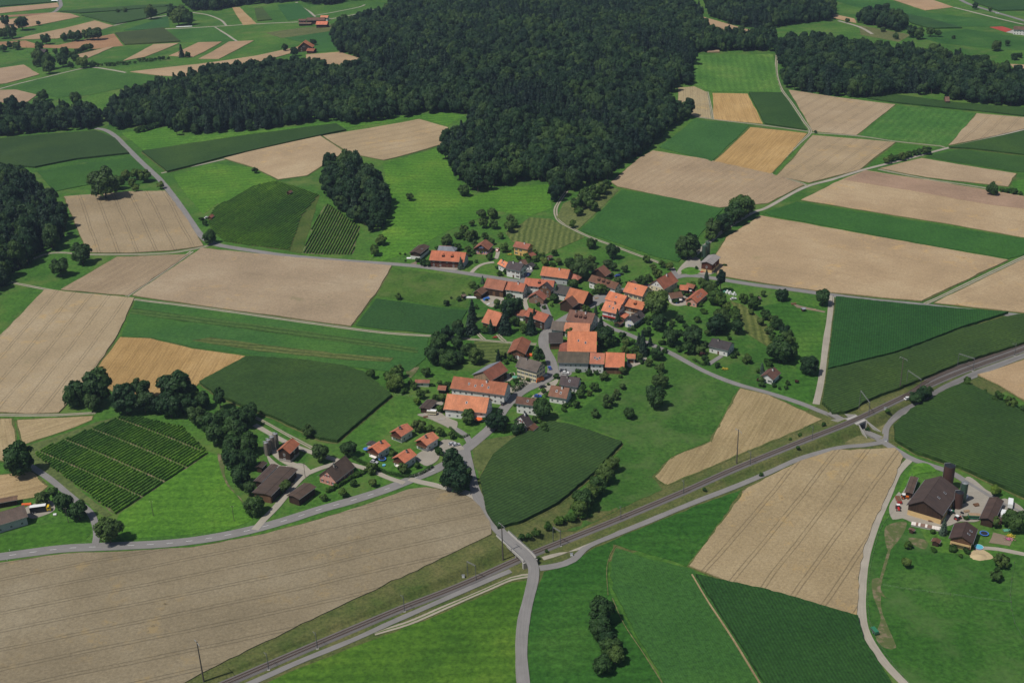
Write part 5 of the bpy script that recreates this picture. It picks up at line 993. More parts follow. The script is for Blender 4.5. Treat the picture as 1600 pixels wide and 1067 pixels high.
# orchard and gardens of the village (x, y, crown radius)
for k, lst in {
 B_: [(699, 377, 9), (800, 478, 17), (687, 535, 14), (677, 554, 14), (700, 559, 15), (717, 557, 10), (743, 556, 12), (729, 545, 9), (715, 536, 9.5), (698, 521, 10), (718, 520, 9.5), (715, 508, 9), (911, 420, 15), (897, 420, 9), (957, 394, 10), (1027, 478, 19), (1030, 504, 12), (1049, 527, 13), (944, 527, 13), (945, 530, 12), (1024, 621, 16), (1031, 594, 12), (1026, 553, 10), (847, 641, 14), (777, 657, 16), (809, 669, 11), (957, 727, 11), (945, 742, 14), (932, 759, 14), (912, 781, 17), (925, 769, 12), (905, 796, 12), (1120, 508, 14), (1082, 527, 14), (1152, 512, 10), (1218, 548, 18), (1235, 550, 11), (1230, 530, 12), (1226, 517, 9), (1265, 571, 14), (1222, 460, 9.5), (1286, 466, 11), (1128, 499, 13), (1118, 463, 12), (1110, 448, 10), (1075, 383, 19), (1115, 357, 13), (1130, 350, 14), (1148, 335, 15), (1158, 325, 16), (1170, 325, 10), (1551, 296, 9), (1440, 618, 10), (1430, 621, 9), (1448, 613, 9), (1585, 812, 17), (117, 614, 20), (150, 606, 25), (195, 624, 22), (220, 609, 15), (275, 606, 24), (265, 634, 18), (250, 631, 14), (225, 631, 15), (295, 634, 14), (300, 616, 12), (317, 626, 12), (307, 651, 14), (332, 659, 18), (357, 654, 18), (382, 654, 14), (337, 681, 15), (367, 674, 18), (392, 644, 11), (362, 696, 18), (387, 694, 16), (365, 721, 17), (387, 719, 14), (375, 744, 16), (397, 789, 15), (390, 764, 10), (27, 719, 24), (66, 779, 11), (99, 787, 14), (122, 799, 14), (170, 831, 18), (707, 719, 17), (712, 747, 21), (727, 741, 12), (732, 651, 11), (616, 596, 14), (940, 955, 19), (937, 972, 19), (940, 985, 15), (955, 1010, 16), (950, 1000, 14), (962, 1025, 13), (942, 1040, 14), (162, 287, 22), (182, 284, 11), (127, 397, 15), (93, 419, 13), (327, 371, 10), (145, 629, 12), (545, 703, 11), (500, 709, 13)],
 O_: [(715, 385, 6), (722, 364, 6), (734, 368, 8), (741, 366, 6), (758, 368, 5.5), (715, 368, 5.5), (768, 377, 5.5), (742, 380, 5), (731, 389, 5.5), (752, 334, 8), (770, 333, 8), (755, 348, 8), (737, 348, 5), (725, 358, 7), (735, 366, 8), (772, 350, 7), (795, 354, 9), (797, 342, 8), (803, 348, 7), (782, 368, 5), (640, 307, 6), (725, 297, 9), (586, 391, 8.5), (595, 375, 8), (622, 463, 5), (697, 473, 5), (738, 445, 6), (738, 541, 6), (776, 473, 6.5), (791, 481, 10), (804, 501, 8), (787, 386, 7.5), (852, 409, 6), (872, 408, 6), (890, 410, 8), (904, 402, 7), (896, 444, 8.5), (924, 406, 7), (1011, 404, 6), (1034, 412, 6), (1046, 416, 6.5), (1020, 417, 5), (1027, 427, 8), (1005, 438, 8), (1014, 434, 6), (976, 420, 5.5), (950, 412, 7.5), (958, 417, 6.5), (927, 417, 7), (938, 451, 9), (951, 452, 6), (1010, 517, 7.5), (1062, 497, 6.5), (1050, 505, 5), (951, 515, 6), (972, 524, 6), (978, 534, 6), (956, 531, 9), (977, 532, 6), (976, 545, 6), (991, 547, 6.5), (973, 578, 7), (944, 587, 7), (930, 604, 7), (890, 519, 7), (995, 557, 6), (1014, 566, 6), (1031, 575, 8), (984, 645, 9), (929, 645, 7), (950, 626, 9.5), (962, 619, 6), (972, 604, 5), (964, 612, 5), (921, 614, 4.5), (997, 557, 7), (900, 631, 6), (1105, 520, 5), (1085, 512, 6), (1075, 543, 10), (1094, 545, 9), (1167, 560, 7.5), (1202, 516, 6.5), (1207, 526, 6), (1188, 502, 6.5), (1212, 504, 9), (1162, 466, 8), (1178, 473, 10), (1174, 487, 4.5), (1148, 487, 8), (1150, 494, 7), (1136, 479, 7), (1121, 466, 10), (1197, 491, 8), (1209, 500, 8.5), (1217, 506, 7.5), (1128, 511, 9), (1098, 442, 8), (1127, 470, 9), (915, 310, 13), (930, 300, 11), (900, 318, 10), (925, 320, 9), (940, 293, 10), (905, 330, 7), (895, 350, 6), (948, 287, 7), (925, 379, 9), (918, 300, 8), (1110, 368, 8), (1512, 596, 7), (1559, 619, 8), (1579, 628, 9), (1598, 639, 6), (1420, 851, 6.5), (1416, 879, 8.5), (1565, 876, 12), (1556, 897, 10), (579, 584, 7.5), (620, 579, 11), (610, 587, 10), (665, 581, 7.5), (657, 615, 8), (654, 665, 10), (687, 674, 7), (480, 673, 10), (445, 760, 10), (614, 709, 7), (630, 731, 8), (581, 731, 9), (582, 754, 7), (535, 769, 8), (506, 776, 6), (552, 754, 6), (196, 274, 8), (212, 272, 9), (225, 274, 10), (206, 285, 6), (212, 294, 5.5), (250, 289, 6), (82, 769, 9.5), (398, 266, 5), (1274, 206, 2.5), (671, 669, 6), (705, 679, 6), (690, 621, 7), (866, 466, 7), (1213, 533, 7)],
 S_h: [(683, 388, 3.5), (661, 411, 6.5), (670, 412, 6), (655, 406, 3), (742, 392, 5.5), (756, 393, 5.5), (766, 402, 6.5), (733, 397, 5), (725, 374, 2.5), (831, 411, 6), (864, 413, 5), (837, 418, 4), (810, 403, 5), (790, 425, 5), (757, 516, 7), (767, 513, 7), (821, 514, 9), (929, 456, 5), (1013, 498, 5), (964, 531, 5), (989, 535, 4.5), (919, 585, 3), (903, 579, 4.5), (870, 588, 5.5), (973, 604, 5), (925, 605, 5), (815, 684, 3), (1121, 571, 5), (1105, 566, 5.5), (1100, 560, 6), (1146, 556, 5), (1139, 529, 4), (1184, 580, 5), (1200, 567, 8), (1191, 601, 5.5), (1210, 602, 4), (1229, 606, 4), (1218, 607, 3), (912, 805, 8), (895, 810, 9), (875, 815, 9), (857, 822, 8), (837, 832, 7), (815, 839, 6), (825, 838, 6), (1055, 470, 5.5), (1094, 476, 4.5), (1077, 475, 4), (1566, 298, 5), (1575, 298, 5), (1584, 300, 6.5), (1595, 303, 4), (1387, 643, 5), (1540, 611, 3.5), (1457, 831, 5), (1489, 857, 7), (1459, 859, 5), (1511, 861, 5.5), (1510, 810, 4.5), (1500, 868, 4), (1542, 812, 6), (642, 597, 5), (631, 611, 6), (651, 628, 6), (652, 728, 6), (686, 706, 7), (320, 349, 5), (315, 342, 4), (772, 594, 4), (793, 601, 6), (812, 592, 3), (825, 594, 4), (800, 586, 4), (790, 566, 5), (798, 560, 6), (806, 564, 4), (745, 480, 4), (775, 480, 4), (842, 476, 4), (850, 480, 4), (862, 477, 3), (938, 482, 3), (945, 495, 4), (955, 499, 4), (1062, 470, 3), (880, 640, 5), (890, 632, 4), (910, 600, 4), (800, 612, 0.1), (1012, 549, 5), (1040, 548, 5), (1060, 545, 6), (1035, 535, 6), (1062, 520, 6), (1090, 500, 6), (1070, 510, 5), (1100, 487, 5), (738, 657, 4), (757, 655, 5), (840, 610, 0.1), (842, 872, 3.0), (854, 861, 3.2), (1247, 700, 4), (1357, 662, 4), (1190, 742, 4), (1100, 765, 4), (1250, 680, 4), (1235, 686, 3), (1287, 663, 4)],
 'spruce': [(789, 503, 10), (738, 486, 8), (736, 500, 11), (830, 505, 9), (1004, 529, 7), (1016, 532, 4.5), (939, 507, 7), (965, 498, 6), (870, 457, 5), (1005, 541, 8), (767, 512, 5), (835, 497, 6), (931, 484, 3.5), (1104, 432, 5.5), (779, 555, 5), (283, 80, 5), (998, 533, 5)],
 'bluespruce': [(720, 411, 6), (754, 437, 4), (1475, 824, 8), (1191, 575, 5.5)], 'light': [(1555, 766, 8), (651, 627, 5), (1128, 487, 4), (1090, 500, 4), (995, 545, 4)], 'red': [(1245, 596, 3.5), (1185, 593, 3.5), (1097, 553, 5)], 'column': [(1126.5, 436, 8)], 'tall': [(342, 621, 10), (842, 556, 9), (1556, 815, 6), (620, 590, 9)],
}.items():
    for x, y, r in lst:
        if r > 1: T(x, y, r, k)
# far trees
for x, y, r in [(34, 38, 9), (18, 51, 9), (5, 53, 7), (8, 33, 7), (60, 37, 3), (71, 62, 7), (100, 59, 5.5), (112, 57, 7), (121, 57, 7), (135, 55, 7), (144, 54, 8), (152, 54, 8), (26, 71, 6.5), (15, 71, 5), (61, 73, 6), (60, 88, 10), (58, 97, 7), (75, 97, 11), (75, 106, 9), (100, 81, 8), (97, 95, 9), (129, 97, 9), (118, 93, 6), (144, 100, 5), (86, 80, 4), (235, 20, 9.5), (270, 20, 10), (285, 22, 11), (278, 28, 11), (293, 30, 9), (184, 18, 3), (195, 16, 4), (489, 66, 5), (530, 31, 4), (538, 30, 6), (293, 86, 4), (1380, 46, 4), (1454, 51, 6), (1466, 53, 4.5), (1425, 50, 8), (1436, 53, 8), (1400, 57, 4.5), (1490, 58, 3), (1557, 71, 8), (1574, 68, 4), (1586, 88, 5.5), (1594, 87, 3.5), (1524, 10, 4.5), (1547, 15, 3), (1324, 32, 3.5), (67, 150, 8), (118, 155, 9), (445, 75, 5), (460, 82, 6), (110, 102, 4.5), (5, 76, 5)]:
    T(x, y, r, B_)
def row_of(p0, p1, step, r, kind):
    n = max(2, int(math.hypot(p1[0]-p0[0], p1[1]-p0[1])/step))
    for i in range(n+1): T(p0[0]+(p1[0]-p0[0])*i/n+random.uniform(-1, 1), p0[1]+(p1[1]-p0[1])*i/n+random.uniform(-.6, .6), r*random.uniform(.75, 1.25), kind)
row_of((110, 85), (141, 73), 5, 4, B_); row_of((152, 102), (210, 98), 6, 3.4, S_h); row_of((217, 95), (262, 91), 6, 3.4, S_h); row_of((1387, 249), (1450, 234), 7, 5.5, O_); row_of((512, 766), (572, 734), 7, 4.5, S_h); row_of((214, 204), (248, 196), 5, 5, S_h); row_of((870, 816), (905, 803), 8, 6, S_h)
# hedges: leafy walls along a line
def hedge(pts, w, h, label):
    C = catmull(Gxy(pts), 1.0); n = int(len(C)*26*max(1, h)); r_ = np.random.default_rng(len(C)); k = r_.integers(0, len(C)-1, n); t = r_.random(n)[:, None]
    P2 = C[k]*(1-t)+C[k+1]*t; D = C[k+1]-C[k]; D /= np.linalg.norm(D, axis=1)[:, None]+1e-9; N2 = np.stack([-D[:, 1], D[:, 0]], 1)
    u = r_.uniform(-1, 1, n); v = r_.random(n); side = r_.random(n) < .6; u = np.where(side, np.sign(u), u); v = np.where(side, v, 1.0)
    x = P2[:, 0]+N2[:, 0]*u*w/2; y = P2[:, 1]+N2[:, 1]*u*w/2; z = zt(x, y)+v*h*(1+.12*np.sin(k*.7))
    Nn = np.stack([N2[:, 0]*np.where(side, u, 0), N2[:, 1]*np.where(side, u, 0), np.where(side, .3, 1)], 1)+r_.normal(size=(n, 3))*.4; Nn /= np.linalg.norm(Nn, axis=1)[:, None]
    c = np.array([C[0][0], C[0][1], z1(*C[0])]); V, F_ = leaf_quads(np.stack([x, y, z], 1)-c, Nn, .22, r_)
    t_ = empty('hedge', c); tag(t_, label, 'hedge'); obj('foliage', pydata('foliage', V, F_, 'leaf_hedge'), t_); mb = MB()
    for i in range(0, len(C), 2): g = np.array([C[i][0], C[i][1], z1(*C[i])])-c; mb.cyl(g-np.array([0, 0, .1]), g+np.array([0, 0, h*.8]), .06, .03, 5)
    mb.build('stems', 'bark', t_)
hedge([(550, 716), (575, 728), (605, 740), (640, 746), (660, 740), (676, 730)], 1.3, 1.6, 'clipped hedge curving round the new houses')
hedge([(985, 516), (1000, 508), (1012, 500)], 1.6, 2.2, 'hedge beside the blue-shuttered house')
hedge([(703, 669), (720, 684), (733, 680)], 1.0, 1.2, 'low hedge round the farmhouse lawn')
hedge([(800, 612), (808, 610), (820, 600)], 2.2, 3.0, 'tall dark hedge beside the main road')
hedge([(560, 741), (535, 757), (512, 770)], 1.4, 1.8, 'long hedge beside the pink farmhouse')
hedge([(1082, 562), (1092, 568), (1101, 572)], 1.2, 1.2, 'hedge in front of the bungalow garden')
# ---------------------------------------------------------------- woods
WOODS = {
 'main': [(160, 190), (200, 160), (300, 134), (330, 122), (440, 112), (480, 112), (530, 122), (558, 120), (578, 100), (545, 88), (531, 85), (523, 70), (521, 58), (548, 46), (600, 30), (614, 15), (600, -8), (640, -30), (1060, -30), (1085, 20), (1100, 45), (1108, 62), (1150, 66), (1215, 66), (1215, 80), (1140, 81), (1084, 82), (1083, 98), (1080, 132), (1064, 137), (1057, 146), (1032, 152), (1036, 166), (1058, 176), (1079, 184), (1060, 196), (1030, 218), (1000, 243), (958, 268), (955, 280), (930, 287), (885, 303), (866, 318), (861, 290), (830, 281), (800, 290), (745, 301), (725, 296), (714, 276), (694, 252), (690, 228), (720, 216), (736, 200), (740, 180), (700, 176), (665, 179), (610, 187), (550, 194), (520, 190), (470, 194), (400, 205), (355, 207), (310, 211), (275, 213), (262, 200), (225, 200), (185, 203)],
 'left belt': [(-60, 220), (20, 213), (75, 207), (140, 203), (158, 199), (150, 186), (100, 182), (40, 180), (-60, 190)],
 'right': [(1214, 82), (1217, 110), (1228, 138), (1250, 145), (1305, 151), (1340, 154), (1375, 153), (1395, 147), (1470, 152), (1500, 160), (1530, 163), (1600, 169), (1670, 175), (1670, 145), (1600, 135), (1560, 120), (1500, 105), (1450, 95), (1400, 90), (1340, 82), (1270, 72), (1230, 72)],
 'small': [(1338, 36), (1370, 44), (1400, 52), (1418, 46), (1410, 34), (1360, 27)],
 'top right': [(1105, 18), (1112, 28), (1140, 38), (1165, 44), (1195, 46), (1240, 39), (1300, 33), (1305, 18), (1290, 0), (1300, -15), (1100, -20)],
 'top left': [(290, 10), (300, 18), (340, 17), (375, 10), (400, 8), (450, 4), (470, 2), (480, 8), (520, 9), (540, 2), (590, 1), (600, -12), (280, -14)],
 'left': [(-70, 480), (0, 456), (30, 427), (85, 388), (101, 372), (106, 358), (100, 346), (82, 322), (52, 292), (0, 276), (-70, 280)],
 'copse': [(498, 287), (506, 272), (560, 270), (590, 277), (605, 312), (609, 346), (598, 366), (580, 363), (555, 351), (520, 321)],
}
fp = []                                           # x, y, edge distance, wood
for wn, poly in WOODS.items():
    xy = Gxy(poly); P = np.array(xy); x0, y0 = P.min(0); x1, y1 = P.max(0); st = 7.2
    gx_, gy_ = np.meshgrid(np.arange(x0, x1, st), np.arange(y0, y1, st)); gx_ = gx_.ravel()+rng.uniform(-.42, .42, gx_.size)*st; gy_ = gy_.ravel()+rng.uniform(-.42, .42, gy_.size)*st
    ok = inside(P, gx_, gy_); gx_, gy_ = gx_[ok], gy_[ok]; ed = edge_dist(P, gx_, gy_)
    for a, c, d in zip(gx_, gy_, ed): fp.append((a, c, d, wn))
fx = np.array([f[0] for f in fp]); fy = np.array([f[1] for f in fp]); fz = zbase(fx, fy); fe = np.array([f[2] for f in fp]); fw = [f[3] for f in fp]
patchn = np.sin(fx/47+1)*np.cos(fy/61)+.6*np.sin(fx/23+fy/31)
isc = (patchn+rng.normal(0, .55, len(fx))) > .78
for i, w_ in enumerate(fw):
    if w_ in ('copse', 'left'): isc[i] = rng.random() < (.1 if w_ == 'copse' else .35)
edge = fe < 6; isc &= ~(edge & (rng.random(len(fx)) < .6))
pp = np.array([project((a, c, d+10)) for a, c, d in zip(fx, fy, fz)])
vis = (pp[:, 0] > -40) & (pp[:, 0] < 1640) & (pp[:, 1] > -50)
dist = np.hypot(fx, fy)
order = [i for i in np.argsort(dist) if vis[i]]; single = set(order[:190])
WLAB = {'left': 'tree of the dark wood at the left edge', 'copse': 'tree of the rounded copse beside the vineyard', 'main': 'tree at the near edge of the big central wood', 'right': 'tree at the near edge of the right wood', 'left belt': 'tree of the belt left of the country road', 'small': 'tree of the small far wood', 'top right': 'far wood tree', 'top left': 'far wood tree'}
keys = sorted(['wood%d' % i for i in range(4)]+['spruce%d' % i for i in range(4)]+['woodtall0']); fcol = bpy.data.collections.new('forest_tree_kinds')
for k in keys:
    cr, tr, hc, h = PROTO[k]; bm = bmesh.new(); bm.from_mesh(cr); nf = len(bm.faces); bm.from_mesh(tr); bm.faces.ensure_lookup_table()
    for f in bm.faces[nf:]: f.material_index = 1
    me = bpy.data.meshes.new('kind_'+k); bm.to_mesh(me); bm.free(); me.materials.append(cr.materials[0]); me.materials.append(MATS['bark'])
    fcol.objects.link(bpy.data.objects.new('kind_'+k, me))
pts = []; idx = []; rot = []; scl = []
for i in range(len(fx)):
    if isc[i]: k = 'spruce%d' % rng.integers(4); r = rng.uniform(3.6, 5.0); s3 = (r*rng.uniform(.95, 1.15),)*2+(r*rng.uniform(.92, 1.2),)
    else:
        k = 'woodtall0' if rng.random() < .22 else 'wood%d' % rng.integers(4); r = rng.uniform(4.2, 7.6)*(.85 if edge[i] else 1); r *= .8 if k == 'woodtall0' else 1; s3 = (r, r*rng.uniform(.9, 1.1), r*rng.uniform(1.1, 1.55)*(1 if k != 'woodtall0' else .8))
    if i in single:
        cr, tr, hc, h = PROTO[k]; t = empty(NAMES[k.rstrip('0123456789')], (fx[i], fy[i], fz[i]), rng.uniform(0, 6.28), tuple(map(float, s3))); obj('crown', cr, t); obj('trunk', tr, t)
        tag(t, ('tall dark spruce ' if isc[i] else 'leafy broadleaf ')+WLAB[fw[i]], 'tree', ('spruces' if isc[i] else 'broadleaf trees')+' of the wood: '+fw[i])
    else: pts.append((fx[i], fy[i], fz[i])); idx.append(keys.index(k)); rot.append((0, 0, rng.uniform(0, 6.28))); scl.append(s3)
me = bpy.data.meshes.new('forest'); me.from_pydata([tuple(map(float, p)) for p in pts], [], [])
for nm_, ty, dat in (('kind', 'INT', idx), ('rot', 'FLOAT_VECTOR', np.array(rot).ravel()), ('scl', 'FLOAT_VECTOR', np.array(scl).ravel())):
    at = me.attributes.new(nm_, ty, 'POINT'); at.data.foreach_set('value' if ty == 'INT' else 'vector', dat)
fo = tag(obj('forest', me), 'dense mixed wood behind its front rows', 'forest', kind='stuff')
ng = bpy.data.node_groups.new('forest_trees', 'GeometryNodeTree'); ng.interface.new_socket('Geometry', in_out='INPUT', socket_type='NodeSocketGeometry'); ng.interface.new_socket('Geometry', in_out='OUTPUT', socket_type='NodeSocketGeometry')
gi = ng.nodes.new('NodeGroupInput'); go = ng.nodes.new('NodeGroupOutput'); iop = ng.nodes.new('GeometryNodeInstanceOnPoints'); ci = ng.nodes.new('GeometryNodeCollectionInfo'); ci.inputs[0].default_value = fcol; ci.inputs[1].default_value = True; ci.inputs[2].default_value = True
def attr(n, t): a = ng.nodes.new('GeometryNodeInputNamedAttribute'); a.data_type = t; a.inputs[0].default_value = n; return a.outputs[0]
lk = ng.links.new; lk(gi.outputs[0], iop.inputs['Points']); lk(ci.outputs[0], iop.inputs['Instance']); iop.inputs['Pick Instance'].default_value = True
lk(attr('kind', 'INT'), iop.inputs['Instance Index']); lk(attr('rot', 'FLOAT_VECTOR'), iop.inputs['Rotation']); lk(attr('scl', 'FLOAT_VECTOR'), iop.inputs['Scale']); lk(iop.outputs[0], go.inputs[0])
md = fo.modifiers.new('trees', 'NODES'); md.node_group = ng
print('forest points', len(pts), 'trees', len(TREES))
# ---------------------------------------------------------------- vineyards: each row a hedge of vines
def vineyard(name, label, poly, row_px, spacing, parent_lab, gaps=(), mat='leaf_vine', w=.75, h=1.5, soil='bank_grass'):
    P = np.array(Gxy(poly)); a = G(*row_px[0])[:2]; c = G(*row_px[1])[:2]; d = (c-a)/np.linalg.norm(c-a); n = np.array([-d[1], d[0]])
    cen = P.mean(0); root = empty(name, (cen[0], cen[1], z1(*cen))); tag(root, label, 'vineyard'); o0 = np.array(root.location)
    v = (P-cen)@n; r_ = np.random.default_rng(int(abs(cen[0])*10)); proj = (P-cen)@d
    for t in np.arange(v.min()+spacing*.5, v.max(), spacing):
        xs_ = []
        for i in range(len(P)):                   # clip the row with the outline
            p, q = P[i]-cen, P[(i+1) % len(P)]-cen; s0, s1 = p@n-t, q@n-t
            if s0*s1 < 0: f = s0/(s0-s1); xs_.append((p+(q-p)*f)@d)
        xs_.sort()
        for u0, u1 in zip(xs_[::2], xs_[1::2]):
            u0 += r_.uniform(-.6, .6); u1 += r_.uniform(-.6, .6); L = u1-u0
            if L < 2: continue
            cuts = [proj.min()+np.ptp(proj)*gp+t*.06 for gp in gaps]; brk = [u0]+[q for q in sorted(cuts) if u0+2 < q < u1-2]+[u1]
            for q0, q1 in zip(brk[:-1], brk[1:]):
                q0 += .5 if q0 != u0 else 0; q1 -= .5 if q1 != u1 else 0
                us = np.arange(q0, q1, .55); k_ = len(us)
                if k_ < 3: continue
                bx = cen[0]+d[0]*us+n[0]*t; by = cen[1]+d[1]*us+n[1]*t; bz = zbase(bx, by); V = []
                for pu, pz in ((-.42, .35), (-.5, .75), (-.34, 1), (.34, 1), (.5, .75), (.42, .35)):
                    jw = w*pu*(1+r_.normal(0, .2, k_)); V.append(np.stack([bx+n[0]*jw, by+n[1]*jw, bz+h*pz*(1+r_.normal(0, .07, k_))], 1)-o0)
                V = np.concatenate(V); F_ = [(a_*k_+i_, a_*k_+i_+1, (a_+1)*k_+i_+1, (a_+1)*k_+i_) for a_ in range(5) for i_ in range(k_-1)]+[tuple(a_*k_ for a_ in range(6)), tuple(a_*k_+k_-1 for a_ in range(6))]
                m = int((q1-q0)*7); uu = r_.uniform(q0, q1, m); sd = r_.uniform(-1, 1, m); x = cen[0]+d[0]*uu+n[0]*(t+sd*w*.5); y = cen[1]+d[1]*uu+n[1]*(t+sd*w*.5); z = zbase(x, y)+h*(1.02-.5*sd**4*r_.random(m))
                Nn = np.stack([n[0]*sd, n[1]*sd, np.full(m, 1.2)], 1)+r_.normal(size=(m, 3))*.35; Nn /= np.linalg.norm(Nn, axis=1)[:, None]
                V2, F2 = leaf_quads(np.stack([x, y, z], 1)-o0, Nn, .15, r_); o_ = len(V)
                obj('vine_row', pydata('vine_row', np.concatenate([V, V2]), F_+[tuple(c_+o_ for c_ in f) for f in F2], mat), root)
    patch('vineyard_soil_and_shade', soil, list(P), .05, 5.0, None, 0, (.8, .8, .8), label='soil and grass with painted gap shade between the vine rows')  # darker ground tint stands in for the shade in the row gaps
vineyard('vineyard', 'lower vineyard in the bottom left with neat parallel rows', [(52, 708), (120, 680), (190, 651), (215, 652), (285, 668), (305, 688), (326, 709), (255, 755), (182, 804), (110, 752)], [(182, 804), (326, 709)], 2.2, '', gaps=(.25, .45, .65, .85), h=1.45, w=1.05, soil='worn')
vineyard('vineyard', 'upper vineyard above the country road, left plot', [(325, 345), (335, 325), (400, 290), (430, 283), (460, 292), (498, 305), (470, 340), (452, 392), (400, 385), (352, 378), (332, 362)], [(340, 362), (430, 302)], 2.4, '', w=1.25, h=1.0)
vineyard('vineyard', 'upper vineyard above the country road, right plot', [(511, 318), (530, 332), (563, 355), (550, 398), (510, 398), (472, 396), (490, 350)], [(480, 398), (520, 325)], 2.2, '', w=.9, h=1.3, soil='worn')
# ---------------------------------------------------------------- railway bridge, underpass, masts and poles
def deck_bridge():
    i0 = np.abs(BRC-on_base(784, 833)).sum(1).argmin(); i1 = np.abs(BRC-on_base(829, 876)).sum(1).argmin(); C = BRC[i0:i1+1]; N = BRN[i0:i1+1]; c = C.mean(0); z0 = float(zbase(*c))
    root = empty('road_bridge', (c[0], c[1], z0)); tag(root, 'concrete road bridge over the railway cutting with railings', 'bridge'); o = np.array([c[0], c[1], z0]); zz_ = zbase(C[:, 0], C[:, 1])+.12
    def loft(prof, name, mat):
        k = len(prof); V = []
        for p, n, z in zip(C, N, zz_): V += [(p[0]+n[0]*u-o[0], p[1]+n[1]*u-o[1], z+v-o[2]) for u, v in prof]
        F_ = [(k*i+j, k*i+(j+1) % k, k*(i+1)+(j+1) % k, k*(i+1)+j) for i in range(len(C)-1) for j in range(k)]+[tuple(range(k)), tuple(range(k*(len(C)-1), k*len(C)))[::-1]]
        return MB().add(V, F_).build(name, mat, root)
    loft([(-3.3, -.9), (3.3, -.9), (3.3, .10), (-3.3, .10)], 'deck', 'concrete')
    for s in (-1, 1):
        loft([(s*2.75, .05), (s*3.25, .05), (s*3.25, .42), (s*2.75, .42)], 'kerb', 'concrete'); rl = loft([(s*3.05-.04, 1.15), (s*3.05+.04, 1.15), (s*3.05+.04, 1.25), (s*3.05-.04, 1.25)], 'railing', 'galvanized')
        loft([(s*3.05-.02, .75), (s*3.05+.02, .75), (s*3.05+.02, .8), (s*3.05-.02, .8)], 'railing', 'galvanized')
        for i in range(0, len(C), 1):
            p = C[i]+N[i]*s*3.05; MB().cyl((p[0]-o[0], p[1]-o[1], zz_[i]-o[2]), (p[0]-o[0], p[1]-o[1], zz_[i]+1.25-o[2]), .04, .04, 5).build('railing_post', 'galvanized', root)
    for f in (.33, .62):
        i = int(f*(len(C)-1)); p = C[i]
        for s in (-1.8, 1.8): q = p+N[i]*s; MB().cyl((q[0]-o[0], q[1]-o[1], -8), (q[0]-o[0], q[1]-o[1], -.6), .38, .38, 10).build('pier', 'concrete', root)
    for i in (0, len(C)-1):
        t = (C[min(i+1, len(C)-1)]-C[max(i-1, 0)]); t /= np.linalg.norm(t); p = C[i]; n = N[i]; mb = MB(); q = [p+n*a+t*b_ for a, b_ in ((-3.5, -.6), (3.5, -.6), (3.5, .6), (-3.5, .6))]
        mb.add([(a-o[0], b_-o[1], -4.5) for a, b_ in q]+[(a-o[0], b_-o[1], -.75) for a, b_ in q], [(0, 3, 2, 1), (4, 5, 6, 7), (0, 1, 5, 4), (1, 2, 6, 5), (2, 3, 7, 6), (3, 0, 4, 7)]); mb.build('abutment', 'concrete', root)
deck_bridge()
def underpass():
    p, t, n = P_on(S_UNDER, 0); root = empty('railway_underpass', (p[0], p[1], p[2]), math.atan2(t[1], t[0])); tag(root, 'small concrete underpass carrying the railway over the lane', 'underpass')
    g = float(zbase(p[0], p[1]))-p[2]-.9          # road level below the track; local x along track, local -y towards the camera
    MB().box(-GAPW-.9, GAPW+.9, -4.2, 3.9, -.75, .22).build('deck', 'concrete', root)
    for s in (-1, 1):
        MB().box(s*(GAPW+.0)-.22, s*(GAPW+.0)+.22, -4.2, 3.9, g-.4, -.5).build('abutment', 'concrete', root)
        for e in (-1, 1):
            y0 = -4.2 if e < 0 else 3.9; y1 = y0+e*8; x0 = s*(GAPW+.05); x1 = s*(GAPW+2.4); mb = MB()
            mb.add([(x0-.15, y0, g-.4), (x0+.15, y0, g-.4), (x1+.15, y1, g-.4), (x1-.15, y1, g-.4), (x0-.15, y0, .5), (x0+.15, y0, .5), (x1+.15, y1, g+1.1), (x1-.15, y1, g+1.1)], [(0, 3, 2, 1), (4, 5, 6, 7), (0, 1, 5, 4), (1, 2, 6, 5), (2, 3, 7, 6), (3, 0, 4, 7)]); mb.build('wing_wall', 'concrete', root)
    for e, y in ((-1, -4.1), (1, 3.8)): MB().box(-GAPW-.9, GAPW+.9, y-.1, y+.1, .22, .55).build('parapet', 'concrete', root)
    a, _, _ = P_on(S_UNDER, 20); c, _, _ = P_on(S_UNDER, -18); q = [c[:2], P_on(S_UNDER, -10)[0][:2], p[:2], P_on(S_UNDER, 10)[0][:2], a[:2]]
    ribbon('lane', 'asphalt', q, 4.2, .1, 2.0, z=lambda x, y: zbase(x, y)-.75*np.exp(-(rail_coords(x, y)[1]/11)**2), label='lane dipping under the railway')
underpass()
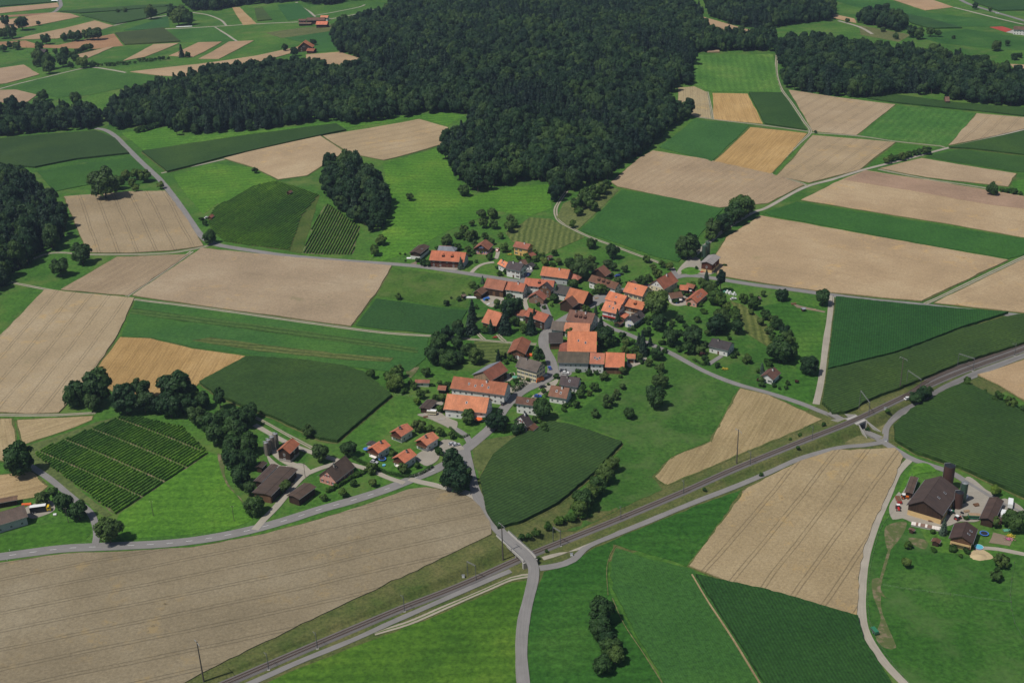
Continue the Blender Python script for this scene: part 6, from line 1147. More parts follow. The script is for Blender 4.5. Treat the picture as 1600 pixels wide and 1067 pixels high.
def mast(px, py, side, label, portal=None):       # side: direction of the arm along the track normal
    p = G(px, py); root = empty('catenary_mast', p); tag(root, label, 'catenary mast', 'catenary masts along the railway'); s, d, rel = rail_coords(p[0], p[1]); pt, t, n = P_on(float(s[0]), 0); n3 = np.array([n[0], n[1]])*(-np.sign(d[0]) if d[0] else 1)
    hm = 8.2+(pt[2]-p[2]); mb = MB()
    for k in (-.16, .16): mb.cyl((t[0]*k, t[1]*k, -.3), (t[0]*k*.7, t[1]*k*.7, hm), .09, .07, 5)
    for z in np.arange(.5, hm, .9): mb.cyl((t[0]*.16, t[1]*.16, z), (-t[0]*.14, -t[1]*.14, z+.7), .035, .035, 4)
    mb.build('mast', 'mast_grey', root); arm = abs(d[0])+.4
    if portal:
        q = G(*portal)-p; L = float(np.hypot(q[0], q[1])); MB().box(-.0, .01, 0, .01, 0, .01); mb = MB(); mb.cyl((0, 0, hm-.5), (q[0], q[1], hm-.5), .09, .09, 5); mb.cyl((0, 0, hm), (q[0], q[1], hm), .09, .09, 5)
        for k in range(8): a = k/8; mb.cyl((q[0]*a, q[1]*a, hm-.5), (q[0]*(a+.06), q[1]*(a+.06), hm), .06, .06, 4)
        mb.build('cross_beam', 'mast_grey', root); mb = MB()
        for k in (-.16, .16): mb.cyl((q[0]+t[0]*k, q[1]+t[1]*k, q[2]-.3), (q[0]+t[0]*k, q[1]+t[1]*k, hm), .09, .07, 5)
        mb.build('mast', 'mast_grey', root)
    else:
        mb = MB(); mb.cyl((0, 0, hm-1.6), (n3[0]*arm, n3[1]*arm, hm-1.2), .06, .05, 5); mb.cyl((0, 0, hm-.2), (n3[0]*arm*.9, n3[1]*arm*.9, hm-1.2), .05, .04, 5); mb.build('arm', 'mast_grey', root)
    MB().box(-.5, .5, -.5, .5, -.5, .12).build('footing', 'concrete', root)
for i, (a, po) in enumerate([((496, 1013), None), ((632, 955), None), ((744, 907), (731, 900)), ((876, 853), (864.5, 846)), ((970, 813), None), ((1068, 772), None), ((1172, 727), None), ((1269, 687), None), ((1357, 650), (1342, 640)), ((1437, 613), (1416, 602)), ((1520, 580), (1496, 572)), ((1585, 556), None), ((420, 1046), None)]):
    mast(a[0], a[1], 1, ['leftmost', 'second', 'third', 'fourth', 'fifth', 'sixth', 'seventh', 'eighth', 'ninth', 'tenth', 'eleventh', 'rightmost', 'lowest'][i]+' catenary mast from the left along the railway' if 0 < i < 11 else ['leftmost', '', '', '', '', '', '', '', '', '', '', 'rightmost', 'bottom-left'][i]+' catenary mast along the railway', po)
for (x, y), w in zip([(318.5, 1064), (786, 875), (1151, 724), (1406, 608)], ['in the wheat at the bottom left', 'beside the road bridge', 'at the edge of the stubble field', 'in the olive maize']):
    p = G(x, y); r_ = empty('power_pole', p); tag(r_, 'tall steel power pole '+w, 'power pole', 'tall power poles along the railway'); s, d, _ = rail_coords(p[0], p[1]); _, t, n = P_on(float(s[0]), 0)
    MB().cyl((0, 0, -.5), (0, 0, 19.5), .34, .2, 8).build('pole', 'pole_wood', r_)
    for z in (18.9,): mb = MB(); mb.cyl((-n[0]*2.4, -n[1]*2.4, z), (n[0]*2.4, n[1]*2.4, z), .11, .11, 5); mb.build('cross_arm', 'galvanized', r_)
    for k in (-2.3, 2.3): MB().cyl((n[0]*k, n[1]*k, 18.1), (n[0]*k, n[1]*k, 18.85), .09, .06, 6).build('insulator', 'paint_silver', r_)
for (x, y), w in zip([(240, 806), (366, 814), (107, 817), (477, 746), (526, 752), (85, 62), (43, 82), (1300, 480), (625, 687)], ['in the meadow right of the vineyard', 'above the main road left of the farm lane', 'on the lawn of the left farm', 'in the farmyard between dark sheds', 'beside the pink farmhouse gable', 'behind the far tree row', 'beside the far hut', 'at the white gravel road', 'behind the new houses']):
    p = G(x, y); r_ = empty('wooden_pole', p); tag(r_, 'wooden line pole '+w, 'pole', 'wooden line poles'); MB().cyl((0, 0, -.4), (0, 0, 8.5), .14, .1, 6).build('pole', 'pole_wood', r_); MB().cyl((-.8, 0, 8.1), (.8, 0, 8.1), .06, .06, 5).build('cross_arm', 'pole_wood', r_)
    for k in (-.7, .7): MB().cyl((k, 0, 8.1), (k, 0, 8.4), .06, .04, 5).build('insulator', 'paint_white', r_)
# signals / relay boxes by the line
for (x, y), w in zip([(724, 902), (1383, 640), (893, 868), (1384, 690)], ['left of the bridge', 'right of the underpass', 'on the bank beside the bridge', 'on the dry verge at the underpass']):
    p = G(x, y); r_ = empty('railway_cabinet', p); tag(r_, 'small pale railway cabinet '+w, 'cabinet', 'railway cabinets'); MB().box(-.6, .6, -.35, .35, -.2, 1.3).build('body', 'paint_silver', r_); MB().box(-.68, .68, -.42, .42, 1.3, 1.42).build('lid', 'galvanized', r_); MB().box(-.5, .5, -.38, -.34, .1, 1.2).build('door', 'paint_white', r_)
# garden shrubs and small trees between the village houses
RC = np.concatenate([v[1] for v in ROADC.values()]); rg = random.Random(5); k = 0
for c, lab, rad, nm in BUILDINGS:
    if not (330 < project((c[0], c[1], 0))[1] < 690 and 630 < project((c[0], c[1], 0))[0] < 1240): continue
    for _ in range(4):
        a = rg.uniform(0, 6.283); d = rad+rg.uniform(1.5, 7); x, y = c[0]+math.cos(a)*d, c[1]+math.sin(a)*d
        if min(math.hypot(x-b_[0][0], y-b_[0][1])-b_[2]*.85 for b_ in BUILDINGS) < .8 or np.hypot(RC[:, 0]-x, RC[:, 1]-y).min() < 4.5: continue
        kind = rg.choice(['bush', 'bush', 'tree', 'tree', 'light' if rg.random() < .3 else 'bush']); r = rg.uniform(.9, 1.7) if kind == 'bush' else rg.uniform(1.4, 2.6); t = plant(kind, (x, y, z1(x, y)), r); pq = project((x, y, 2)); TREES.append((t, kind, r, pq[0], pq[1]))
# ---------------------------------------------------------------- vehicles
def wheels(root, xs, y, r, w=.22):
    for x in xs:
        for s in (-1, 1):
            o = MB().cyl((x, s*y-w/2, r), (x, s*y+w/2, r), r, r, 14).build('wheel', 'tyre', root); MB().cyl((x, s*y-w/2-.01, r), (x, s*y+w/2+.01, r), r*.55, r*.55, 10).build('rim', 'paint_silver', o)
def car(px, py, rz, paint, label, k=1.0):
    p = G(px, py); t = empty('parked_car', p+np.array([0, 0, .18]), rz, k); tag(t, label, 'car', 'cars in the village')
    b_ = MB(); prof = [(-2.1, .35), (-2.12, .78), (-1.95, .95), (-.95, 1.0), (-1.0, 1.0), (1.15, .98), (1.9, .82), (2.12, .62), (2.1, .35)]; prof = [(-2.1, .32), (-2.12, .8), (-1.9, .98), (1.0, .98), (1.9, .8), (2.12, .6), (2.1, .32)]
    b_.prism(prof, 'y', -.86, .86); b_.build('body', paint, t)
    c = MB(); lo = [(-1.85, -.8), (.85, -.8), (.85, .8), (-1.85, .8)]; hi = [(-1.4, -.64), (.05, -.64), (.05, .64), (-1.4, .64)]
    c.add([(x, y, .97) for x, y in lo]+[(x, y, 1.42) for x, y in hi], [(0, 1, 5, 4), (1, 2, 6, 5), (2, 3, 7, 6), (3, 0, 4, 7)]); c.build('window', 'glass', t)
    MB().prism([(-1.43, -.67), (.08, -.67), (.08, .67), (-1.43, .67)], 'z', 1.42, 1.48).build('cabin_roof', paint, t)
    wheels(t, (-1.3, 1.3), .8, .32)
    for s in (-.62, .62): MB().box(2.02, 2.14, s-.18, s+.18, .6, .74).build('headlight', 'paint_silver', t); MB().box(-2.15, -2.05, s-.18, s+.18, .68, .84).build('tail_light', 'paint_red', t)
for a in [(778, 392.5, 1.2, 'paint_red', 'red car parked beside the chalet driveway'), (826, 430.5, 1.1, 'paint_blue', 'dark blue car in the side street'), (826.5, 423, .1, 'paint_white', 'white car before the small white garage'), (965, 432.5, .5, 'paint_blue', 'blue car behind the brown barn'), (970, 430, .5, 'paint_dark', 'black car beside the blue one behind the brown barn'),
          (859, 576.5, 1.75, 'paint_blue', 'blue car driving up the main road'), (883.5, 584, -.1, 'paint_white', 'white car before the long farmhouse'), (880, 581, -.1, 'paint_dark', 'dark car behind the white one before the long farmhouse'), (840.5, 620.5, -.1, 'paint_blue', 'blue car beside the long dormer house'), (585, 723.5, -.5, 'paint_silver', 'silver car behind the hedge of the new houses'),
          (707, 695, .4, 'paint_silver', 'silver car at the paved entry'), (713, 696.5, .4, 'paint_silver', 'second silver car nearest the road at the paved entry'), (323.5, 341.5, .8, 'paint_white', 'white car at the vineyard hut'), (1418, 624, .5, 'paint_white', 'white car beside the railway'), (848, 606, .5, 'paint_dark', 'dark car parked on the pavement island'), (1558, 22, -.4, 'paint_white', 'far white car on the top right road'), (1146, 468.5, .3, 'paint_white', 'white van-like car on the mown meadow'), (788, 632, .8, 'paint_dark', 'dark car half hidden on the main road')]: car(*a)
def box_vehicle(name, px, py, rz, label, cat, L, W, Hh, paint, cab=None, roofp=None, group=None, z0=.7):
    p = G(px, py); t = empty(name, p+np.array([0, 0, .16]), rz); tag(t, label, cat, group)
    MB().prism([(-L/2, z0), (-L/2, Hh-.15), (-L/2+.15, Hh), (L/2-.15, Hh), (L/2, Hh-.15), (L/2, z0)], 'y', -W/2, W/2).build('body', paint, t)
    MB().box(-L/2+.1, L/2-.1, -W/2-.02, W/2+.02, Hh*.55, Hh*.8).build('window', 'glass', t) if cab is None else None
    if roofp: MB().box(-L/2+.05, L/2-.05, -W/2+.05, W/2-.05, Hh, Hh+.06).build('roof', roofp, t)
    if cab:
        c = MB().prism([(L/2+.15, .5), (L/2+.15, 2.6), (L/2+1.3, 2.6), (L/2+1.9, 1.6), (L/2+2.0, .5)], 'y', -W/2, W/2).build('cab', cab, t); MB().box(L/2+.6, L/2+1.62, -W/2-.02, W/2+.02, 1.6, 2.3).build('window', 'glass', c)
        wheels(t, (-L/2+1, -L/2+2.2, L/2+1.1), W/2-.1, .48)
    else: wheels(t, (-L*.22, L*.22) if L > 4 else (0,), W/2-.1, .34)
    return t
box_vehicle('milk_tanker', 61, 799.5, .2, 'yellow lorry with a long white tank in the left farmyard', 'lorry', 7.5, 2.5, 3.4, 'paint_dark', 'paint_yellow', 'paint_white')
box_vehicle('orange_lorry', 845, 595.5, 3.7, 'orange lorry on the main road beside the cream house', 'lorry', 3.2, 2.2, 2.4, 'paint_orange', 'paint_orange')
box_vehicle('trailer', 852, 590.5, .55, 'grey trailer behind the orange lorry', 'trailer', 3.0, 1.9, 1.6, 'paint_silver')
box_vehicle('caravan', 675, 648, -.2, 'cream caravan in front of the open dark shed', 'caravan', 5.2, 2.2, 2.7, 'plaster_cream', None, 'paint_white')
box_vehicle('camper_van', 1578, 791, 1.15, 'white camper on the gravel apron', 'camper', 5.6, 2.2, 2.8, 'paint_white', None, 'foil_white')
box_vehicle('trailer', 1567, 806, 1.2, 'white covered trailer beside the machine shed', 'trailer', 4.8, 2.3, 2.0, 'paint_white', None, 'foil_white')
box_vehicle('skip_container', 1522, 810.5, -.15, 'green container with a pale top beside the yellow farmhouse', 'container', 5.5, 2.4, 2.3, 'paint_green', None, 'wood_light')
box_vehicle('slurry_tank', 1366, 989, 1.85, 'green tank trailer on the trampled pasture', 'trailer', 3.6, 1.7, 2.0, 'paint_green')
box_vehicle('market_trailer', 1466, 811.5, -.2, 'grey stock trailer under the barn eave', 'trailer', 3.4, 2.0, 2.0, 'paint_silver')
def tractor(px, py, rz, paint, label, loader=False):
    p = G(px, py); t = empty('tractor', p+np.array([0, 0, .16]), rz); tag(t, label, 'tractor'); MB().prism([(.1, .7), (.1, 1.5), (1.9, 1.35), (2.0, .7)], 'y', -.4, .4).build('bonnet', paint, t)
    c = MB().box(-1.1, .1, -.7, .7, .9, 2.3).build('cab', 'glass', t); MB().box(-1.2, .2, -.8, .8, 2.3, 2.42).build('roof', 'paint_white', c); MB().box(-1.4, 0, -.75, .75, .6, .95).build('chassis', paint, t)
    for s in (-1, 1):
        for x, r in ((-.8, .8), (1.5, .5)): o = MB().cyl((x, s*.85-.2, r), (x, s*.85+.2, r), r, r, 14).build('wheel', 'tyre', t); MB().cyl((x, s*.85-.22, r), (x, s*.85+.22, r), r*.5, r*.5, 8).build('rim', paint, o)
    if loader: MB().cyl((.3, 0, 1.4), (2.8, 0, 2.6), .1, .08, 5).build('loader_arm', 'paint_dark', t); MB().box(2.6, 3.2, -.8, .8, 2.2, 2.9).build('bucket', 'paint_dark', t)
tractor(1403, 796, -1.7, 'paint_red', 'red tractor pulling a trailer left of the great barn'); box_vehicle('farm_trailer', 1403.5, 784, 1.5, 'red farm trailer behind the tractor', 'trailer', 5.0, 2.0, 1.8, 'paint_red', None, 'wood_mid')
tractor(1413, 779, -.1, 'paint_orange', 'orange tractor under the lean-to shed'); tractor(1496, 812, .6, 'paint_red', 'red loader on the farmyard', True); tractor(1485, 803, .4, 'paint_green', 'green machine on the farmyard'); tractor(1098, 461, .4, 'paint_red', 'red tractor behind the pink house') if False else None
tractor(1080, 459.5, .3, 'paint_red', 'small red tractor beside the pink gable house')
# wrapped bales, silos, pools and garden things
for x, y, w in [(1136.5, 458.5, 'left'), (1141, 460, 'middle'), (1147.5, 461.5, 'right')]:
    p = G(x, y); t = empty('wrapped_bales', p); tag(t, w+' one of three white wrapped bale stacks on the meadow', 'bale', 'white wrapped bales')
    for a, z in ((-.7, .6), (.7, .6), (0, 1.65)): MB().cyl((a, -.7, z), (a, .7, z), .62, .62, 14).build('bale', 'foil_white', t)
def silo(px, py, r, h, mat, label, dome='galvanized'):
    p = G(px, py); t = empty('silo', p); tag(t, label, 'silo'); MB().cyl((0, 0, -.3), (0, 0, h), r, r, 20).build('cylinder', mat, t, False)
    mb = MB(); mb.cyl((0, 0, h), (0, 0, h+r*.22), r*1.0, r*.3, 20); mb.cyl((0, 0, h+r*.22), (0, 0, h+r*.4), r*.3, r*.2, 10); mb.build('cap', 'paint_dark' if mat == 'silo_brown' else dome, t)
    for z in np.arange(1.2, h, 1.5): MB().cyl((0, 0, z), (0, 0, z+.1), r*1.02, r*1.02, 20).build('hoop', mat, t)
    mb = MB()
    for s in (-.2, .2): mb.cyl((r+.12, s, 0), (r+.12, s, h+.6), .03, .03, 4)
    for z in np.arange(.4, h, .5): mb.cyl((r+.12, -.2, z), (r+.12, .2, z), .025, .025, 4)
    mb.build('ladder', 'galvanized', t); mb = MB(); mb.cyl((-r-.25, 0, 0), (-r-.25, 0, h+r*.6), .12, .12, 6); mb.cyl((-r-.25, 0, h+r*.6), (0, 0, h+r*.6), .12, .12, 6); mb.build('filling_pipe', 'galvanized', t)
for x, y, w in [(418, 711, 'nearest'), (422, 706.5, 'second'), (427, 702, 'third'), (432.5, 697, 'farthest')]: silo(x, y, 1.15, 7.6, 'silo_rust', w+' of the four rusty silos beside the farm wood')
silo(1479, 765, 2.5, 13.5, 'silo_brown', 'tall dark silo behind the great cattle barn'); silo(1496, 793, 1.9, 8.5, 'silo_brown', 'brown silo at the corner of the great cattle barn'); silo(1503.5, 784, 1.5, 10.5, 'silo_green', 'green feed silo beside the brown silo'); silo(1100.5, 404, 1.7, 9.5, 'silo_green', 'front dark green silo of the pale-roofed barn', 'silo_green'); silo(1105.5, 400.5, 1.6, 10.5, 'silo_green', 'rear dark green silo of the pale-roofed barn', 'silo_green')
def trampoline(px, py, label, mat='canvas_blue'):
    p = G(px, py); t = empty('trampoline', p); tag(t, label, 'trampoline'); n = 20; ring = MB()
    for i in range(n): a, b_ = 6.2832*i/n, 6.2832*(i+1)/n; ring.add([(1.55*math.cos(a), 1.55*math.sin(a), .85), (2.0*math.cos(a), 2.0*math.sin(a), .85), (2.0*math.cos(b_), 2.0*math.sin(b_), .85), (1.55*math.cos(b_), 1.55*math.sin(b_), .85), (1.55*math.cos(a), 1.55*math.sin(a), .78), (2.0*math.cos(a), 2.0*math.sin(a), .78), (2.0*math.cos(b_), 2.0*math.sin(b_), .78), (1.55*math.cos(b_), 1.55*math.sin(b_), .78)], [(0, 1, 2, 3), (7, 6, 5, 4), (1, 5, 6, 2), (0, 3, 7, 4)])
    ring.build('padding', mat, t); MB().cyl((0, 0, .79), (0, 0, .82), 1.56, 1.56, 20).build('jumping_mat', 'rubber_and_shade_black', t)
    for i in range(6): a = 1.047*i; MB().cyl((1.8*math.cos(a), 1.8*math.sin(a), -.1), (1.8*math.cos(a), 1.8*math.sin(a), .8), .04, .04, 5).build('leg', 'galvanized', t)
trampoline(597.5, 718.5, 'blue trampoline beside the left new house'); trampoline(1537.5, 835, 'blue trampoline behind the yellow farmhouse')
def pool(px, py, r, label):
    p = G(px, py); t = empty('paddling_pool', p); tag(t, label, 'pool', 'garden pools'); MB().cyl((0, 0, -.1), (0, 0, .62), r, r, 20).build('pool_wall', 'canvas_blue', t); MB().cyl((0, 0, .60), (0, 0, .64), r*.93, r*.93, 20).build('water', 'water_pool', t)
    MB().cyl((0, 0, .60), (0, 0, .63), r*1.0, r*1.0, 20).build('rim', 'paint_white', t)
pool(1529.5, 855.5, 1.9, 'round blue pool beside the yellow farmhouse'); pool(600, 727.5, .9, 'little pool behind the hedge of the new houses')
for x, y, r, w in [(1530, 870, 3.2, 'heap of sand beside the pool')]:
    p = G(x, y); mb = MB(); n = 22; vs = []; rs = [(0, 1.3), (.35, 1.0), (.7, .45), (1.0, -.1)]
    for rr, zz_ in rs: vs += [(r*rr*math.cos(6.283*i/n)*random.uniform(.9, 1.1)*1.3, r*rr*math.sin(6.283*i/n)*random.uniform(.9, 1.1), zz_) for i in range(n)]
    mb.add(vs, [(k*n+i, k*n+(i+1) % n, (k+1)*n+(i+1) % n, (k+1)*n+i) for k in range(3) for i in range(n)]); o = mb.build('sand_heap', 'sand', None, True); o.location = tuple(p); tag(o, w, 'sand heap')
def parasol(px, py, mat, label, r=1.7):
    p = G(px, py); t = empty('parasol', p); tag(t, label, 'parasol'); MB().cyl((0, 0, 0), (0, 0, 2.4), .04, .04, 6).build('pole', 'galvanized', t); MB().cyl((0, 0, 2.0), (0, 0, 2.6), r, .08, 10).build('canopy', mat, t); MB().cyl((0, 0, 0), (0, 0, .12), .3, .3, 10).build('base', 'concrete', t)
parasol(804.5, 593.5, 'canvas_green', 'green parasol in the garden of the cream house'); parasol(773, 627, 'awning', 'cream parasol beside the huge farmhouse'); parasol(748, 659, 'canvas_orange', 'orange parasol in front of the huge farmhouse', 2.2); parasol(572.5, 706, 'canvas_blue', 'blue parasol at the left new house', 1.6); parasol(1062, 472.5, 'awning', 'white parasol in the cluttered yard')
def tarp(px, py, rz, L, W, Hh, mat, label, cat='tarpaulin'):
    p = G(px, py); t = empty('covered_pile', p, rz); tag(t, label, cat); MB().prism([(-W/2, -.1), (-W/2, Hh*.6), (-W*.2, Hh), (W*.25, Hh*.95), (W/2, Hh*.5), (W/2, -.1)], 'x', -L/2, L/2).build('tarpaulin', mat, t); MB().box(-L/2-.05, L/2+.05, -W/2-.08, W/2+.08, -.1, .12).build('pallet', 'wood_mid', t)
tarp(760, 468.5, .6, 4.2, 2.0, 1.7, 'canvas_blue', 'blue tarpaulin pile in the cluttered yard'); tarp(763, 476, .6, 2.0, 1.2, .8, 'foil_white', 'white sheet on the ground of the cluttered yard'); tarp(737, 466, -.1, 8, 1.4, 1.3, 'foil_white', 'grey-white stack before the low barn wing'); tarp(1575, 829, .1, 4.5, 1.8, .9, 'canvas_green', 'pale green plastic tunnel in the farm garden'); tarp(639, 404.5, -.1, 3.0, 1.4, 1.1, 'foil_white', 'small white cold frame beside the country road'); tarp(827, 556, -.1, 3.4, 1.8, 1.6, 'canvas_orange', 'orange covered load beside the red hip barn'); tarp(86, 804.5, .2, 1.5, 1.2, .9, 'foil_white', 'white covered tank on the left lawn'); tarp(42, 789, .1, 4.5, 1.2, 1.2, 'canvas_orange', 'orange crates behind the left farmhouse'); tarp(1133, 457, .3, 2.6, 1.6, 1.7, 'canvas_green', 'green covered pile beside the white bales')
tarp(1114, 82, 0, 14, 6, 2.2, 'wood_light', 'pale timber pile at the forest corner', 'wood pile'); tarp(452, 303, .1, 4, 2.5, .25, 'concrete', 'white terrace before the vineyard hut', 'terrace'); tarp(288, 42.5, .05, 22, 3, 1.0, 'foil_white', 'far white row of bales', 'bales'); tarp(86, 3, 0, 10, 4, 3, 'foil_white', 'far white trailer beside the road', 'trailer')
for (x, y), m_, w in [((1097, 425.5), 'flower_red', 'red flower bed on the oval lawn'), ((793, 393), 'flower_yellow', 'yellow flowers left of the yellow house'), ((797, 398), 'flower_yellow', 'second yellow flower bed below the yellow house'), ((774, 527.5), 'flower_red', 'red roses at the two-rut drive'), ((1576, 843), 'flower_pink', 'pink flowers in the vegetable garden'), ((1578, 838), 'flower_yellow', 'yellow flowers in the vegetable garden'), ((1133, 577), 'flower_yellow', 'yellow bed below the bungalow')]:
    p = G(x, y); r_ = np.random.default_rng(int(x)); n = 160; P = np.stack([r_.normal(0, .8, n), r_.normal(0, .6, n), r_.uniform(.15, .6, n)], 1); Nn = r_.normal(size=(n, 3))*.4+np.array([0, 0, 1]); Nn /= np.linalg.norm(Nn, axis=1)[:, None]; V, F_ = leaf_quads(P, Nn, .16, r_); t = empty('flower_bed', p); tag(t, w, 'flower bed'); obj('blossoms', pydata('blossoms', V, F_, m_), t); V, F_ = leaf_quads(P*np.array([1.1, 1.1, .6]), Nn, .18, r_); obj('leaves', pydata('leaves', V, F_, 'leaf_hedge'), t)
for x, y, rz, L, W, Hh, m_, w, c_ in [(1510, 800, .3, 2.4, 1.4, 1.2, 'wood_light', 'stack of pale planks beside the brown silo', 'planks'), (1508, 778, .9, 3.0, 2.0, 1.6, 'foil_white', 'white silage bales behind the green silo', 'bales'), (1525, 790, .2, 2.2, 2.0, 1.3, 'wood_mid', 'wooden crates in the middle of the wide farmyard', 'crates'), (1432, 806, .1, 2.0, 1.2, 1.0, 'canvas_green', 'green crate before the great barn front', 'crate'), (1455, 815, -.3, 2.6, 1.2, .9, 'wood_mid', 'pallets before the great barn front', 'pallets'), (445, 733, .6, 2.6, 1.5, 1.2, 'foil_white', 'white bales in the gravel farmyard', 'bales'), (437, 770, .8, 2.2, 1.3, 1.1, 'paint_silver', 'grey milk tank beside the long farm shed', 'tank'), (456, 758, .8, 1.8, 1.2, 1.0, 'wood_light', 'crates between the dark sheds', 'crates'), (665, 652, .2, 2.4, 1.4, .9, 'wood_mid', 'firewood beside the caravan', 'firewood'), (690, 655, .3, 4.0, 2.4, .6, 'stone_wall', 'stone planter in front of the huge farmhouse', 'planter'), (776, 470, .2, 2.6, 1.2, .9, 'wood_mid', 'wooden crates in the cluttered yard', 'crates'), (770, 474, 1.0, 1.8, 1.0, .7, 'paint_silver', 'grey boxes in the cluttered yard', 'boxes'), (1058, 474, .5, 2.0, 1.4, 1.2, 'canvas_blue', 'blue covered pile beside the pink house', 'pile'), (1070, 468, .2, 2.2, 1.2, 1.0, 'wood_mid', 'wood pile between brown house and pink house', 'wood pile'), (932, 467, .4, 2.4, 1.4, 1.0, 'wood_light', 'timber stack on the asphalt yard', 'timber'), (988, 492, .3, 1.8, 1.2, 1.0, 'wood_mid', 'firewood between the orange houses', 'firewood'), (1240, 476, .2, 3.0, 1.6, 1.2, 'wood_mid', 'brown compost bins at the allotment strip', 'compost bins'), (1272, 485, .2, 2.4, 1.4, .8, 'wood_light', 'pale planks at the end of the allotment strip', 'planks')]:
    tarp(x, y, rz, L, W, Hh, m_, w, c_)
# striped sheet roof beside the farm garden
p = G(1447, 824); t = empty('feed_clamp', p, -.42); tag(t, 'long low feed clamp with striped sheet cover below the great barn', 'feed clamp'); MB().box(-6.5, 6.5, -1.3, 1.3, -.2, .9).build('wall', 'concrete', t)
for i in range(13): MB().box(-6.5+i, -5.55+i, -1.35, 1.35, .9, .96).build('cover_sheet', 'brick' if 1 < i < 10 and i % 3 else 'awning', t)
# pasture fences
def fence(pts, step, label):
    C = catmull(Gxy(pts), step); c = np.array([C[0][0], C[0][1], z1(*C[0])]); t = empty('pasture_fence', c); tag(t, label, 'fence', 'pasture fences'); pm = MB().cyl((0, 0, -.3), (0, 0, 1.15), .09, .08, 6).mesh('post', ['pole_wood']); prev = None; mb = MB()
    for q in C:
        g = np.array([q[0], q[1], z1(*q)])-c; o = obj('post', pm, t); o.location = tuple(g)
        if prev is not None:
            for z in (.55, 1.05): mb.cyl(prev+np.array([0, 0, z]), g+np.array([0, 0, z]), .015, .015, 3)
        prev = g
    mb.build('wire', 'galvanized', t)
fence([(1403, 792), (1378, 822), (1363, 870), (1357, 910), (1356, 950), (1364, 990), (1392, 1035), (1430, 1080)], 7, 'wire fence between lane and cattle pasture'); fence([(1378, 915), (1420, 922), (1485, 930), (1535, 937), (1580, 942)], 8, 'wire fence across the cattle pasture'); fence([(1425, 742), (1410, 770)], 5, 'short fence left of the great barn'); fence([(615, 617), (640, 620), (655, 622)], 4, 'garden fence above the new houses'); fence([(688, 686), (705, 690), (722, 698)], 3, 'wooden fence at the paved entry'); fence([(1585, 880), (1578, 930), (1585, 975), (1600, 1000)], 8, 'fence at the right edge of the cattle pasture')
# white marker posts along the main road
ro, C, N, off = ROADC['two-lane main road into the village']; pm = MB().box(-.07, .07, -.05, .05, -.2, .95).mesh('marker_post', ['paint_white']); k = 0
for i in range(6, len(C)-110, 9):
    for s in (-1, 1):
        q = C[i]+N[i]*s*3.9; o = obj('marker_post', pm); o.location = (q[0], q[1], z1(*q)); tag(o, 'white marker post on the verge of the main road', 'marker post', 'marker posts along the main road')
# grazing animals' trough and stones left out; labels of the planted trees
near = lambda x, y: min(BUILDINGS, key=lambda b_: math.hypot(b_[0][0]-x, b_[0][1]-y))
AREA = [((90, 590, 400, 810), 'in the large tree row at lower left'), ((880, 720, 975, 805), 'in the hedgerow below the maize'), ((810, 798, 925, 845), 'on the bank beside the railway'), ((915, 930, 980, 1067), 'in the clump at the bottom centre'), ((0, 0, 330, 125), 'among the far fields at the top left'), ((1300, 0, 1600, 100), 'among the far fields at the top right'), ((140, 260, 260, 300), 'beside the square wheat field'), ((1100, 320, 1180, 375), 'in the row along the pale gravel road'), ((885, 280, 955, 355), 'in the orchard beside the forest track'), ((700, 325, 810, 372), 'in the orchard above the country road'), ((1180, 490, 1250, 560), 'along the edge of the mown orchard meadow'), ((1380, 230, 1455, 255), 'in the hedge beside the gravel road'), ((1500, 590, 1600, 645), 'on the strip beside the right maize'), ((1540, 290, 1600, 306), 'in the shrub row at the right edge'), ((670, 500, 750, 570), 'in the dense group left of the mown lawn'), ((1400, 850, 1600, 905), 'in the cattle pasture'), ((920, 590, 1040, 650), 'in the uneven pasture'), ((700, 715, 735, 760), 'on the road triangle')]
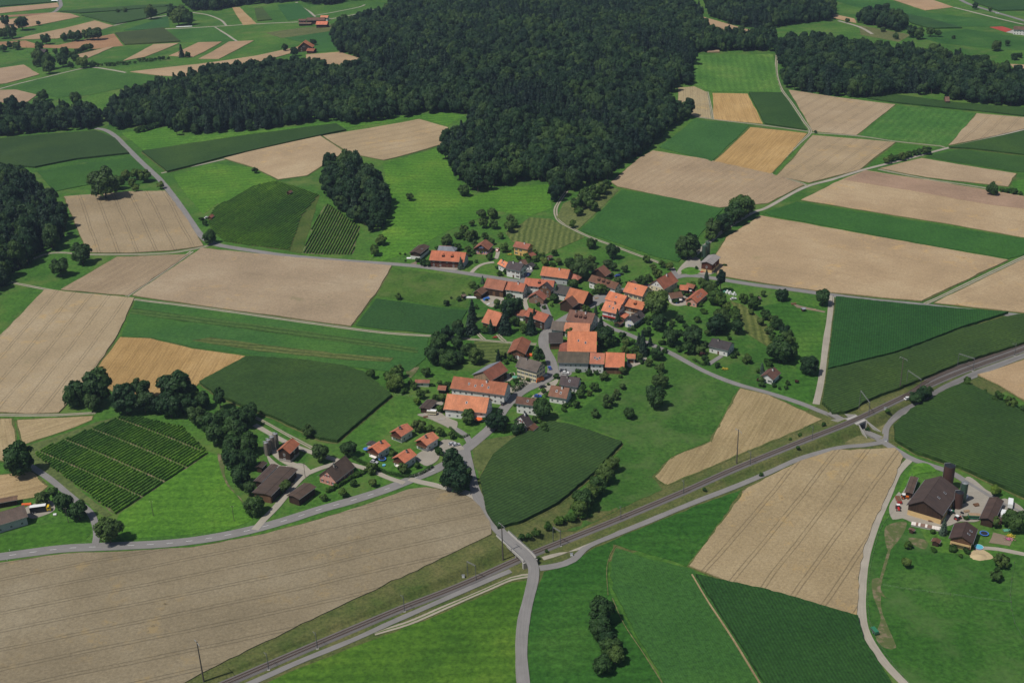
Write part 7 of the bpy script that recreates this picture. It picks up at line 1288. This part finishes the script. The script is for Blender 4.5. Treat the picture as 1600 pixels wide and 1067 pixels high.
cnt = {}; ORD = 'second third fourth fifth sixth seventh eighth ninth tenth eleventh twelfth thirteenth fourteenth fifteenth sixteenth seventeenth eighteenth nineteenth twentieth'.split(); ORD += ['twenty-'+w for w in 'first second third fourth fifth sixth seventh eighth ninth'.split()]+['thirtieth']+['thirty-'+w for w in 'first second third fourth fifth sixth seventh eighth ninth'.split()]
for t, kind, r, px, py in TREES:
    ar = next((a for bx_, a in AREA if bx_[0] <= px <= bx_[2] and bx_[1] <= py <= bx_[3]), None)
    if ar is None:
        c = near(t.location.x, t.location.y); ar = 'near the '+' '.join(c[1].split()[:5])
        for w in (' with', ' beside', ' and', ' of', ' a', ' the', ' behind', ' on', ' at', ' in', ' under', ' left', ' right', ' by', ' above', ' between', ' white', ' long', ' orange', ' two', ' below', ' an', ' with a'):
            if ar.endswith(w): ar = ar[:-len(w)]
    lab = ('large ' if r > 5.2 else 'small ' if r < 2.2 else '')+LOOK[kind]+' '+ar; cnt.setdefault(lab, []).append((px, t))
for lab, l in cnt.items():
    l.sort(key=lambda q: q[0]); m = len(l)
    for i, (px, t) in enumerate(l):
        w = '' if m == 1 else (['left', 'right'][i] if m == 2 else ['left', 'middle', 'right'][i] if m == 3 else 'leftmost' if i == 0 else 'rightmost' if i == m-1 else ORD[i-1])
        tag(t, (lab+(', '+w+(' of %d' % m if w in ('left', 'right', 'middle') else ' from left' if i not in (0, m-1) else '') if w else '')), 'shrub' if kind == 'bush' and 'shrub' in lab else ('shrub' if 'shrub' in lab else 'tree'), lab if m > 1 else None)
# ---------------------------------------------------------------- summer haze
HAZE = 0.00006
if HAZE:
    m = bpy.data.materials.new('haze'); m.use_nodes = True; n_ = m.node_tree.nodes; n_.remove(n_['Principled BSDF']); pv = n_.new('ShaderNodeVolumePrincipled'); pv.inputs['Color'].default_value = (.58, .74, 1, 1); pv.inputs['Density'].default_value = HAZE; pv.inputs['Anisotropy'].default_value = .2
    m.node_tree.links.new(pv.outputs[0], n_['Material Output'].inputs['Volume']); MATS['haze'] = m
    o = MB().box(-7200, 7200, -2200, 14200, -14, 345).build('haze', 'haze'); o['kind'] = 'stuff'; o['label'] = 'thin bluish summer haze over the land'; o.display_type = 'WIRE'
